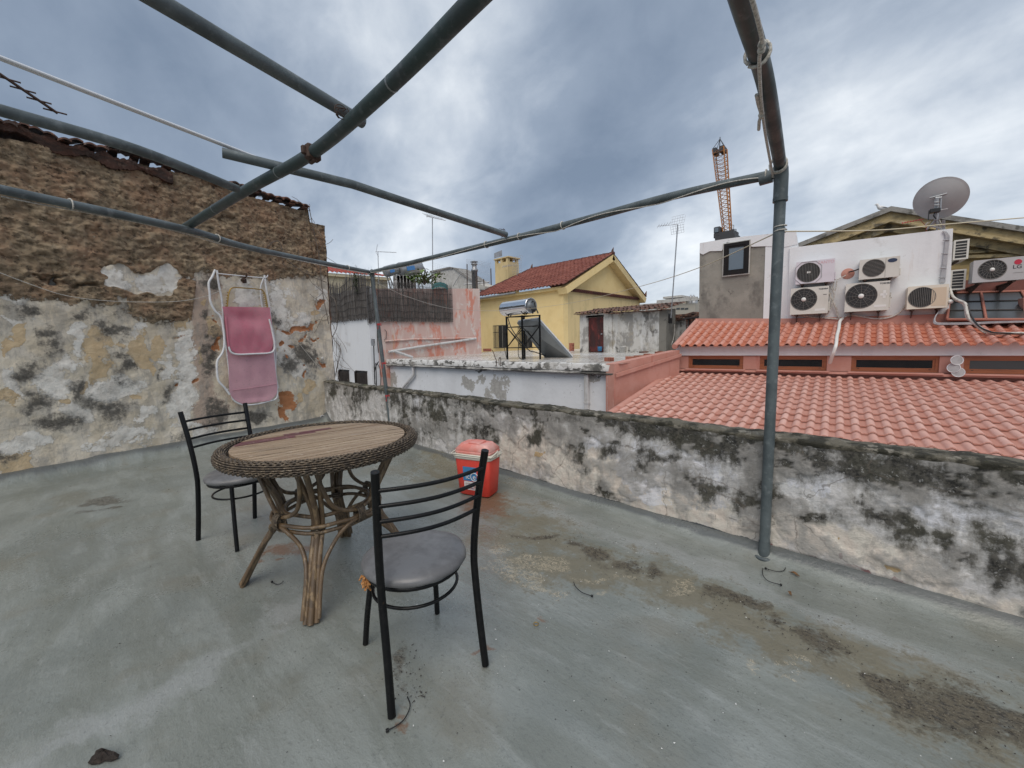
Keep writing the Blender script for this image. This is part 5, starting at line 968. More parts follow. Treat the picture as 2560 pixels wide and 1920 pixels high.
for k in range(6): q=gx(*Z2(730+k*30,400),XL-1.8); b.box((q.x,q.y,q.z-1),(q.x+.05,q.y+.28,q.z+.05))
tag(b.build('corrugated_sheet','white_grimy'),'weathered corrugated white sheet under the solar tanks','metal sheet')
YG=19.; T=thing('gabled_outhouse','weathered pale gable wall and roof far behind the reed screen','outhouse',tuple(gy(*Z2(1260,460),YG)))
P_=[gy(*Z2(*p),YG) for p in ((1075,470),(1075,350),(1235,318),(1290,330),(1450,440),(1560,490),(1560,520),(1075,520))]; b=MB().prism(P_,(0,1.2,0)); b.build('gable_wall','pale_gable',T)
b=MB(); pp=[gy(*Z2(*p),YG-.1) for p in ((1060,352),(1238,314),(1265,318),(1262,332),(1238,328),(1062,366))]; b.prism(pp,(0,1.3,0)); pp=[gy(*Z2(*p),YG-.1) for p in ((1262,318),(1295,326),(1460,440),(1452,452),(1290,345))]; b.prism(pp,(0,1.3,0)); b.build('coping','concrete',T)
b=MB(); b.tube([gy(*Z2(1270,490),YG-.4),gy(*Z2(1350,355),YG-.4)],.03,5); b.tube([gy(*Z2(1370,475),YG-.4),gy(*Z2(1600,452),YG-.4)],.05,6); b.build('pipe','pvc',T)
YN=16.4; T=thing('netting_fence','wire netting fence on dark posts left of the yellow house','fence',tuple(gy(*Z2(1400,500),YN)))
for X,y0,y1 in ((1398,290,960),(1612,330,480),(1547,425,490)): MB().tube([gy(*Z2(X,y0),YN),gy(*Z2(X+4,y1),YN)],.03,6).build('post','rust',T)
b=MB(); 
for k in range(26): f=k/25; b.tube([gy(*Z2(1390+220*f,248+20*f+(-10 if k%2 else 0)),YN),gy(*Z2(1390+220*f,470+6*f),YN)],.0035,3,cap=False)
for k in range(22): g=k/21; b.tube([gy(*Z2(1390,248+g*222),YN),gy(*Z2(1500,262+g*212+6*math.sin(k)),YN),gy(*Z2(1612,290+g*190),YN)],.0035,3,cap=False)
for k in range(16): f=k/15; b.tube([gy(*Z2(1090+300*f,275+95*f),YN+.5),gy(*Z2(1090+300*f,470),YN+.5)],.003,3,cap=False)
for k in range(12): g=k/11; b.tube([gy(*Z2(1090,275+g*190),YN+.5),gy(*Z2(1390,370+g*100),YN+.5)],.003,3,cap=False)
b.build('netting','conduit',T)
q=gy(*Z2(1469,500),16.); z1=gy(*Z2(1469,268),16.).z; F=Vector((q.x,16.,0)); b=MB(); b.lathe([(.0,q.z-.4),(.17,q.z-.4),(.17,z1-.55),(.20,z1-.55),(.20,z1-.42),(.15,z1-.40),(.13,z1-.18),(.19,z1-.16),(.19,z1-.10),(.12,z1-.08),(.12,z1-.02),(.24,z1-.01),(.06,z1+.05),(0,z1+.07)],16,F); tag(b.build('metal_flue','tank_grey'),'round metal chimney flue with cap in front of the wire netting','chimney')
def antenna(base,topp,yy,lab,kind,s=1.,r=.018):
    a=gy(*base,yy); c=gy(*topp,yy); T=thing('antenna',lab,'antenna',tuple(a)); MB().tube([a-Vector((0,0,.5)),c],r,8).build('mast','tank_grey',T); b=MB()
    if kind=='yagi':
        d=Vector((1,.5,-.14)).normalized(); p=c-d*.15*s; n=Vector((d.y,-d.x,0)).normalized(); b.tube([p,p+d*1.35*s],.012*s,5)
        for k in range(12): q=p+d*(.25+k*.095)*s; b.tube([q-n*.10*s,q+n*.10*s],.006*s,4)
        b.tube([p-n*.05,p-n*.0+Vector((.25,0,.35))*s],.01*s,4); b.tube([p,p+Vector((.12,.1,-.3))*s],.01*s,4)
    elif kind=='grid':
        for sd,t in ((1,.25),(-1,-.25)):
            o=c+Vector((0,0,sd*.25*s)); 
            for k in range(6): b.tube([o+Vector((-.32*s+.13*k*s,0,-.2*s)),o+Vector((-.32*s+.13*k*s,.1*sd,.2*s))],.006*s,4)
            for k in range(4): b.tube([o+Vector((-.34*s,0,-.2*s+.13*k*s)),o+Vector((.34*s,0,-.2*s+.13*k*s))],.006*s,4)
        b.tube([c-Vector((.9*s,.2,-.03)),c],.012*s,5)
        for k in range(5): q=c-Vector((.9*s-.15*k*s,.2,-.03)); b.tube([q-Vector((0,.1,.07*s)),q+Vector((0,.1,.07*s))],.007*s,4); b.tube([q-Vector((.04,0,.09*s)),q+Vector((.04,0,.09*s))],.007*s,4)
    else:
        d=Vector((1,.25,-.35)).normalized(); n=Vector((.3,-1,0)).normalized()
        for k in range(9): q=c+Vector((0,0,.06))+d*(-.35+k*.13)*s; b.tube([q-n*(.35-.02*k)*s-Vector((.1,0,0)),q+n*(.35-.02*k)*s],.008*s,4)
        b.tube([c-d*.4*s,c+d*.85*s],.014*s,5)
        for k in range(5): b.tube([c+Vector((-.5*s,0,(.12+.07*k)*s)),c+Vector((.15*s,.1,(.14+.07*k)*s))],.006*s,4)
    b.build('aerial','conduit',T); return T
antenna(Z2(598,400),Z2(594,178),10.5,'small television antenna on a thin mast above the left house','yagi',.9)
antenna(Z2(1085,420),(934,470),12.,'tall television antenna behind the long front pergola rail','log',1.0,.022)
antenna(Z3(460,350),Z3(459,285),20.,'antenna with wire grid reflector rising behind the yellow house chimney','grid',1.25)
antenna((1450,654),(1464,485),13.5,'tall mast with wire grid antenna standing at the tiled shed','grid',.62,.02)
ra=onw(0,160,-1.2); rb_=onw(125,245,-1.2); T=thing('roof_antenna','rusty comb shaped antenna above the old wall at the top left','antenna',tuple(rb_)); b=MB(); d=(rb_-ra); b.tube([ra-d*.5,rb_],.016,6); n=d.cross(Vector((0,0,1))).normalized()
b.build('boom','rust',T); b=MB()
for f in (.12,.38,.66,.95): q=ra.lerp(rb_,f); b.tube([q-Vector((.0,.10,.0)),q+Vector((.0,.10,.0))],.010,5)
b.build('elements','rust',T)
# ------------------------------------------------------------ yellow house
cb=gy(*Z3(863,1000),YH); XC=cb.x; ze=gy(*Z3(860,490),YH).z; xl=gy(*Z3(130,900),YH).x; base=.86; print('yellow',XC,ze,xl)
gE=gx(*Z3(1520,575),XC); ap=gx(*Z3(1250,205),XC); yA=(YH+gE.y)/2; zA=ap.z; print('gable',gE,ap)
apx=ap.y; yA=apx
T=thing('yellow_house','yellow plastered house with dark red tiled roof and open gable','house',(XC,YH,0))
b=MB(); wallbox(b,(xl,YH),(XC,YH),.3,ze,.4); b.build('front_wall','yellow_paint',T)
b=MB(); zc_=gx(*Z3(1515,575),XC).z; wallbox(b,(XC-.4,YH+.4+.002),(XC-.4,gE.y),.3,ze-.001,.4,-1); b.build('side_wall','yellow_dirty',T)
b=MB(); wallbox(b,(gy(*Z3(75,900),YH).x-1.,YH+.02),(xl,YH+.02),.3,ze-.05,.4); b.build('white_strip','white_grimy',T)
yg=lambda X,Y_,off=0: gx(*Z3(X,Y_),XC+off)
# pediment
b=MB(); P_=[Vector((XC-.12,YH+.1,ze)),Vector((XC-.12,gE.y,ze)),Vector((XC-.12,yA,zA-.28))]; b.prism(P_,(-.3,0,0)); b.build('gable_panel','yellow_paint',T)
def rake(y0,z0,y1,z1,w,x0,x1,nm,mat):
    b=MB(); d=Vector((0,y1-y0,z1-z0)).normalized(); n=Vector((0,-d.z,d.y)); n=n if n.z>0 else -n; a=Vector((x0,y0,z0)); c=Vector((x0,y1,z1)); b.prism([a,c,c-n*w,a-n*w],(x1-x0,0,0)); b.build(nm,mat,T)
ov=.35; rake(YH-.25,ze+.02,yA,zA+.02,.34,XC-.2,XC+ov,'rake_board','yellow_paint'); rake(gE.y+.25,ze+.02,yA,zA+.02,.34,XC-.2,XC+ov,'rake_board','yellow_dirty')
b=MB()
for k in range(46):
    f=k/46; y=YH+.15+(gE.y-YH-.2)*f; dy=(gE.y-YH)/46
    b.box((XC,y,ze-.10),(XC+.16,y+dy*.62,ze-.03)); b.box((XC,y+dy*.5,ze-.02),(XC+.19,y+dy*1.1,ze+.05))
b.build('tile_cornice','red_tile',T)
b=MB(); b.box((xl,YH-.22,ze-.05),(XC+.02,YH-.002,ze+.10)); b.build('eave_board','yellow_paint',T)
eL=gy(*Z3(68,552),YH-.38); rL=gy(*Z3(585,300),yA); b=MB()
dxr=(rL.x-(eL.x))/( (XC+ov)-(eL.x)); tiles(b,(eL.x,YH-.42,ze+.12),(XC+ov,YH-.42,ze+.12),(XC+ov,yA,zA+.06),(eL.x,yA,zA+.06),.26,.40,.085,.035,jit=.02,seg=8,hip=lambda v:dxr*v)
chan_attr(b.build('roof','red_tile',T),b)
b=MB(); tiles(b,(XC+ov,gE.y+.3,ze+.1),(rL.x,gE.y+.3,ze+.1),(rL.x,yA,zA+.06),(XC+ov,yA,zA+.06),.3,.5,.05,seg=4); 
chan_attr(b.build('rear_slope','red_tile',T),b)
def ridge(p0,p1,r,n,mb):
    p0,p1=Vector(p0),Vector(p1); d=(p1-p0)/n
    for k in range(n): a=p0+d*k+Vector((0,0,.012*(k%2))); mb.tube([a,a+d*1.1],[r*1.08,r*.92],8)
b=MB(); ridge((rL.x,yA,zA+.07),(XC+ov,yA,zA+.07),.10,26,b); ridge((rL.x,yA,zA+.07),(eL.x,YH-.42,ze+.16),.10,16,b)
b.build('ridge_tile','red_tile',T)
for (x,y_,z_) in ((XC+ov-.1,yA,zA+.12),(rL.x,yA,zA+.12),(XC+ov-.1,gE.y+.3,ze+.2)):
    b=MB(); b.tube([(x,y_,z_),(x+.02,y_,z_+.15),(x+.08,y_,z_+.30)],[.09,.06,.01],8); b.build('finial','old_tile',T)
b=MB(); g0=Vector((eL.x,YH-.50,ze+.02)); g1=gy(*Z3(500,510),YH-.5); b.tube([g0,Vector((XC-2.9,YH-.5,ze+.06))],.055,8); b.build('gutter','tank_grey',T)
b=MB(); b.tube([gy(*Z3(62,565),YH-.35),gy(*Z3(68,680),YH-.2),gy(*Z3(92,905),YH-.2),gy(*Z3(112,910),YH-.2)],.06,8); b.build('downpipe','pvc',T)
for X0,X1,Y0,Y1 in ((300,372,812,1000),(515,592,830,1000)):
    a,c=gy(*Z3(X0,Y0),YH),gy(*Z3(X1,Y1),YH); b=MB(); b.box((a.x,YH-.004,c.z),(c.x,YH+.02,a.z)); w=b.build('window','fan_dark',T)
    aa=gy(*Z3(X0-50,Y0-5),YH-.3).x; b=MB()
    for k in range(13):
        x=aa+(c.x+.05-aa)*k/12; b.tube([(x,YH-.28,c.z-.03),(x,YH-.28,a.z+.03)],.012,4)
    for z in (c.z,a.z,(a.z*.7+c.z*.3)): b.tube([(aa,YH-.28,z),(c.x+.05,YH-.28,z)],.016,4); b.tube([(aa,YH-.28,z),(aa,YH,z)],.014,4); b.tube([(c.x+.05,YH-.28,z),(c.x+.05,YH,z)],.014,4)
    for y_ in (.1,.19): b.tube([(aa,YH-y_,c.z),(aa,YH-y_,a.z)],.012,4)
    b.build('window_bars','wire_dark',w); b=MB(); b.box(((a.x+c.x)/2-.03,YH-.015,c.z),((a.x+c.x)/2+.03,YH-.003,a.z)); b.build('frame','grey_render',w)
# chimney
a=gy(*Z3(272,400),yA-1.3); c=gy(*Z3(388,400),yA-1.3); zt=gy(*Z3(330,225),yA-1.3).z; zb_=gy(*Z3(330,450),yA-1.3).z-.6; w=(c.x-a.x); cx0=a.x; cy0=yA-1.3
b=MB(); b.box((cx0,cy0,zb_),(cx0+w*.97,cy0+w*.8,zt-.30)); b.build('chimney','yellow_dirty',T); ch_=SC.objects['chimney']
b=MB()
for fx in (0,.42,.85): 
    for fy in (0,1): b.box((cx0+fx*w*.97,cy0+fy*w*.66,zt-.30),(cx0+fx*w*.97+w*.14,cy0+fy*w*.66+w*.14,zt-.05))
b.box((cx0-.06,cy0-.06,zt-.05),(cx0+w+.06,cy0+w*.86,zt+.03)); b.build('chimney_cap','yellow_dirty',ch_)
b=MB(); q=gy(*Z3(262,215),cy0); q2=gy(*Z3(318,155),cy0); b.add([(q.x,cy0,q.z-.1),(q2.x,cy0+.1,q.z-.05),(q2.x,cy0+.1,q2.z),(q.x,cy0,q2.z-.12)],[(0,1,2,3)]); b.add([(q.x,cy0+.02,q.z-.1),(q2.x,cy0+.12,q.z-.05),(q2.x,cy0+.12,q2.z),(q.x,cy0+.02,q2.z-.12)],[(3,2,1,0)]); b.build('wind_baffle','tank_grey',ch_)
# ------------------------------------------------------------ solar water heater
h0=rf(*Z3(375,1100)); YT=h0.y; hz=lambda X,Y_,o=0: gy(*Z3(X,Y_),YT+o)
T=thing('solar_water_heater','chrome tank solar water heater on a black frame with tilted collector','solar water heater',tuple(h0))
a=hz(335,657); c=hz(598,648); r=(hz(450,590)-hz(450,715)).length/2*1.02; d=Vector((1,-.12,0)).normalized(); ctr=(a+c)/2; L=(c-a).length*1.0; F=frame(ctr+Vector((0,.0,0)),d); b=MB(F)
b.lathe([(0,-L/2-.02),(r*.5,-L/2-.02),(r*.96,-L/2+.0),(r,-L/2+.03),(r,L/2-.03),(r*1.02,L/2-.02),(r*1.02,L/2),(r*.97,L/2+.004)],40,ax='x'); b.build('tank','chrome',T)
b=MB(F); b.lathe([(r*.97,L/2+.002),(r*.93,L/2-.02),(r*.5,L/2-.012),(r*.45,L/2+.01),(0,L/2+.012)],32,ax='x'); b.build('tank_end','galv_light',T)
b=MB(F); b.tube(smooth_line([(L/2+.01,.02,.10),(L/2+.09,.02,.10),(L/2+.12,.05,-.05),(L/2+.22,.05,-.22)],5),.018,6); b.tube(smooth_line([(L/2+.01,-.06,-.06),(L/2+.07,-.05,-.1),(L/2+.06,.0,-.22)],4),.016,6); b.lathe([(0,0),(.05,0),(.05,.03),(0,.03)],10,(L/2+.0,.1,-.12),'x'); b.build('pipe_fittings','plastic_black',T)
b=MB(); fx=[hz(372,900).x,hz(462,900).x,hz(505,900).x,hz(597,900).x]; z0=rf(*Z3(375,1100)).z; zt=hz(450,725).z; dd=.42
for x,y_ in ((fx[0],0),(fx[2],0),(fx[1],.30),(fx[3],.30)): b.box((x-.02,YT+y_-.02,z0),(x+.02,YT+y_+.02,zt))
for (x0,y0),(x1,y1) in (((fx[0],0),(fx[2],0)),((fx[1],.30),(fx[3],.30)),((fx[0],0),(fx[1],.30)),((fx[2],0),(fx[3],.30))):
    for zf in (.27,.985,.75): z=z0+(zt-z0)*zf; b.tube([(x0,YT+y0,z),(x1,YT+y1,z)],.014,5)
    b.tube([(x0,YT+y0,z0+(zt-z0)*.28),(x1,YT+y1,z0+(zt-z0)*.75)],.012,5); b.tube([(x1,YT+y1,z0+(zt-z0)*.28),(x0,YT+y0,z0+(zt-z0)*.75)],.012,5)
b.build('stand','black_steel',T)
b=MB()
for x in (-L*.3,L*.28): 
    for s in (-1,1): b.M=F; b.tube([(x,s*.02-.0,-r*1.0-.02),(x,s*r*.72,-r*.68)],.014,5)
b.build('tank_cradle','black_steel',T)
# collector: inclined box from under the tank down to the roof at right-back
t0=hz(470,770,.10); t1=hz(645,745,.34); m0=rf(*Z3(715,1082)); m1=rf(*Z3(940,1085)); b=MB(); m0.z+=.03; m1.z+=.03; n=(m1-m0).cross(t0-m0).normalized(); n=n if n.z>0 else -n; n*=.085
n2=-n; b.hexa([m0+n2,m1+n2,t1+n2,t0+n2,m0,m1,t1,t0]); b.build('collector_case','galv_light',T)
ins=lambda p,q,r_,s_,f: p.lerp(r_,f)
b=MB(); cen_=(m0+m1+t0+t1)/4; up_=n.normalized()*.004; k=.045; I=[p+(cen_-p)*k*1.6+up_ for p in (m0,m1,t1,t0)]; b.add(I,[(0,1,2,3)]); b.build('collector_glass','collector',T)
b=MB()
for p,q in ((m0,m1),(m1,t1),(t1,t0),(t0,m0)): b.tube([p+up_,q+up_],.022,4)
b.build('collector_frame','alu',T)
b=MB(); b.tube(smooth_line([hz(380,740,-.05),hz(410,830,-.05),hz(470,920,-.08),hz(560,1020,.1),hz(620,1040,.3),m0],8),.014,6); b.tube(smooth_line([hz(385,790,-.03),hz(350,960,-.03),hz(362,1060,-.05),hz(375,1105,-.05)],6),.010,5); b.tube(smooth_line([hz(475,960,-.05),hz(470,1060,-.06),hz(500,1100,-.08),hz(600,1108,-.1)],6),.010,5); b.build('hose','plastic_black',T)
# ------------------------------------------------------------ tiled shed
s0=rf(*Z3(1003,1042)); YD=s0.y; sd_=lambda X,Y_,o=0: gy(*Z3(X,Y_),YD+o); s1=sd_(1742,1020); zt0=sd_(1003,715).z; zt1=sd_(1742,680).z
T=thing('tiled_shed','small crumbling white shed with old tile roof and dark red door','shed',tuple(s0))
XS0,XS1=s0.x,s1.x; zb_=s0.z-.1; b=MB(); wallbox(b,(XS0,YD),(sd_(1072,900).x,YD),zb_,zt0,.25); wallbox(b,(sd_(1207,900).x,YD),(sd_(1278,900).x,YD),zb_,zt0+.02,.25); wallbox(b,(sd_(1072,900).x,YD),(sd_(1207,900).x,YD),sd_(1100,738).z,zt0+.02,.25); b.build('door_wall','white_paint' if 0 else 'shed_wall',T)
b=MB(); wallbox(b,(sd_(1278,900).x,YD+.06),(XS1-.012,YD+.06),zb_,(zt0+.0,zt1),.25); b.build('front_wall','shed_wall',T)
sye=gx(*Z3(1828,800),XS1).y; b=MB(); wallbox(b,(XS1,YD+.04),(XS1,sye),zb_,(zt1+.04,zt1+.10),.25); b.build('side_wall','grey_render',T)
a=gx(*Z3(1768,705),XS1+.004); c=gx(*Z3(1798,790),XS1+.004); b=MB(); b.box((XS1+.001,a.y,c.z),(XS1+.012,c.y,a.z)); b.build('window','fan_dark',T)
b=MB(); b.box((XS0+.02,YD+.25,zb_),(XS1-.26,sye,zt0-.02)); b.build('interior_block','shed_wall',T)
a=sd_(1073,742,.06); c=sd_(1206,1035,.06); b=MB(); b.box((a.x,YD+.06,c.z),(c.x,YD+.11,a.z)); 
for k in range(3): x=a.x+(c.x-a.x)*(k+.5)/3; b.box((x-.008,YD+.052,c.z+.04),(x+.008,YD+.061,a.z-.04))
dr=b.build('door','rust_door',T); b=MB(); b.box((c.x-.10,YD+.03,(a.z+c.z)/2),(c.x-.04,YD+.06,(a.z+c.z)/2+.03)); b.build('handle','conduit',dr)
b=MB(); b.box((a.x-.05,YD+.0,a.z),(c.x+.05,YD+.10,a.z+.07)); b.build('lintel','grey_render',T)
b=MB(); ya=YD-.20; tiles(b,(XS0-.1,ya,zt0+.01),(XS1+.12,ya,zt1+.03),(XS1+.12,ya+1.6,zt1+.33),(XS0-.1,ya+1.6,zt0+.24),.17,.30,.05,.03,jit=.045,seg=6); b.build('roof','old_tile',T)
b=MB(); rng=random.Random(12)
for k in range(22): 
    f=k/21; x=XS0-.05+(XS1-XS0+.1)*f; z=zt0+(zt1-zt0)*f; b.M=frame((x,ya-.02+rng.uniform(-.03,.05),z-.01+rng.uniform(-.02,.03)),(1,rng.uniform(-.3,.3),rng.uniform(-.15,.15))); b.box((-.09,0,0),(.09,.3,.02))
b.M=None; b.build('eaves_tile','old_tile',T)
q=rf(*Z3(1373,1042)); b=MB(); b.lathe([(0,0),(.09,0),(.115,.20),(.122,.20),(.122,.215),(.108,.215),(.086,.01)],18,q); T2=tag(b.build('bucket','bucket'),'white plastic bucket standing against the shed wall','bucket'); b=MB(); b.tube(smooth_line([q+Vector((-.115,-.0,.2)),q+Vector((-.06,-.12,.16)),q+Vector((.06,-.12,.15)),q+Vector((.115,0,.2))],5),.005,5); OFF['bucket']=OFF[T2.name]; b.build('bucket_handle','conduit',T2)
q=sd_(1175,1030,-.12); b=MB(); b.lathe([(0,0),(.075,0),(.09,.15),(.09,.17),(.0,.17)],14,q); tag(b.build('blue_pot','blue_plastic'),'small blue plastic pot in front of the shed door','pot')
b=MB(); b.tube([rf(*Z3(1368,1040)),sd_(1345,880,-.05),sd_(1330,745,-.03)],.014,6); tag(b.build('leaning_stick','insulation'),'yellowish stick leaning against the shed wall above the bucket','stick')
b=MB(); b.tube(smooth_line([gx(*Z3(1822,800),XS1+.05),gx(*Z3(1815,900),XS1+.05),gx(*Z3(1790,980),XS1+.05),rf(*Z3(1745,1030)),rf(*Z3(1640,1045))],6),.014,6); tag(b.build('drain_hose','insulation'),'pale hose hanging down the right side of the shed','hose')
b=MB(); rng=random.Random(3)
for k in range(26): q=rf(*Z3(1520+rng.uniform(0,270),1040+rng.uniform(-6,6))); b.M=frame(q,(rng.uniform(-1,1),rng.uniform(-1,1),0)); b.box((-.07,-.04,0),(.07,.04,rng.uniform(.02,.05)))
b.M=None; tag(b.build('rubble','old_tile'),'loose broken tiles and rubble at the foot of the shed',kind='stuff')
# ruins and far blocks to the right of the shed
YR=14.5; T=thing('ruined_shed','broken white wall with slumped dark roof between shed and grey tower','ruin',tuple(gy(*Z3(1900,950),YR)))
b=MB(); wallbox(b,gy(*Z3(1800,900),YR)[:2],gy(*Z3(2100,900),YR)[:2],0,gy(*Z3(1900,765),YR).z,.3); b.build('wall','shed_wall',T)
b=MB(); rng=random.Random(8)
for k in range(16):
    q=gy(*Z3(1815+k*14,742+rng.uniform(-30,12)),YR-.2); b.M=frame(q,(1,rng.uniform(-.4,.4),rng.uniform(-.1,.2))); b.box((-.3,0,-.03),(.3,.5,.03))
b.M=None; b.build('roof_slabs','old_tile',T)
YR2=12.2; b=MB(); rng=random.Random(4)
for r in range(9):
    for k in range(3): q=gy(*Z3(1938+k*30,862-r*13),YR2); b.M=frame(q,(1,.3,0)); b.lathe([(.055,0),(.06,.02),(.055,.2)],8,(rng.uniform(-.01,.01),0,0),'y')
b.M=None; tag(b.build('tile_stack','brick'),'stack of red roof tiles beside the grey rendered tower','tile stack')
b=MB(); b.M=frame(gy(*Z3(1935,752),YR2),(1,.2,.06)); b.box((-.12,-.1,0),(.6,.3,.04)); b.box((.0,-.02,-.9),(.03,.1,0)); b.M=None; tag(b.build('board_cover','dark_wood'),'dark board lying over the stack of red tiles','board')
YF=60.; T=thing('apartment_block','distant beige apartment block on the horizon beside the mast','building',tuple(gy(*Z3(1850,690),YF)))
b=MB(); a=gy(*Z3(1650,700),YF); c=gy(*Z3(1998,615),YF); b.box((a.x,YF,-6),(c.x,YF+15,c.z)); a2=gy(*Z3(1690,640),YF-.5); c2=gy(*Z3(1850,572),YF-.5); b.box((a2.x,YF+.5,c.z+.001),(c2.x,YF+9,c2.z)); b.build('wall','flat_beige',T)
b=MB(); q=gy(*Z3(1690,574),YF-1); q2=gy(*Z3(1853,574),YF-1); b.box((q.x,YF+.2,q.z),(q2.x,YF+9.5,q.z+.3)); q=gy(*Z3(1650,618),YF-1); q2=gy(*Z3(2000,618),YF-1); b.box((q.x,YF-.4,q.z),(q2.x,YF-.01,q.z+.5)); b.build('cornice','pale_gable',T)
for X in (1862,1900,1935): a,c=gy(*Z3(X-25,672),YF),gy(*Z3(X+5,655),YF); b=MB(); b.box((a.x,YF-.05,a.z),(c.x,YF-.01,c.z)); b.build('window','glass_dusty',T)
for X in (1868,1892): b=MB(); a=gy(*Z3(X-6,615),YF); c=gy(*Z3(X+6,578),YF); b.lathe([(.6,a.z-.2),(.6,c.z),(0,c.z+.8)],10,(a.x+.5,YF+3,0)); b.build('roof_vent','tank_grey',T)
b=MB(); a=gy(*Z3(1520,640),75); c=gy(*Z3(1700,610),75); b.box((a.x,75,-6),(c.x,85,c.z)); tag(b.build('distant_house','pale_gable'),'distant pale low building just left of the beige apartment block','building')
b=MB(); P_=[(-600,300,-6),(-600,300,6),(-400,420,12),(-200,500,9),(0,520,16),(200,520,12),(200,520,-6)]; b.add([(x,y,z) for x,y,z in P_]+[(x*1.1,y*1.1,z) for x,y,z in P_],[(0,1,2,3,4,5,6)]+[(i,i+1,i+8,i+7) for i in range(6)]); tag(b.build('hills','street_ground'),kind='structure')
# dry vines at the end of the old wall
def vine(name,pts,lab,n,seed,spread,r=.006,on_=None):
    rng=random.Random(seed); b=MB(); main=[Vector(p) for p in pts]
    b.tube(smooth_line(main,5),r,5)
    for k in range(n):
        i=rng.randrange(len(main)-1); p=main[i].lerp(main[i+1],rng.random()); L=[p]
        d=Vector((rng.uniform(-1,1),rng.uniform(-1,1),rng.uniform(-1,1)))*spread*.3
        for j in range(6): p=p+d+Vector((rng.uniform(-1,1)*.3,rng.uniform(-1,1)*.6,rng.uniform(-1.1,.8)))*spread*.22; 
        # keep the twig near the surface it climbs
        p=L[0]
        for j in range(6):
            d=(d+Vector((rng.uniform(-.6,.6)*(on_[0]),rng.uniform(-.6,.6)*on_[1],rng.uniform(-.6,.5)))*spread*.25); p=p+Vector((d.x*on_[0],d.y*on_[1],d.z)); L.append(p)
        b.tube(smooth_line(L,3),r*.55,4)
    tag(b.build(name,'twig'),lab,'vine')
vine('dry_vine',[onw(X,Y_,.05) for X,Y_ in ((705,610),(660,590),(620,560),(600,520),(565,545))],'dry bare vine creeping over the rubble beside the lounger',12,1,.18,.006,(.15,1))
vine('dry_vine',[onw(X,Y_,.06) for X,Y_ in ((710,700),(695,620),(690,560),(680,510),(672,470),(668,450))],'dry twiggy vine hanging down the right end of the old wall',18,2,.16,.006,(.2,1))
vine('dry_vine',[gy(*Z2(X,Y_),YL-.15) for X,Y_ in ((150,560),(215,640),(225,850),(190,950),(255,1050),(235,1180),(205,1310))],'tangled dry vine hanging in front of the white house wall',34,3,.42,.014,(1,.15))
# ------------------------------------------------------------ salmon roofed building
AN=math.radians(5.9); AU=Vector((math.cos(AN),math.sin(AN),0)); AV=Vector((-math.sin(AN),math.cos(AN),0)); AO=Vector((-1.7,12,0))
ac=lambda px,py,off=0: on(px,py,AO-AV*off,AV)
a4=lambda X,Y_,off=0: ac(*Z4(X,Y_),off)
T=thing('salmon_building','salmon building with two tiled roofs, a strip of low windows and a white service wall','building',tuple(AO+Vector((0,0,-6))))
OFE=1.70; OFW=1.42
eL=a4(18,952,OFE); eR=a4(1900,952,OFE); eR=eL+(eR-eL)*1.35; eR.z=eL.z-.06
tL_=a4(135,822,.05); tR_=a4(1880,835,.05); k=(eR-eL).length/(tR_-tL_).length; tR_=tL_+(tR_-tL_)*k
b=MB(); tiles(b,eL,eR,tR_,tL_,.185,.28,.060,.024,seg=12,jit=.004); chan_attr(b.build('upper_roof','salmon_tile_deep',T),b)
b=MB(); nrm=(eR-eL).cross(tL_-eL).normalized(); nrm=nrm if nrm.z>0 else -nrm; p=[q-nrm*.02 for q in (eL+AV*.30,eR+AV*.30,tR_,tL_)]; b.hexa([q-nrm*.04 for q in p]+p); b.build('roof_deck','salmon',T)
b=MB(); b.tube([eL-AU*.02+nrm*.01,tL_-AU*.02+nrm*.03],.07,8); b.build('verge','salmon',T)
def strip(X0,Y0,X1,Y1,off,th,mat,nm,par=T,slope=None):
    """vertical panel between two photo corners (top left, bottom right) on the facade plane"""
    a=a4(X0,Y0,off); c=a4(X1,Y1,off); zt=a.z; zb=c.z; b=MB(frame((a.x,a.y,0),AU)); L=(Vector((c.x,c.y,0))-Vector((a.x,a.y,0))).length
    b.box((0,0,zb),(L,th,zt)); return b.build(nm,mat,par)
# band wall, fascia, windows
w0=a4(22,975,OFW); w1=a4(1900,1118,OFW); zt=eL.z-.02; LW=(w1-w0).length*1.3; zbn=a4(60,1078,OFW).z; M0=frame((w0.x,w0.y,0),AU)
def lx_(X,Y_): q=a4(X,Y_,OFW); return (q-Vector((w0.x,w0.y,0))).dot(AU),q.z
wins=[(88,995,378,1062),(468,1000,822,1072),(955,1005,1418,1086),(1555,1008,2050,1100)]
zw1=lx_(500,1000)[1]; zw0=lx_(500,1068)[1]; print('win z',zw0,zw1,zt,zbn)
b=MB(M0); b.box((0,.03,-.9),(LW,.3,zw0-.02)); b.box((0,.03,zw1+.0),(LW,.3,zt)); xs=[0]
for w in wins: x0=lx_(w[0],w[1])[0]; x1=lx_(w[2],w[3])[0]; xs+= [x0,x1]
xs.append(LW)
for i in range(0,len(xs),2):
    if xs[i+1]>xs[i]: b.box((xs[i],.0,zw0-.02),(xs[i+1],.3,zw1))
b.build('window_band','salmon',T)
b=MB(M0); b.box((0,-.05,zw1+.015),(LW,.028,zt+.03)); b.build('fascia','white_paint',T)
b=MB(M0); b.box((.05,-.12,zw0-.075),(LW,-.002,zw0-.03)); b.build('ledge','salmon',T)
b=MB(M0); b.box((0,.02,-.8),(LW,.028,zw0-.08)); b.build('dark_flashing','dark_wood',T) if 0 else None
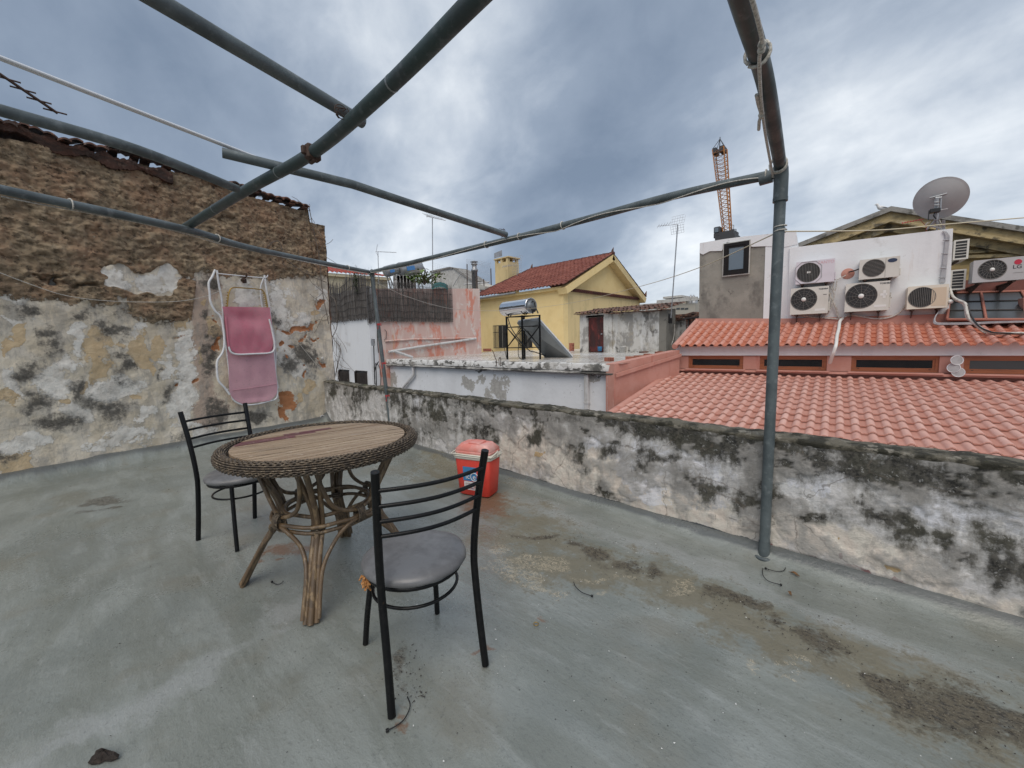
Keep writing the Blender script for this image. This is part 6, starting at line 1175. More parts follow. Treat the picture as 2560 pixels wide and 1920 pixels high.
for i in range(4):
    x0,x1=xs[1+2*i],xs[2+2*i]; b=MB(M0); t_=.045; z0,z1=zw0-.015,zw1-.002
    for A_,B_ in (((x0,.03,z0),(x1,.10,z0+t_)),((x0,.03,z1-t_),(x1,.10,z1)),((x0,.032,z0+t_),(x0+t_,.10,z1-t_)),((x1-t_,.032,z0+t_),(x1,.10,z1-t_))): b.box(A_,B_)
    for A_,B_ in (((x0+t_,.05,z0+t_),(x1-t_,.09,z0+t_+.03)),((x0+t_,.05,z1-t_-.03),(x1-t_,.09,z1-t_)),((x0+t_,.052,z0+t_+.03),(x0+t_+.035,.09,z1-t_-.03)),((x1-t_-.035,.052,z0+t_+.03),(x1-t_,.09,z1-t_-.03))): b.box(A_,B_)
    w=b.build('window','window_wood',T); b=MB(M0); b.box((x0+.07,.075,z0+.07),(x1-.07,.082,z1-.07)); b.build('pane','glass_dusty' if i==3 else 'glass',w)
    b=MB(M0); b.box((x0-.05,-.16,z0-.03),(x1+.05,.03,z0-.004),.004); b.build('sill','salmon',w)
    b=MB(M0); b.box((x0+.10,.04,z0+.04),(x0+.13,.052,z0+.055)); b.box((x1-.13,.04,z0+.04),(x1-.10,.052,z0+.055)); b.build('catch','plastic_black',w)
# lower roof: from the foot of the band down to the party wall corner
sl=math.radians(8); R0=a4(60,1092,OFW+.02); n_=Vector((AV.x*-math.sin(sl),AV.y*-math.sin(sl),math.cos(sl)))
rl=lambda px,py: on(px,py,R0,n_)
uL=R0; lowL=rl(1352,897); run=AV*1; dn_=(lowL-uL).dot(AV); print('roof run',dn_,lowL)
down=Vector((AV.x*math.cos(sl),AV.y*math.cos(sl),math.sin(sl)))
Lr=6.8; eaveL=uL-down*Lr; b=MB(); UL=uL-AU*.25; 
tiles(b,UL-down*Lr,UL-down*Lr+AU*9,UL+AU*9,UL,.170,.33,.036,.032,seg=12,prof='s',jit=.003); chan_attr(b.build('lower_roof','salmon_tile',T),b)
b=MB(); q=UL-AU*.12; b.hexa([q-down*Lr-n_*.3,q-down*Lr+AU*9-n_*.3,q+AU*9-n_*.3,q-n_*.3,q-down*Lr-n_*.02,q-down*Lr+AU*9-n_*.02,q+AU*9-n_*.02,q-n_*.02]); b.build('lower_deck','salmon',T)
b=MB(); b.tube([UL-AU*.02+n_*.02,UL-AU*.02-down*Lr+n_*.02],.075,8); sm=UL+AU*2.92; b.build('verge','salmon',T)
b=MB(); wallbox(b,UL-down*Lr-AU*.1,UL-AU*.1,-6,((UL-down*Lr).z-.1,UL.z-.1),.2); b.build('side_wall','salmon',T)
# grey tower, white strip and white service wall
def wallpoly(pts,off,th,mat,nm,zb=None):
    P_=[a4(X,Y_,off) for X,Y_ in pts]; b=MB(); b.prism(P_,AV*th); return b.build(nm,mat,T)
wallpoly([(143,812),(148,402),(500,356),(486,812)],-.02,1.5,'grey_render','tower')
wallpoly([(146,452),(149,399),(275,378),(388,363),(500,352),(660,331),(668,405),(600,420),(500,415),(430,418),(395,412),(380,400),(290,395),(265,440),(200,442),(165,460)],.012,.03,'white_grimy' if 0 else 'white_paint','tower_whitewash')
wallpoly([(484,812),(499,354),(655,331),(668,410),(660,470),(640,812)],0,.6,'white_paint','pier')
wallpoly([(614,800),(626,424),(1495,321),(1471,812),(1000,812)],.05,.35,'white_paint','service_wall')
wallpoly([(120,850),(125,800),(620,800),(1480,775),(2300,800),(2300,870)],.10,.3,'salmon','flashing')
wallpoly([(1478,880),(1492,600),(2300,560),(2300,880)],-.9,.3,'salmon_shaded','rear_wall')
# tower window
a=a4(278,399,.03); c=a4(406,563,.03); M1=frame((a.x,a.y,0),AU); Lx=(Vector((c.x,c.y,0))-Vector((a.x,a.y,0))).length; zt_,zb_=a4(340,396,.03).z,a4(340,565,.03).z; b=MB(M1); w_=.075; shr=0
for A_,B_ in (((0,-.03,zb_),(Lx,.02,zb_+w_)),((0,-.03,zt_-w_),(Lx,.02,zt_)),((0,-.028,zb_+w_),(w_,.02,zt_-w_)),((Lx-w_,-.028,zb_+w_),(Lx,.02,zt_-w_))): b.box(A_,B_)
for A_,B_ in (((w_,-.015,zb_+w_),(Lx-w_,.02,zb_+w_+.05)),((w_,-.015,zt_-w_-.05),(Lx-w_,.02,zt_-w_)),((w_,-.013,zb_+w_+.05),(w_+.045,.02,zt_-w_-.05)),((Lx-w_-.045,-.013,zb_+w_+.05),(Lx-w_,.02,zt_-w_-.05))): b.box(A_,B_)
w=b.build('window','dark_frame',T); b=MB(M1); b.box((w_,.0,zb_+w_),(Lx-w_,.008,zt_-w_)); b.build('pane','glass_mirror',w)
b=MB(M1)
for A_,B_ in (((-.025,-.012,zb_-.03),(Lx+.025,.028,zb_-.002)),((-.025,-.010,zt_+.002),(Lx+.025,.028,zt_+.02)),((-.025,-.010,zb_),(-.002,.028,zt_)),((Lx+.002,-.010,zb_),(Lx+.025,.028,zt_))): b.box(A_,B_)
b.build('window_trim','pale_gable',w)
# sloped glazing on the right
b=MB(); g=[a4(1455,800,.35),a4(2010,812,.35),a4(1850,640,-.55),a4(1470,672,-.55)]; g=[a4(1462,808,.45),a4(2080,808,.45),a4(1960,655,-.75),a4(1478,668,-.75)]
def lerp2(u,v): return (g[0].lerp(g[1],u)).lerp(g[3].lerp(g[2],u),v)
nn_=(g[1]-g[0]).cross(g[3]-g[0]).normalized(); nn_=nn_ if nn_.z>0 else -nn_
b.add(g,[(0,1,2,3)]); gl=b.build('skylight','glass_dusty',T)
b=MB()
for u in (.0,.36,.80,1.0): b.tube([lerp2(u,0)+nn_*.02,lerp2(u,1)+nn_*.02],.024,4)
for v in (0,1): b.tube([lerp2(0,v)+nn_*.01,lerp2(1,v)+nn_*.01],.026,4)
b.build('glazing_frame','frame_salmon',gl); b=MB()
for v in (.33,.66): b.tube([lerp2(0.02,v)+nn_*.01,lerp2(1,v)+nn_*.01],.012,4)
b.build('glazing_bar','wood_dark_frame',gl)
b=MB(); b.box if 0 else None; q=[a4(1870,690,.1),a4(2100,640,.1),a4(2100,830,.1),a4(1872,800,.1)]; b.prism(q,AV*.3); b.build('side_pier','salmon',T)
# painted patch and pipe stub on the white wall
q=a4(935,562,.055); F=frame(q,AU,z=(0,0,1)); b=MB(F); b.lathe([(.0,-.004),(.115,-.004),(.12,0)],20,ax='y'); b.build('salmon_patch','salmon',T)
# ------------------------------------------------------------ air conditioner units
def ac_unit(name,lab,TLc,TRc,BLc,fan,kind,mat,off=.36,dep=.30,txt=None,cat='air conditioner',group='outdoor air conditioner units on the white service wall',front=None,wall_off=.05):
    a=ac(*Z5(*TLc),off); r=ac(*Z5(*TRc),off); c=ac(*Z5(*BLc),off); w=(Vector((r.x,r.y,0))-Vector((a.x,a.y,0))).length; zt=(a.z+r.z)/2; h=zt-c.z; 
    T=thing(name,lab,cat,(a.x,a.y,c.z),group); F=frame((a.x,a.y,zt-h),AU); fc=ac(*Z5(fan[0],fan[1]),off); fx=(Vector((fc.x,fc.y,0))-Vector((a.x,a.y,0))).dot(AU); fz=fc.z-(zt-h); fr=fan[2]*.2422/873*abs((fc-Vector(CP)).dot(Vector(-RM[:,2])))*1.0
    fr=min(fr,h/2-.03); b=MB(F); N=28; co=[(0,0),(w,0),(w,h),(0,h)]
    b.box((0,.012,0),(w,dep,h),.012)
    # front sheet with a round opening
    ring=[(fx+fr*math.cos(2*PI*k/N),fz+fr*math.sin(2*PI*k/N)) for k in range(N)]; outer=[]
    for k in range(N):
        dx,dz=math.cos(2*PI*k/N),math.sin(2*PI*k/N); t=min([((w if dx>0 else 0)-fx)/dx if abs(dx)>1e-6 else 9,((h if dz>0 else 0)-fz)/dz if abs(dz)>1e-6 else 9]); outer.append((fx+dx*t,fz+dz*t))
    cs=[]
    V=[(x,0,z) for x,z in ring]+[(x,0,z) for x,z in outer]; Fc=[(k,(k+1)%N,(k+1)%N+N,k+N) for k in range(N)]; nb=len(V)
    for (X,Z_) in co:
        # fill the corner triangle
        best=sorted(range(N),key=lambda k:(outer[k][0]-X)**2+(outer[k][1]-Z_)**2)[:2]; V.append((X,0,Z_)); 
    b.add(V[:nb],Fc)
    for (X,Z_) in co:
        ks=[k for k in range(N) if (abs(outer[k][0]-X)<1e-6) != (abs(outer[(k+1)%N][0]-X)<1e-6) and (abs(outer[k][1]-Z_)<1e-6) != (abs(outer[(k+1)%N][1]-Z_)<1e-6)]
        for k in ks: b.add([(outer[k][0],0,outer[k][1]),(X,0,Z_),(outer[(k+1)%N][0],0,outer[(k+1)%N][1])],[(0,1,2)])
    b.add([(0,0,0),(w,0,0),(w,.013,0),(0,.013,0),(0,0,h),(w,0,h),(w,.013,h),(0,.013,h)],[(0,3,2,1),(4,5,6,7),(1,2,6,5),(0,4,7,3)])
    b.add([(x,0,z) for x,z in ring]+[(x,.011,z) for x,z in ring],[(k,k+N,(k+1)%N+N,(k+1)%N) for k in range(N)])
    b.build('casing',mat,T)
    b=MB(F); b.lathe([(0,.0),(fr*.99,.0)],N,(fx,.0105,fz),'y',smooth=False)
    for k in range(3): # fan blades behind the guard
        w0=2*PI*k/3+.5; b.add([(fx+.03*math.cos(w0),.0,fz+.03*math.sin(w0)),(fx+fr*.85*math.cos(w0),.003,fz+fr*.85*math.sin(w0)),(fx+fr*.85*math.cos(w0+.9),.009,fz+fr*.85*math.sin(w0+.9)),(fx+.03*math.cos(w0+1.2),.009,fz+.03*math.sin(w0+1.2))],[(0,1,2,3)])
    b.build('fan','fan_dark',T)
    b=MB(F)
    if kind in ('spokes','swirl'):
        for rr in ([.35,.55,.75,.93] if kind=='spokes' else [.4,.7,.95]): b.tube([(fx+fr*rr*math.cos(2*PI*k/24),-.004,fz+fr*rr*math.sin(2*PI*k/24)) for k in range(24)],.0022,4,closed=True)
        ns=12 if kind=='spokes' else 18
        for k in range(ns):
            w0=2*PI*k/ns; sw=.0 if kind=='spokes' else .5
            b.tube([(fx+fr*f*math.cos(w0+sw*f),-.005,fz+fr*f*math.sin(w0+sw*f)) for f in (.15,.4,.7,.98)],.0035,4)
    elif kind=='v':
        for k in range(-7,8):
            x=fr*k/7.6; z=math.sqrt(max(0,fr*fr-x*x)); b.tube([(fx+x,-.004,fz-z),(fx+x,-.004,fz+z)],.0045,4)
    elif kind=='h':
        for k in range(-6,7):
            z=fr*k/6.6; x=math.sqrt(max(0,fr*fr-z*z)); b.tube([(fx-x,-.004,fz+z),(fx+x,-.004,fz+z)],.006,4)
    b.tube([(fx+fr*1.0*math.cos(2*PI*k/28),-.002,fz+fr*1.0*math.sin(2*PI*k/28)) for k in range(28)],.006,5,closed=True); b.build('guard','grille',T)
    if kind in ('spokes','swirl'): b=MB(F); b.lathe([(0,-.016),(fr*.17,-.013),(fr*.19,-.004),(fr*.19,.0)],16,(fx,0,fz),'y'); b.build('hub','hub',T)
    # feet and wall brackets
    reach=off-wall_off-.0+.02
    for x in (w*.17,w*.80): 
        b=MB(F); b.box((x-.02,.02,-.035),(x+.02,reach,-.012)); b.add([(x-.004,.04,-.035),(x-.004,reach-.005,-.035),(x-.004,reach-.005,-.22),(x+.004,.04,-.035),(x+.004,reach-.005,-.035),(x+.004,reach-.005,-.22)],[(0,1,2),(5,4,3),(0,3,4,1),(1,4,5,2),(2,5,3,0)]); b.box((x-.03,.02,-.012),(x+.03,dep*.9,0))
        b.build('wall_bracket','rust',T)
    b=MB(F); b.box((w+.0005,.05,h*.08),(w+.028,.22,h*.42),.008); b.build('valve_cover',mat,T)
    for t in (txt or []):
        kind_,args=t[0],t[1:]
        if kind_=='text':
            s,fx_,fz_,size,m_,nm=args; b=MB(); text_mesh(b,s,F@Matrix.Translation((w*fx_,-.002,h*fz_))@Matrix.Rotation(PI/2,4,'X'),size,.002,bold=.0015); b.build(nm,m_,T)
        elif kind_=='plate':
            x0,z0,x1,z1,m_,nm=args; b=MB(F); b.box((w*x0,-.003,h*z0),(w*x1,-.0,h*z1)); b.build(nm,m_,T)
        elif kind_=='oval':
            x,z,rx,rz,m_,nm=args; b=MB(F); b.lathe([(0,-.004),(rx,-.004),(rx,0)],20,(w*x,0,h*z),'y',sy=rz/rx,smooth=False); b.build(nm,m_,T)
        elif kind_=='bezel':
            b=MB(F); k_=fr*1.12; b.tube([(fx+a_*k_,-.004,fz+c_*k_) for a_,c_ in ((-.55,-1),(.55,-1),(1,-.55),(1,.55),(.55,1),(-.55,1),(-1,.55),(-1,-.55))],.008,5,closed=True); b.build('bezel','conduit',T)
    return T
ac_unit('air_conditioner','lilac white air conditioner with faded red lettering, upper left of the white wall',(183,268),(530,237),(172,470),(289,362,84),'v','ac_lilac',txt=[('text','SANYO',.78,.87,.088,'faded_red','lettering'),('bezel',),('plate',.29,.46,.39,.54,'hub','centre_badge')])
ac_unit('air_conditioner','cream air conditioner with spoked fan guard, lower left beside the grey tower',(135,507),(475,478),(122,740),(248,602,95),'spokes','ac_white',txt=[('text','TOSHIBA',.86,.90,.042,'ink','lettering'),('plate',.66,.10,.93,.18,'hub','label_plate'),('plate',.86,.68,.95,.70,'ink','badge')])
ac_unit('air_conditioner','air conditioner with dark oval badge and horizontal grille, upper middle of the wall',(750,245),(1110,218),(735,428),(872,322,103),'h','ac_white',txt=[('oval',.82,.82,.075,.042,'logo_navy','badge'),('text','Carrier',.82,.82,.04,'hub','lettering'),('plate',.655,.03,.662,.97,'grille','panel_seam')])
ac_unit('air_conditioner','large air conditioner with torn white tape on its front, lower middle of the wall',(625,462),(1022,435),(608,715),(760,572,108),'spokes','ac_white',txt=[('text','TOSHIBA',.90,.92,.045,'ink','lettering'),('plate',.68,.12,.94,.19,'hub','label_plate'),('plate',.80,.50,.95,.58,'hub','tape'),('plate',.86,.42,.92,.68,'hub','tape')])
ac_unit('air_conditioner','tan fronted air conditioner in a cream frame at the lower right end of the wall',(1180,490),(1548,462),(1165,692),(1302,583,104),'v','ac_cream',txt=[('plate',.05,.10,.95,.90,'ac_tan','front_panel')] if 0 else [('plate',.60,.10,.95,.88,'ac_tan','front_panel')])
ac_unit('air_conditioner','grey air conditioner with round red logo at the right edge of the photo',(1765,262),(2250,206),(1757,455),(1930,335,128),'swirl','ac_grey',off=.1,wall_off=-.9,txt=[('oval',.835,.77,.048,.048,'logo_red','logo'),('text','LG',.83,.56,.095,'ink','lettering'),('text','L',.838,.77,.05,'ac_grey','logo_mark'),('plate',.76,.30,.95,.315,'grille','small_print')],group=None)
def side_unit(lab,TL,TR,BL,n):
    a=ac(*Z5(*TL),-.15); r=ac(*Z5(*TR),-.15); c=ac(*Z5(*BL),-.15); w=(r-a).dot(AU); h=(a.z+r.z)/2-c.z; T=thing('air_conditioner',lab,'air conditioner',(a.x,a.y,c.z),'air conditioners turned sideways behind the wall'); F=frame((a.x,a.y,c.z),AU); b=MB(F)
    b.box((0,.006,0),(w,.75,h),.01); fz0,fz1=.07*h,.93*h
    x0,x1=w*.12,w*.86; 
    for A_,B_ in (((0,-.008,0),(x0,.0055,h)),((x1,-.008,0),(w,.0055,h)),((x0,-.008,0),(x1,.0055,fz0)),((x0,-.008,fz1),(x1,.0055,h))): b.box(A_,B_)
    for k in range(1,n): z=fz0+(fz1-fz0)*k/n; b.box((x0,-.006,z-.0055),(x1,.005,z+.0055))
    b.build('casing','ac_white',T); b=MB(F); b.box((x0,.001,fz0),(x1,.0058,fz1)); b.build('louvre_opening','fan_dark',T); b=MB(F); b.box((w*.3,.1,-.03),(w*.5,1.1,0)); b.build('wall_bracket','rust',T)
side_unit('upper of two narrow louvred air conditioners seen end-on beside the wall edge',(1590,80),(1730,55),(1575,252),6)
side_unit('lower of two narrow louvred air conditioners seen end-on beside the wall edge',(1562,345),(1702,325),(1552,520),6)
# pipes, cables
def pp(pts,off,r,mat='insulation',n=6,seg=7): return [ (ac(*Z5(x,y_),off if not isinstance(off,(list,tuple)) else off[i])) for i,(x,y_) in enumerate(pts)]
def cab(name,sets,mat,lab,cat):
    b=MB()
    for pts,off,r in sets: b.tube(smooth_line(pp(pts,off,r),6),r,7)
    return tag(b.build(name,mat),lab,cat)
cab('wrapped_pipe',[([(595,772),(570,800),(562,860),(545,930),(538,1000),(520,1060),(500,1110),(482,1168)],[.15,.35,.8,1.25,1.72,1.78,1.72,1.55],.032)],'hub','thick white wrapped pipe hanging over the upper tile roof to a window pier','pipe')
cab('refrigerant_pipe',[([(225,745),(330,762),(430,768),(560,778),(600,775)],.12,.017),([(470,540),(500,600),(540,690),(560,765),(590,780)],.14,.018),([(478,480),(520,560),(478,700),(430,765)],.16,.012),([(490,540),(478,640),(470,720)],.18,.012)],'insulation','pale pipes hanging between the two left air conditioners and gathering at the roof','pipe')
cab('refrigerant_pipe',[([(600,765),(650,745),(720,748),(800,762),(900,775),(1000,765),(1080,735),(1130,690),(1155,650)],.12,.018),([(1025,540),(1015,600),(1030,580)],.2,.012)],'insulation','pale sagging pipe along the wall foot towards the tan air conditioner','pipe')
cab('cable',[([(540,430),(560,420),(600,400),(625,385)],.10,.010),([(520,440),(510,490),(530,520),(545,440)],.16,.010)],'insulation','thin white cable from the salmon patch to the upper left air conditioner','cable')
cab('cable',[([(650,358),(700,345),(742,330)],[.08,.15,.2],.014)],'plastic_black','short black pipe from the salmon patch into the badge air conditioner','cable')
b=MB()
for k in range(4):
    b.tube(smooth_line([ac(*Z5(x,y_),.075) for x,y_ in ((1500+k*8-10,-8+k*2),(1520+k*8-10,20),(1525+k*9-8,50),(1515+k*9-8,150),(1500+k*10-12,300),(1482+k*12-14,452))],5),.012,6)
for X,Y_ in ((1518,72),(1506,193),(1490,322),(1482,405)): a=ac(*Z5(X-30,Y_),.095); c=ac(*Z5(X+30,Y_),.095); b.tube([a,c],.009,4)
tag(b.build('conduit_bundle','conduit'),'bundle of four grey conduits clipped down the right edge of the white wall','conduit')
cab('cable_bundle',[([(1550,500),(1575,570),(1620,605),(1690,640),(1705,720),(1730,780),(1790,830),(1870,880),(1960,905),(2120,905),(2280,915)],[.1,.25,.45,.6,.75,.8,.9,1.1,1.2,1.2,1.2],.024),([(1556,520),(1590,600),(1640,625),(1682,660),(1700,760),(1760,815),(1850,890),(1950,912),(2120,900),(2280,905)],[.1,.25,.45,.6,.75,.8,.95,1.15,1.25,1.25],.016)],'insulation','thick pale cable bundle snaking down over the skylight and tiles','cable')
cab('cable',[([(1715,650),(1725,700),(1750,760),(1810,840),(1900,885),(1990,900),(2280,908)],[.66,.72,.82,.98,1.2,1.24,1.26],.014)],'plastic_black','black cable twisted with the pale bundle over the skylight','cable')
b=MB()
for k in range(3): b.tube(smooth_line([ac(*Z5(x+k*4,y_-k*6),o) for (x,y_),o in zip(((1470,690),(1425,750),(1408,795),(1425,822),(1500,826),(1750,822),(1950,812),(2280,802)),(.2,.3,.38,.42,.45,.45,.45,.45))],5),.012,6)
tag(b.build('conduit_bundle','conduit'),'grey conduits bending along the bottom of the skylight','conduit')
b=MB(); q=ac(*Z5(1555,622),.3); b.lathe([(0,-.05),(.035,-.045),(.045,.0),(.035,.045),(0,.05)],12,q,'y'); tag(b.build('round_sensor','hub'),'small white round fitting at the right end of the tan air conditioner','fitting')
# floodlights
T=thing('floodlight','cluster of three round metal floodlights beside the right window','floodlight',tuple(a4(1515,1060,OFW)))
for X,Y_,tl in ((1515,1022,.2),(1498,1062,-.25),(1522,1086,.0)):
    q=a4(X,Y_,OFW+.16); F=frame(q,AU,z=(0,0,1)).to_4x4(); F=F@Matrix.Rotation(tl,4,'Z')@Matrix.Rotation(-.15,4,'X'); b=MB(F); b.lathe([(0,.09),(.035,.085),(.05,.05),(.082,.0),(.088,-.006),(.082,-.012),(.076,-.004)],20,ax='y'); l=b.build('lamp','alu',T)
    b=MB(F); b.lathe([(0,-.010),(.074,-.004)],20,ax='y'); b.build('lens','conduit',l); b=MB(F)
    for k in range(-3,4): z=k*.02; x=math.sqrt(.074**2-z*z); b.tube([(-x,-.013,z),(x,-.013,z)],.0018,4)
    b.build('lamp_grid','hub',l)
b=MB(); q=a4(1512,1058,OFW+.05); b.box(tuple(q-Vector((.03,.06,.10))),tuple(q+Vector((.03,.06,.10))),.01); b.build('mount','conduit',T)
# ------------------------------------------------------------ satellite dish
Z8=lambda X,Y_:(1935.5+X*.2291,363+Y_*.2291)
OD=-.1; dc=ac(*Z8(415,290),OD); bas=ac(*Z8(385,560),OD); T=thing('satellite_dish','large round grey satellite dish seen from behind on the white wall top','satellite dish',tuple(bas))
look=(dc-Vector(CP)).normalized(); nd=(Vector((look.x*.62+.10,look.y*.9,0)).normalized()+Vector((0,0,.42))).normalized(); RD=.40
F=frame(dc,nd.cross(Vector((0,0,1))),z=(0,0,1)); X_=nd.cross(Vector((0,0,1))).normalized(); Y_=X_.cross(nd).normalized(); F=Matrix((X_,Y_,nd)).transposed().to_4x4(); F.translation=dc
b=MB(F); prof=[(RD*t,.30*RD*t*t-.10) for t in (0.001,.15,.3,.45,.6,.75,.9,1.)]+[(RD*1.012,.205*1-.10+.08*0+.30*RD-.205),(RD*1.0,.30*RD-.10+.012)]
prof=[(RD*t,.30*RD*t*t-.10) for t in (0.001,.15,.3,.45,.6,.75,.9,1.)]; prof+=[(RD*1.015,prof[-1][1]),(RD*1.015,prof[-1][1]+.015),(RD*.99,prof[-1][1]+.013)]+[(RD*t,.30*RD*t*t-.088) for t in (.9,.6,.3,.001)]
b.lathe(prof,56); b.build('reflector','dish',T)
m8=lambda X,Y_,o=.22: ac(*Z8(X,Y_),OD+o)
b=MB(); b.tube([m8(318,282,.13),m8(400,262,.13),m8(480,240,.13)],.018,6); b.tube([m8(370,285,.16),m8(430,280,.16)],.03,6); b.tube([m8(385,290,.2),m8(380,490,.15)],.035,10); b.tube([m8(425,290,.18),m8(418,400,.18)],.016,6)
for y_ in (322,350): b.tube([m8(360,y_,.24),m8(405,y_,.24)],.012,6)
b.tube([m8(385,385,.2),m8(430,395,.2),m8(488,382,.2)],.010,5); b.build('mount','tank_grey',T)
b=MB(); q=m8(350,410,.28); b.M=frame(q,AU,z=(0,0,1)); b.box((-.05,-.05,-.03),(.10,.06,.05),.008); b.box((-.07,-.03,-.16),(-.055,.0,.03)); b.tube([(.04,0,0),(.01,0,-.08),(.05,0,-.16)],.012,5); b.M=None; b.build('positioner','plastic_black',T)
b=MB(); 
for X0,Y0,X1,Y1 in ((380,480,290,580),(380,480,420,580),(425,465,330,545),(330,545,440,575),(455,490,455,580),(440,490,440,580),(385,490,385,590)): b.tube([m8(X0,Y0,.15),m8(X1,Y1,.10)],.016,6)
b.build('tripod','tank_grey',T)
b=MB(); b.tube(smooth_line([m8(330,500,.2),m8(270,540,.2),m8(300,510,.2)],5),.006,5); b.tube(smooth_line([m8(405,480,.1),m8(430,540,.08),m8(470,590,.05)],5),.010,5); b.build('cable','insulation',T)
# ------------------------------------------------------------ pediment building
OP=-5.2; p4=lambda X,Y_,o=0: a4(X,Y_,OP+o)
T=thing('pediment_building','weathered ochre classical pediment rising behind the white service wall','building',tuple(p4(1155,500)-Vector((0,0,8))))
apx=p4(1155,226); lft=p4(560,460); rgt=p4(2300,405); 
b=MB(); b.prism([p4(600,470),p4(1155,262),p4(2300,440),p4(2300,900),p4(600,900)],AV*.5); b.build('gable_wall','ochre_board',T)
def corn(P0,P1,w0,w1,o,mat,nm):
    a=P0; c=P1; d=(c-a).normalized(); n=Vector((0,0,1)); b=MB(); b.prism([a-n*w0,c-n*w0,c-n*w1,a-n*w1],AV*(o+.45)); 
    b.v=[q-AV*o for q in b.v]; return b.build(nm,mat,T)
for (P0,P1) in ((lft,apx),(apx,rgt)):
    corn(P0,P1,0,.14,.55,'concrete','coping'); corn(P0,P1,.142,.34,.42,'ochre_cornice','cornice'); corn(P0,P1,.342,.44,.50,'ochre_cornice','cornice'); corn(P0,P1,.442,.66,.25,'ochre_cornice','cornice')
b=MB(); zl=p4(1700,438).z
for X0,Y0,X1,Y1,o in ((1480,446,2300,400,.12),(1480,470,2300,448,.18),(1570,400,2300,360,.05)): a=p4(X0,Y0); c=p4(X1,Y1); b.prism([a,c,c-Vector((0,0,.07)),a-Vector((0,0,.09))],-AV*o)
b.build('moulding','ochre_cornice',T)
P0=apx+AV*.1; P1=rgt+AV*.1; b=MB(); b.prism([lft+Vector((0,0,.01)),apx+Vector((0,0,.02)),rgt+Vector((0,0,.01)),rgt-Vector((0,0,.05)),apx-Vector((0,0,.05)),lft-Vector((0,0,.05))],AV*6); b.build('roof','old_tile',T)
# seagull
q=p4(1113,238,.2); T=thing('seagull','white seagull standing on the pediment ridge left of the dish','seagull',tuple(q)); F=frame(q+Vector((0,0,.085)),(-.7,-.2,0))@Matrix.Scale(.68,4); b=MB(F)
L=[(-.20,.05,.02),(-.12,.06,.055),(-.02,.08,.085),(.07,.11,.08),(.12,.17,.052),(.145,.235,.045),(.175,.265,.05),(.205,.265,.035),(.222,.262,.012)]
b.tube([(x,0,z) for x,z,r in L],[r*1.15 for x,z,r in L],12); b.build('body','gull_white',T)
b=MB(F); b.tube([(.215,0,.262),(.25,0,.255),(.262,0,.243)],[.012,.010,.004],6); b.build('beak','cord_yellow',T)
b=MB(F)
for s in (-1,1): b.tube([(.05,s*.072,.12),(-.06,s*.078,.09),(-.18,s*.05,.055),(-.27,s*.015,.035)],[.02,.055,.035,.006],8,flat=.35)
b.build('wing','gull_grey',T); b=MB(F)
for s in (-1,1): b.tube([(.0,s*.03,.02),(.0,s*.03,-.12)],.007,5); b.tube([(-.01,s*.03,-.12),(.04,s*.035,-.12)],.006,5)
b.build('legs','crane_yellow',T)
# small red antenna
a=ac(*Z8(60,520),-.4); c=ac(*Z8(230,488),-.4); b=MB(); b.tube([a,c+(c-a)*.2],.006,5)
for k in range(7): q=a.lerp(c,k/6.5); b.tube([q-Vector((0,.08,.02)),q+Vector((0,.08,.03))],.009,5)
b.tube([c,c+Vector((.1,.3,-.1)),c+Vector((.12,.4,-.7))],.006,5); tag(b.build('antenna','cord_red'),'small red and white antenna in front of the pediment left of the dish','antenna')
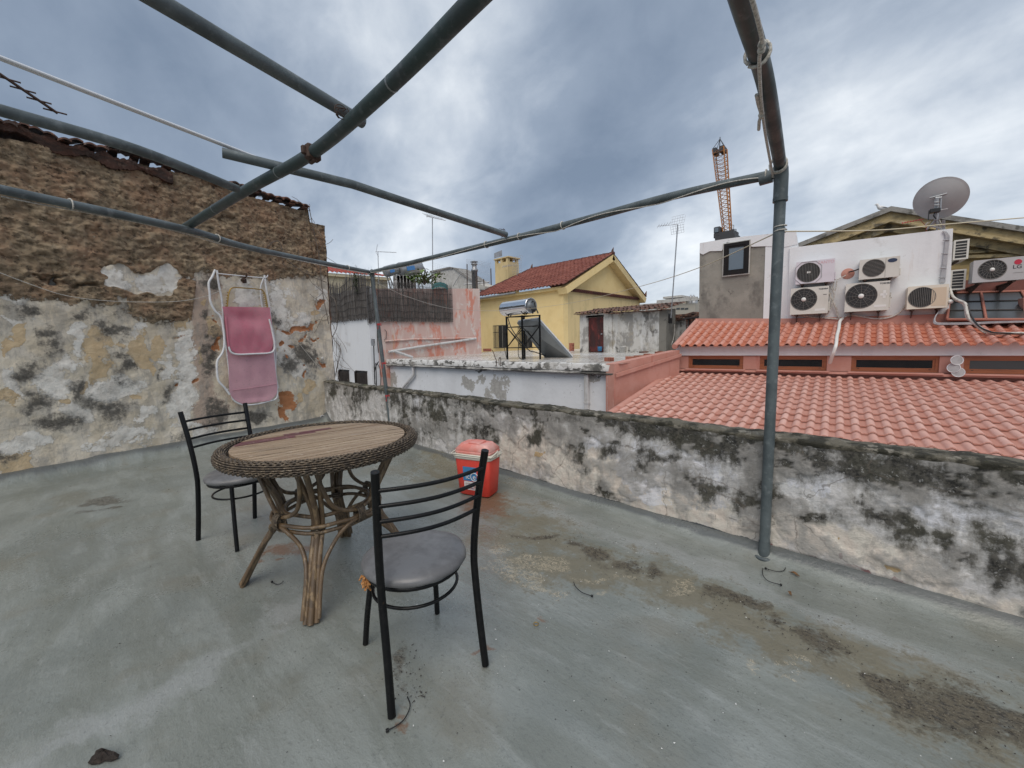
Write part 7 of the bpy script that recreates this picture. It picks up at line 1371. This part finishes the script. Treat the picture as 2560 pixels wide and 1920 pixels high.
# small tv aerial and red thing ends
# ------------------------------------------------------------ crane
YK=80.; ck=lambda X,Y_: gy(1700/SS+X*.229/SS,320/SS+Y_*.229/SS,YK)
T=thing('tower_crane','orange lattice tower crane far away above the grey tower','crane',tuple(Vector((ck(520,1210).x,YK,-6))))
A=ck(520,1180); Bt=ck(432,235); wA=(ck(552,1100)-ck(480,1100)).length/2; wB=(ck(490,235)-ck(375,235)).length/2
b=MB(); chords=[]
for sx,sy in ((-1,-1),(1,-1),(1,1),(-1,1)):
    a=A+Vector((sx*wA,sy*wA,0)); c=Bt+Vector((sx*wB,sy*wB,0)); chords.append((a,c)); b.tube([a,c],.12 if sx>0 else .08,5)
NB=22
for k in range(NB):
    f0,f1=k/NB,(k+1)/NB
    for i in range(4):
        j=(i+1)%4; p0=chords[i][0].lerp(chords[i][1],f0); p1=chords[j][0].lerp(chords[j][1],f1); q0=chords[j][0].lerp(chords[j][1],f0); b.tube([p0,p1],.04,4,cap=False); b.tube([p0,q0],.04,4,cap=False)
b.build('jib_lattice','crane_yellow',T)
b=MB(); tp=ck(437,118)
for a,c in chords: b.tube([c,tp],.05,4)
b.tube([Bt,tp+Vector((0,0,.3))],.07,4); b.box(tuple(Bt+Vector((-wB,-wB,-.7))),tuple(Bt+Vector((-wB*.3,wB,.2)))); b.box(tuple(Bt+Vector((wB*.2,-wB,-.7))),tuple(Bt+Vector((wB,wB,.2)))); b.build('jib_head','crane_dark',T)
a=ck(388,1095); c=ck(455,1150); b=MB(); b.box((a.x,YK-1,c.z),(c.x,YK+1,a.z),.1); b.box((a.x,YK-1,ck(388,1215).z),(c.x,YK+1,ck(388,1160).z),.1); cb_=b.build('cab','crane_dark',T); b=MB(); q0,q1=ck(400,1105),ck(440,1145); b.box((q0.x,YK-1.08,q1.z),(q1.x,YK-1.02,q0.z)); b.build('cab_window','sticker_blue' if 0 else 'glass_mirror',cb_)
b=MB(); q0,q1=ck(455,1155),ck(612,1180); b.box((q0.x,YK-1.5,q1.z),(q1.x,YK+1.5,q0.z)); 
for X in (460,490,560,590,612): b.tube([ck(X,1155),ck(X,1105)],.06,4)
b.tube([ck(455,1130),ck(490,1130)],.05,4); b.tube([ck(560,1105),ck(614,1105)],.05,4); b.tube([ck(560,1130),ck(614,1130)],.05,4); b.tube([ck(555,1060),ck(588,1060),ck(585,1110)],.05,4); b.tube([ck(555,1060),ck(560,1110)],.05,4); b.build('platform','crane_dark',T)
b=MB(); q=ck(520,1185); b.box((q.x-1.6,YK-1.6,q.z-.8),(q.x+1.6,YK+1.6,q.z)); 
for sx in (-1,1):
    for sy in (-1,1): b.tube([(q.x+sx*1,YK+sy*1,q.z-.5),(q.x+sx*1,YK+sy*1,-6)],.14,5)
for k in range(12):
    z=q.z-.8-k*2
    if z>-5: b.tube([(q.x-1,YK-1,z),(q.x+1,YK-1,z-2)],.07,4); b.tube([(q.x+1,YK-1,z),(q.x+1,YK+1,z-2)],.07,4)
b.build('mast','crane_dark',T)
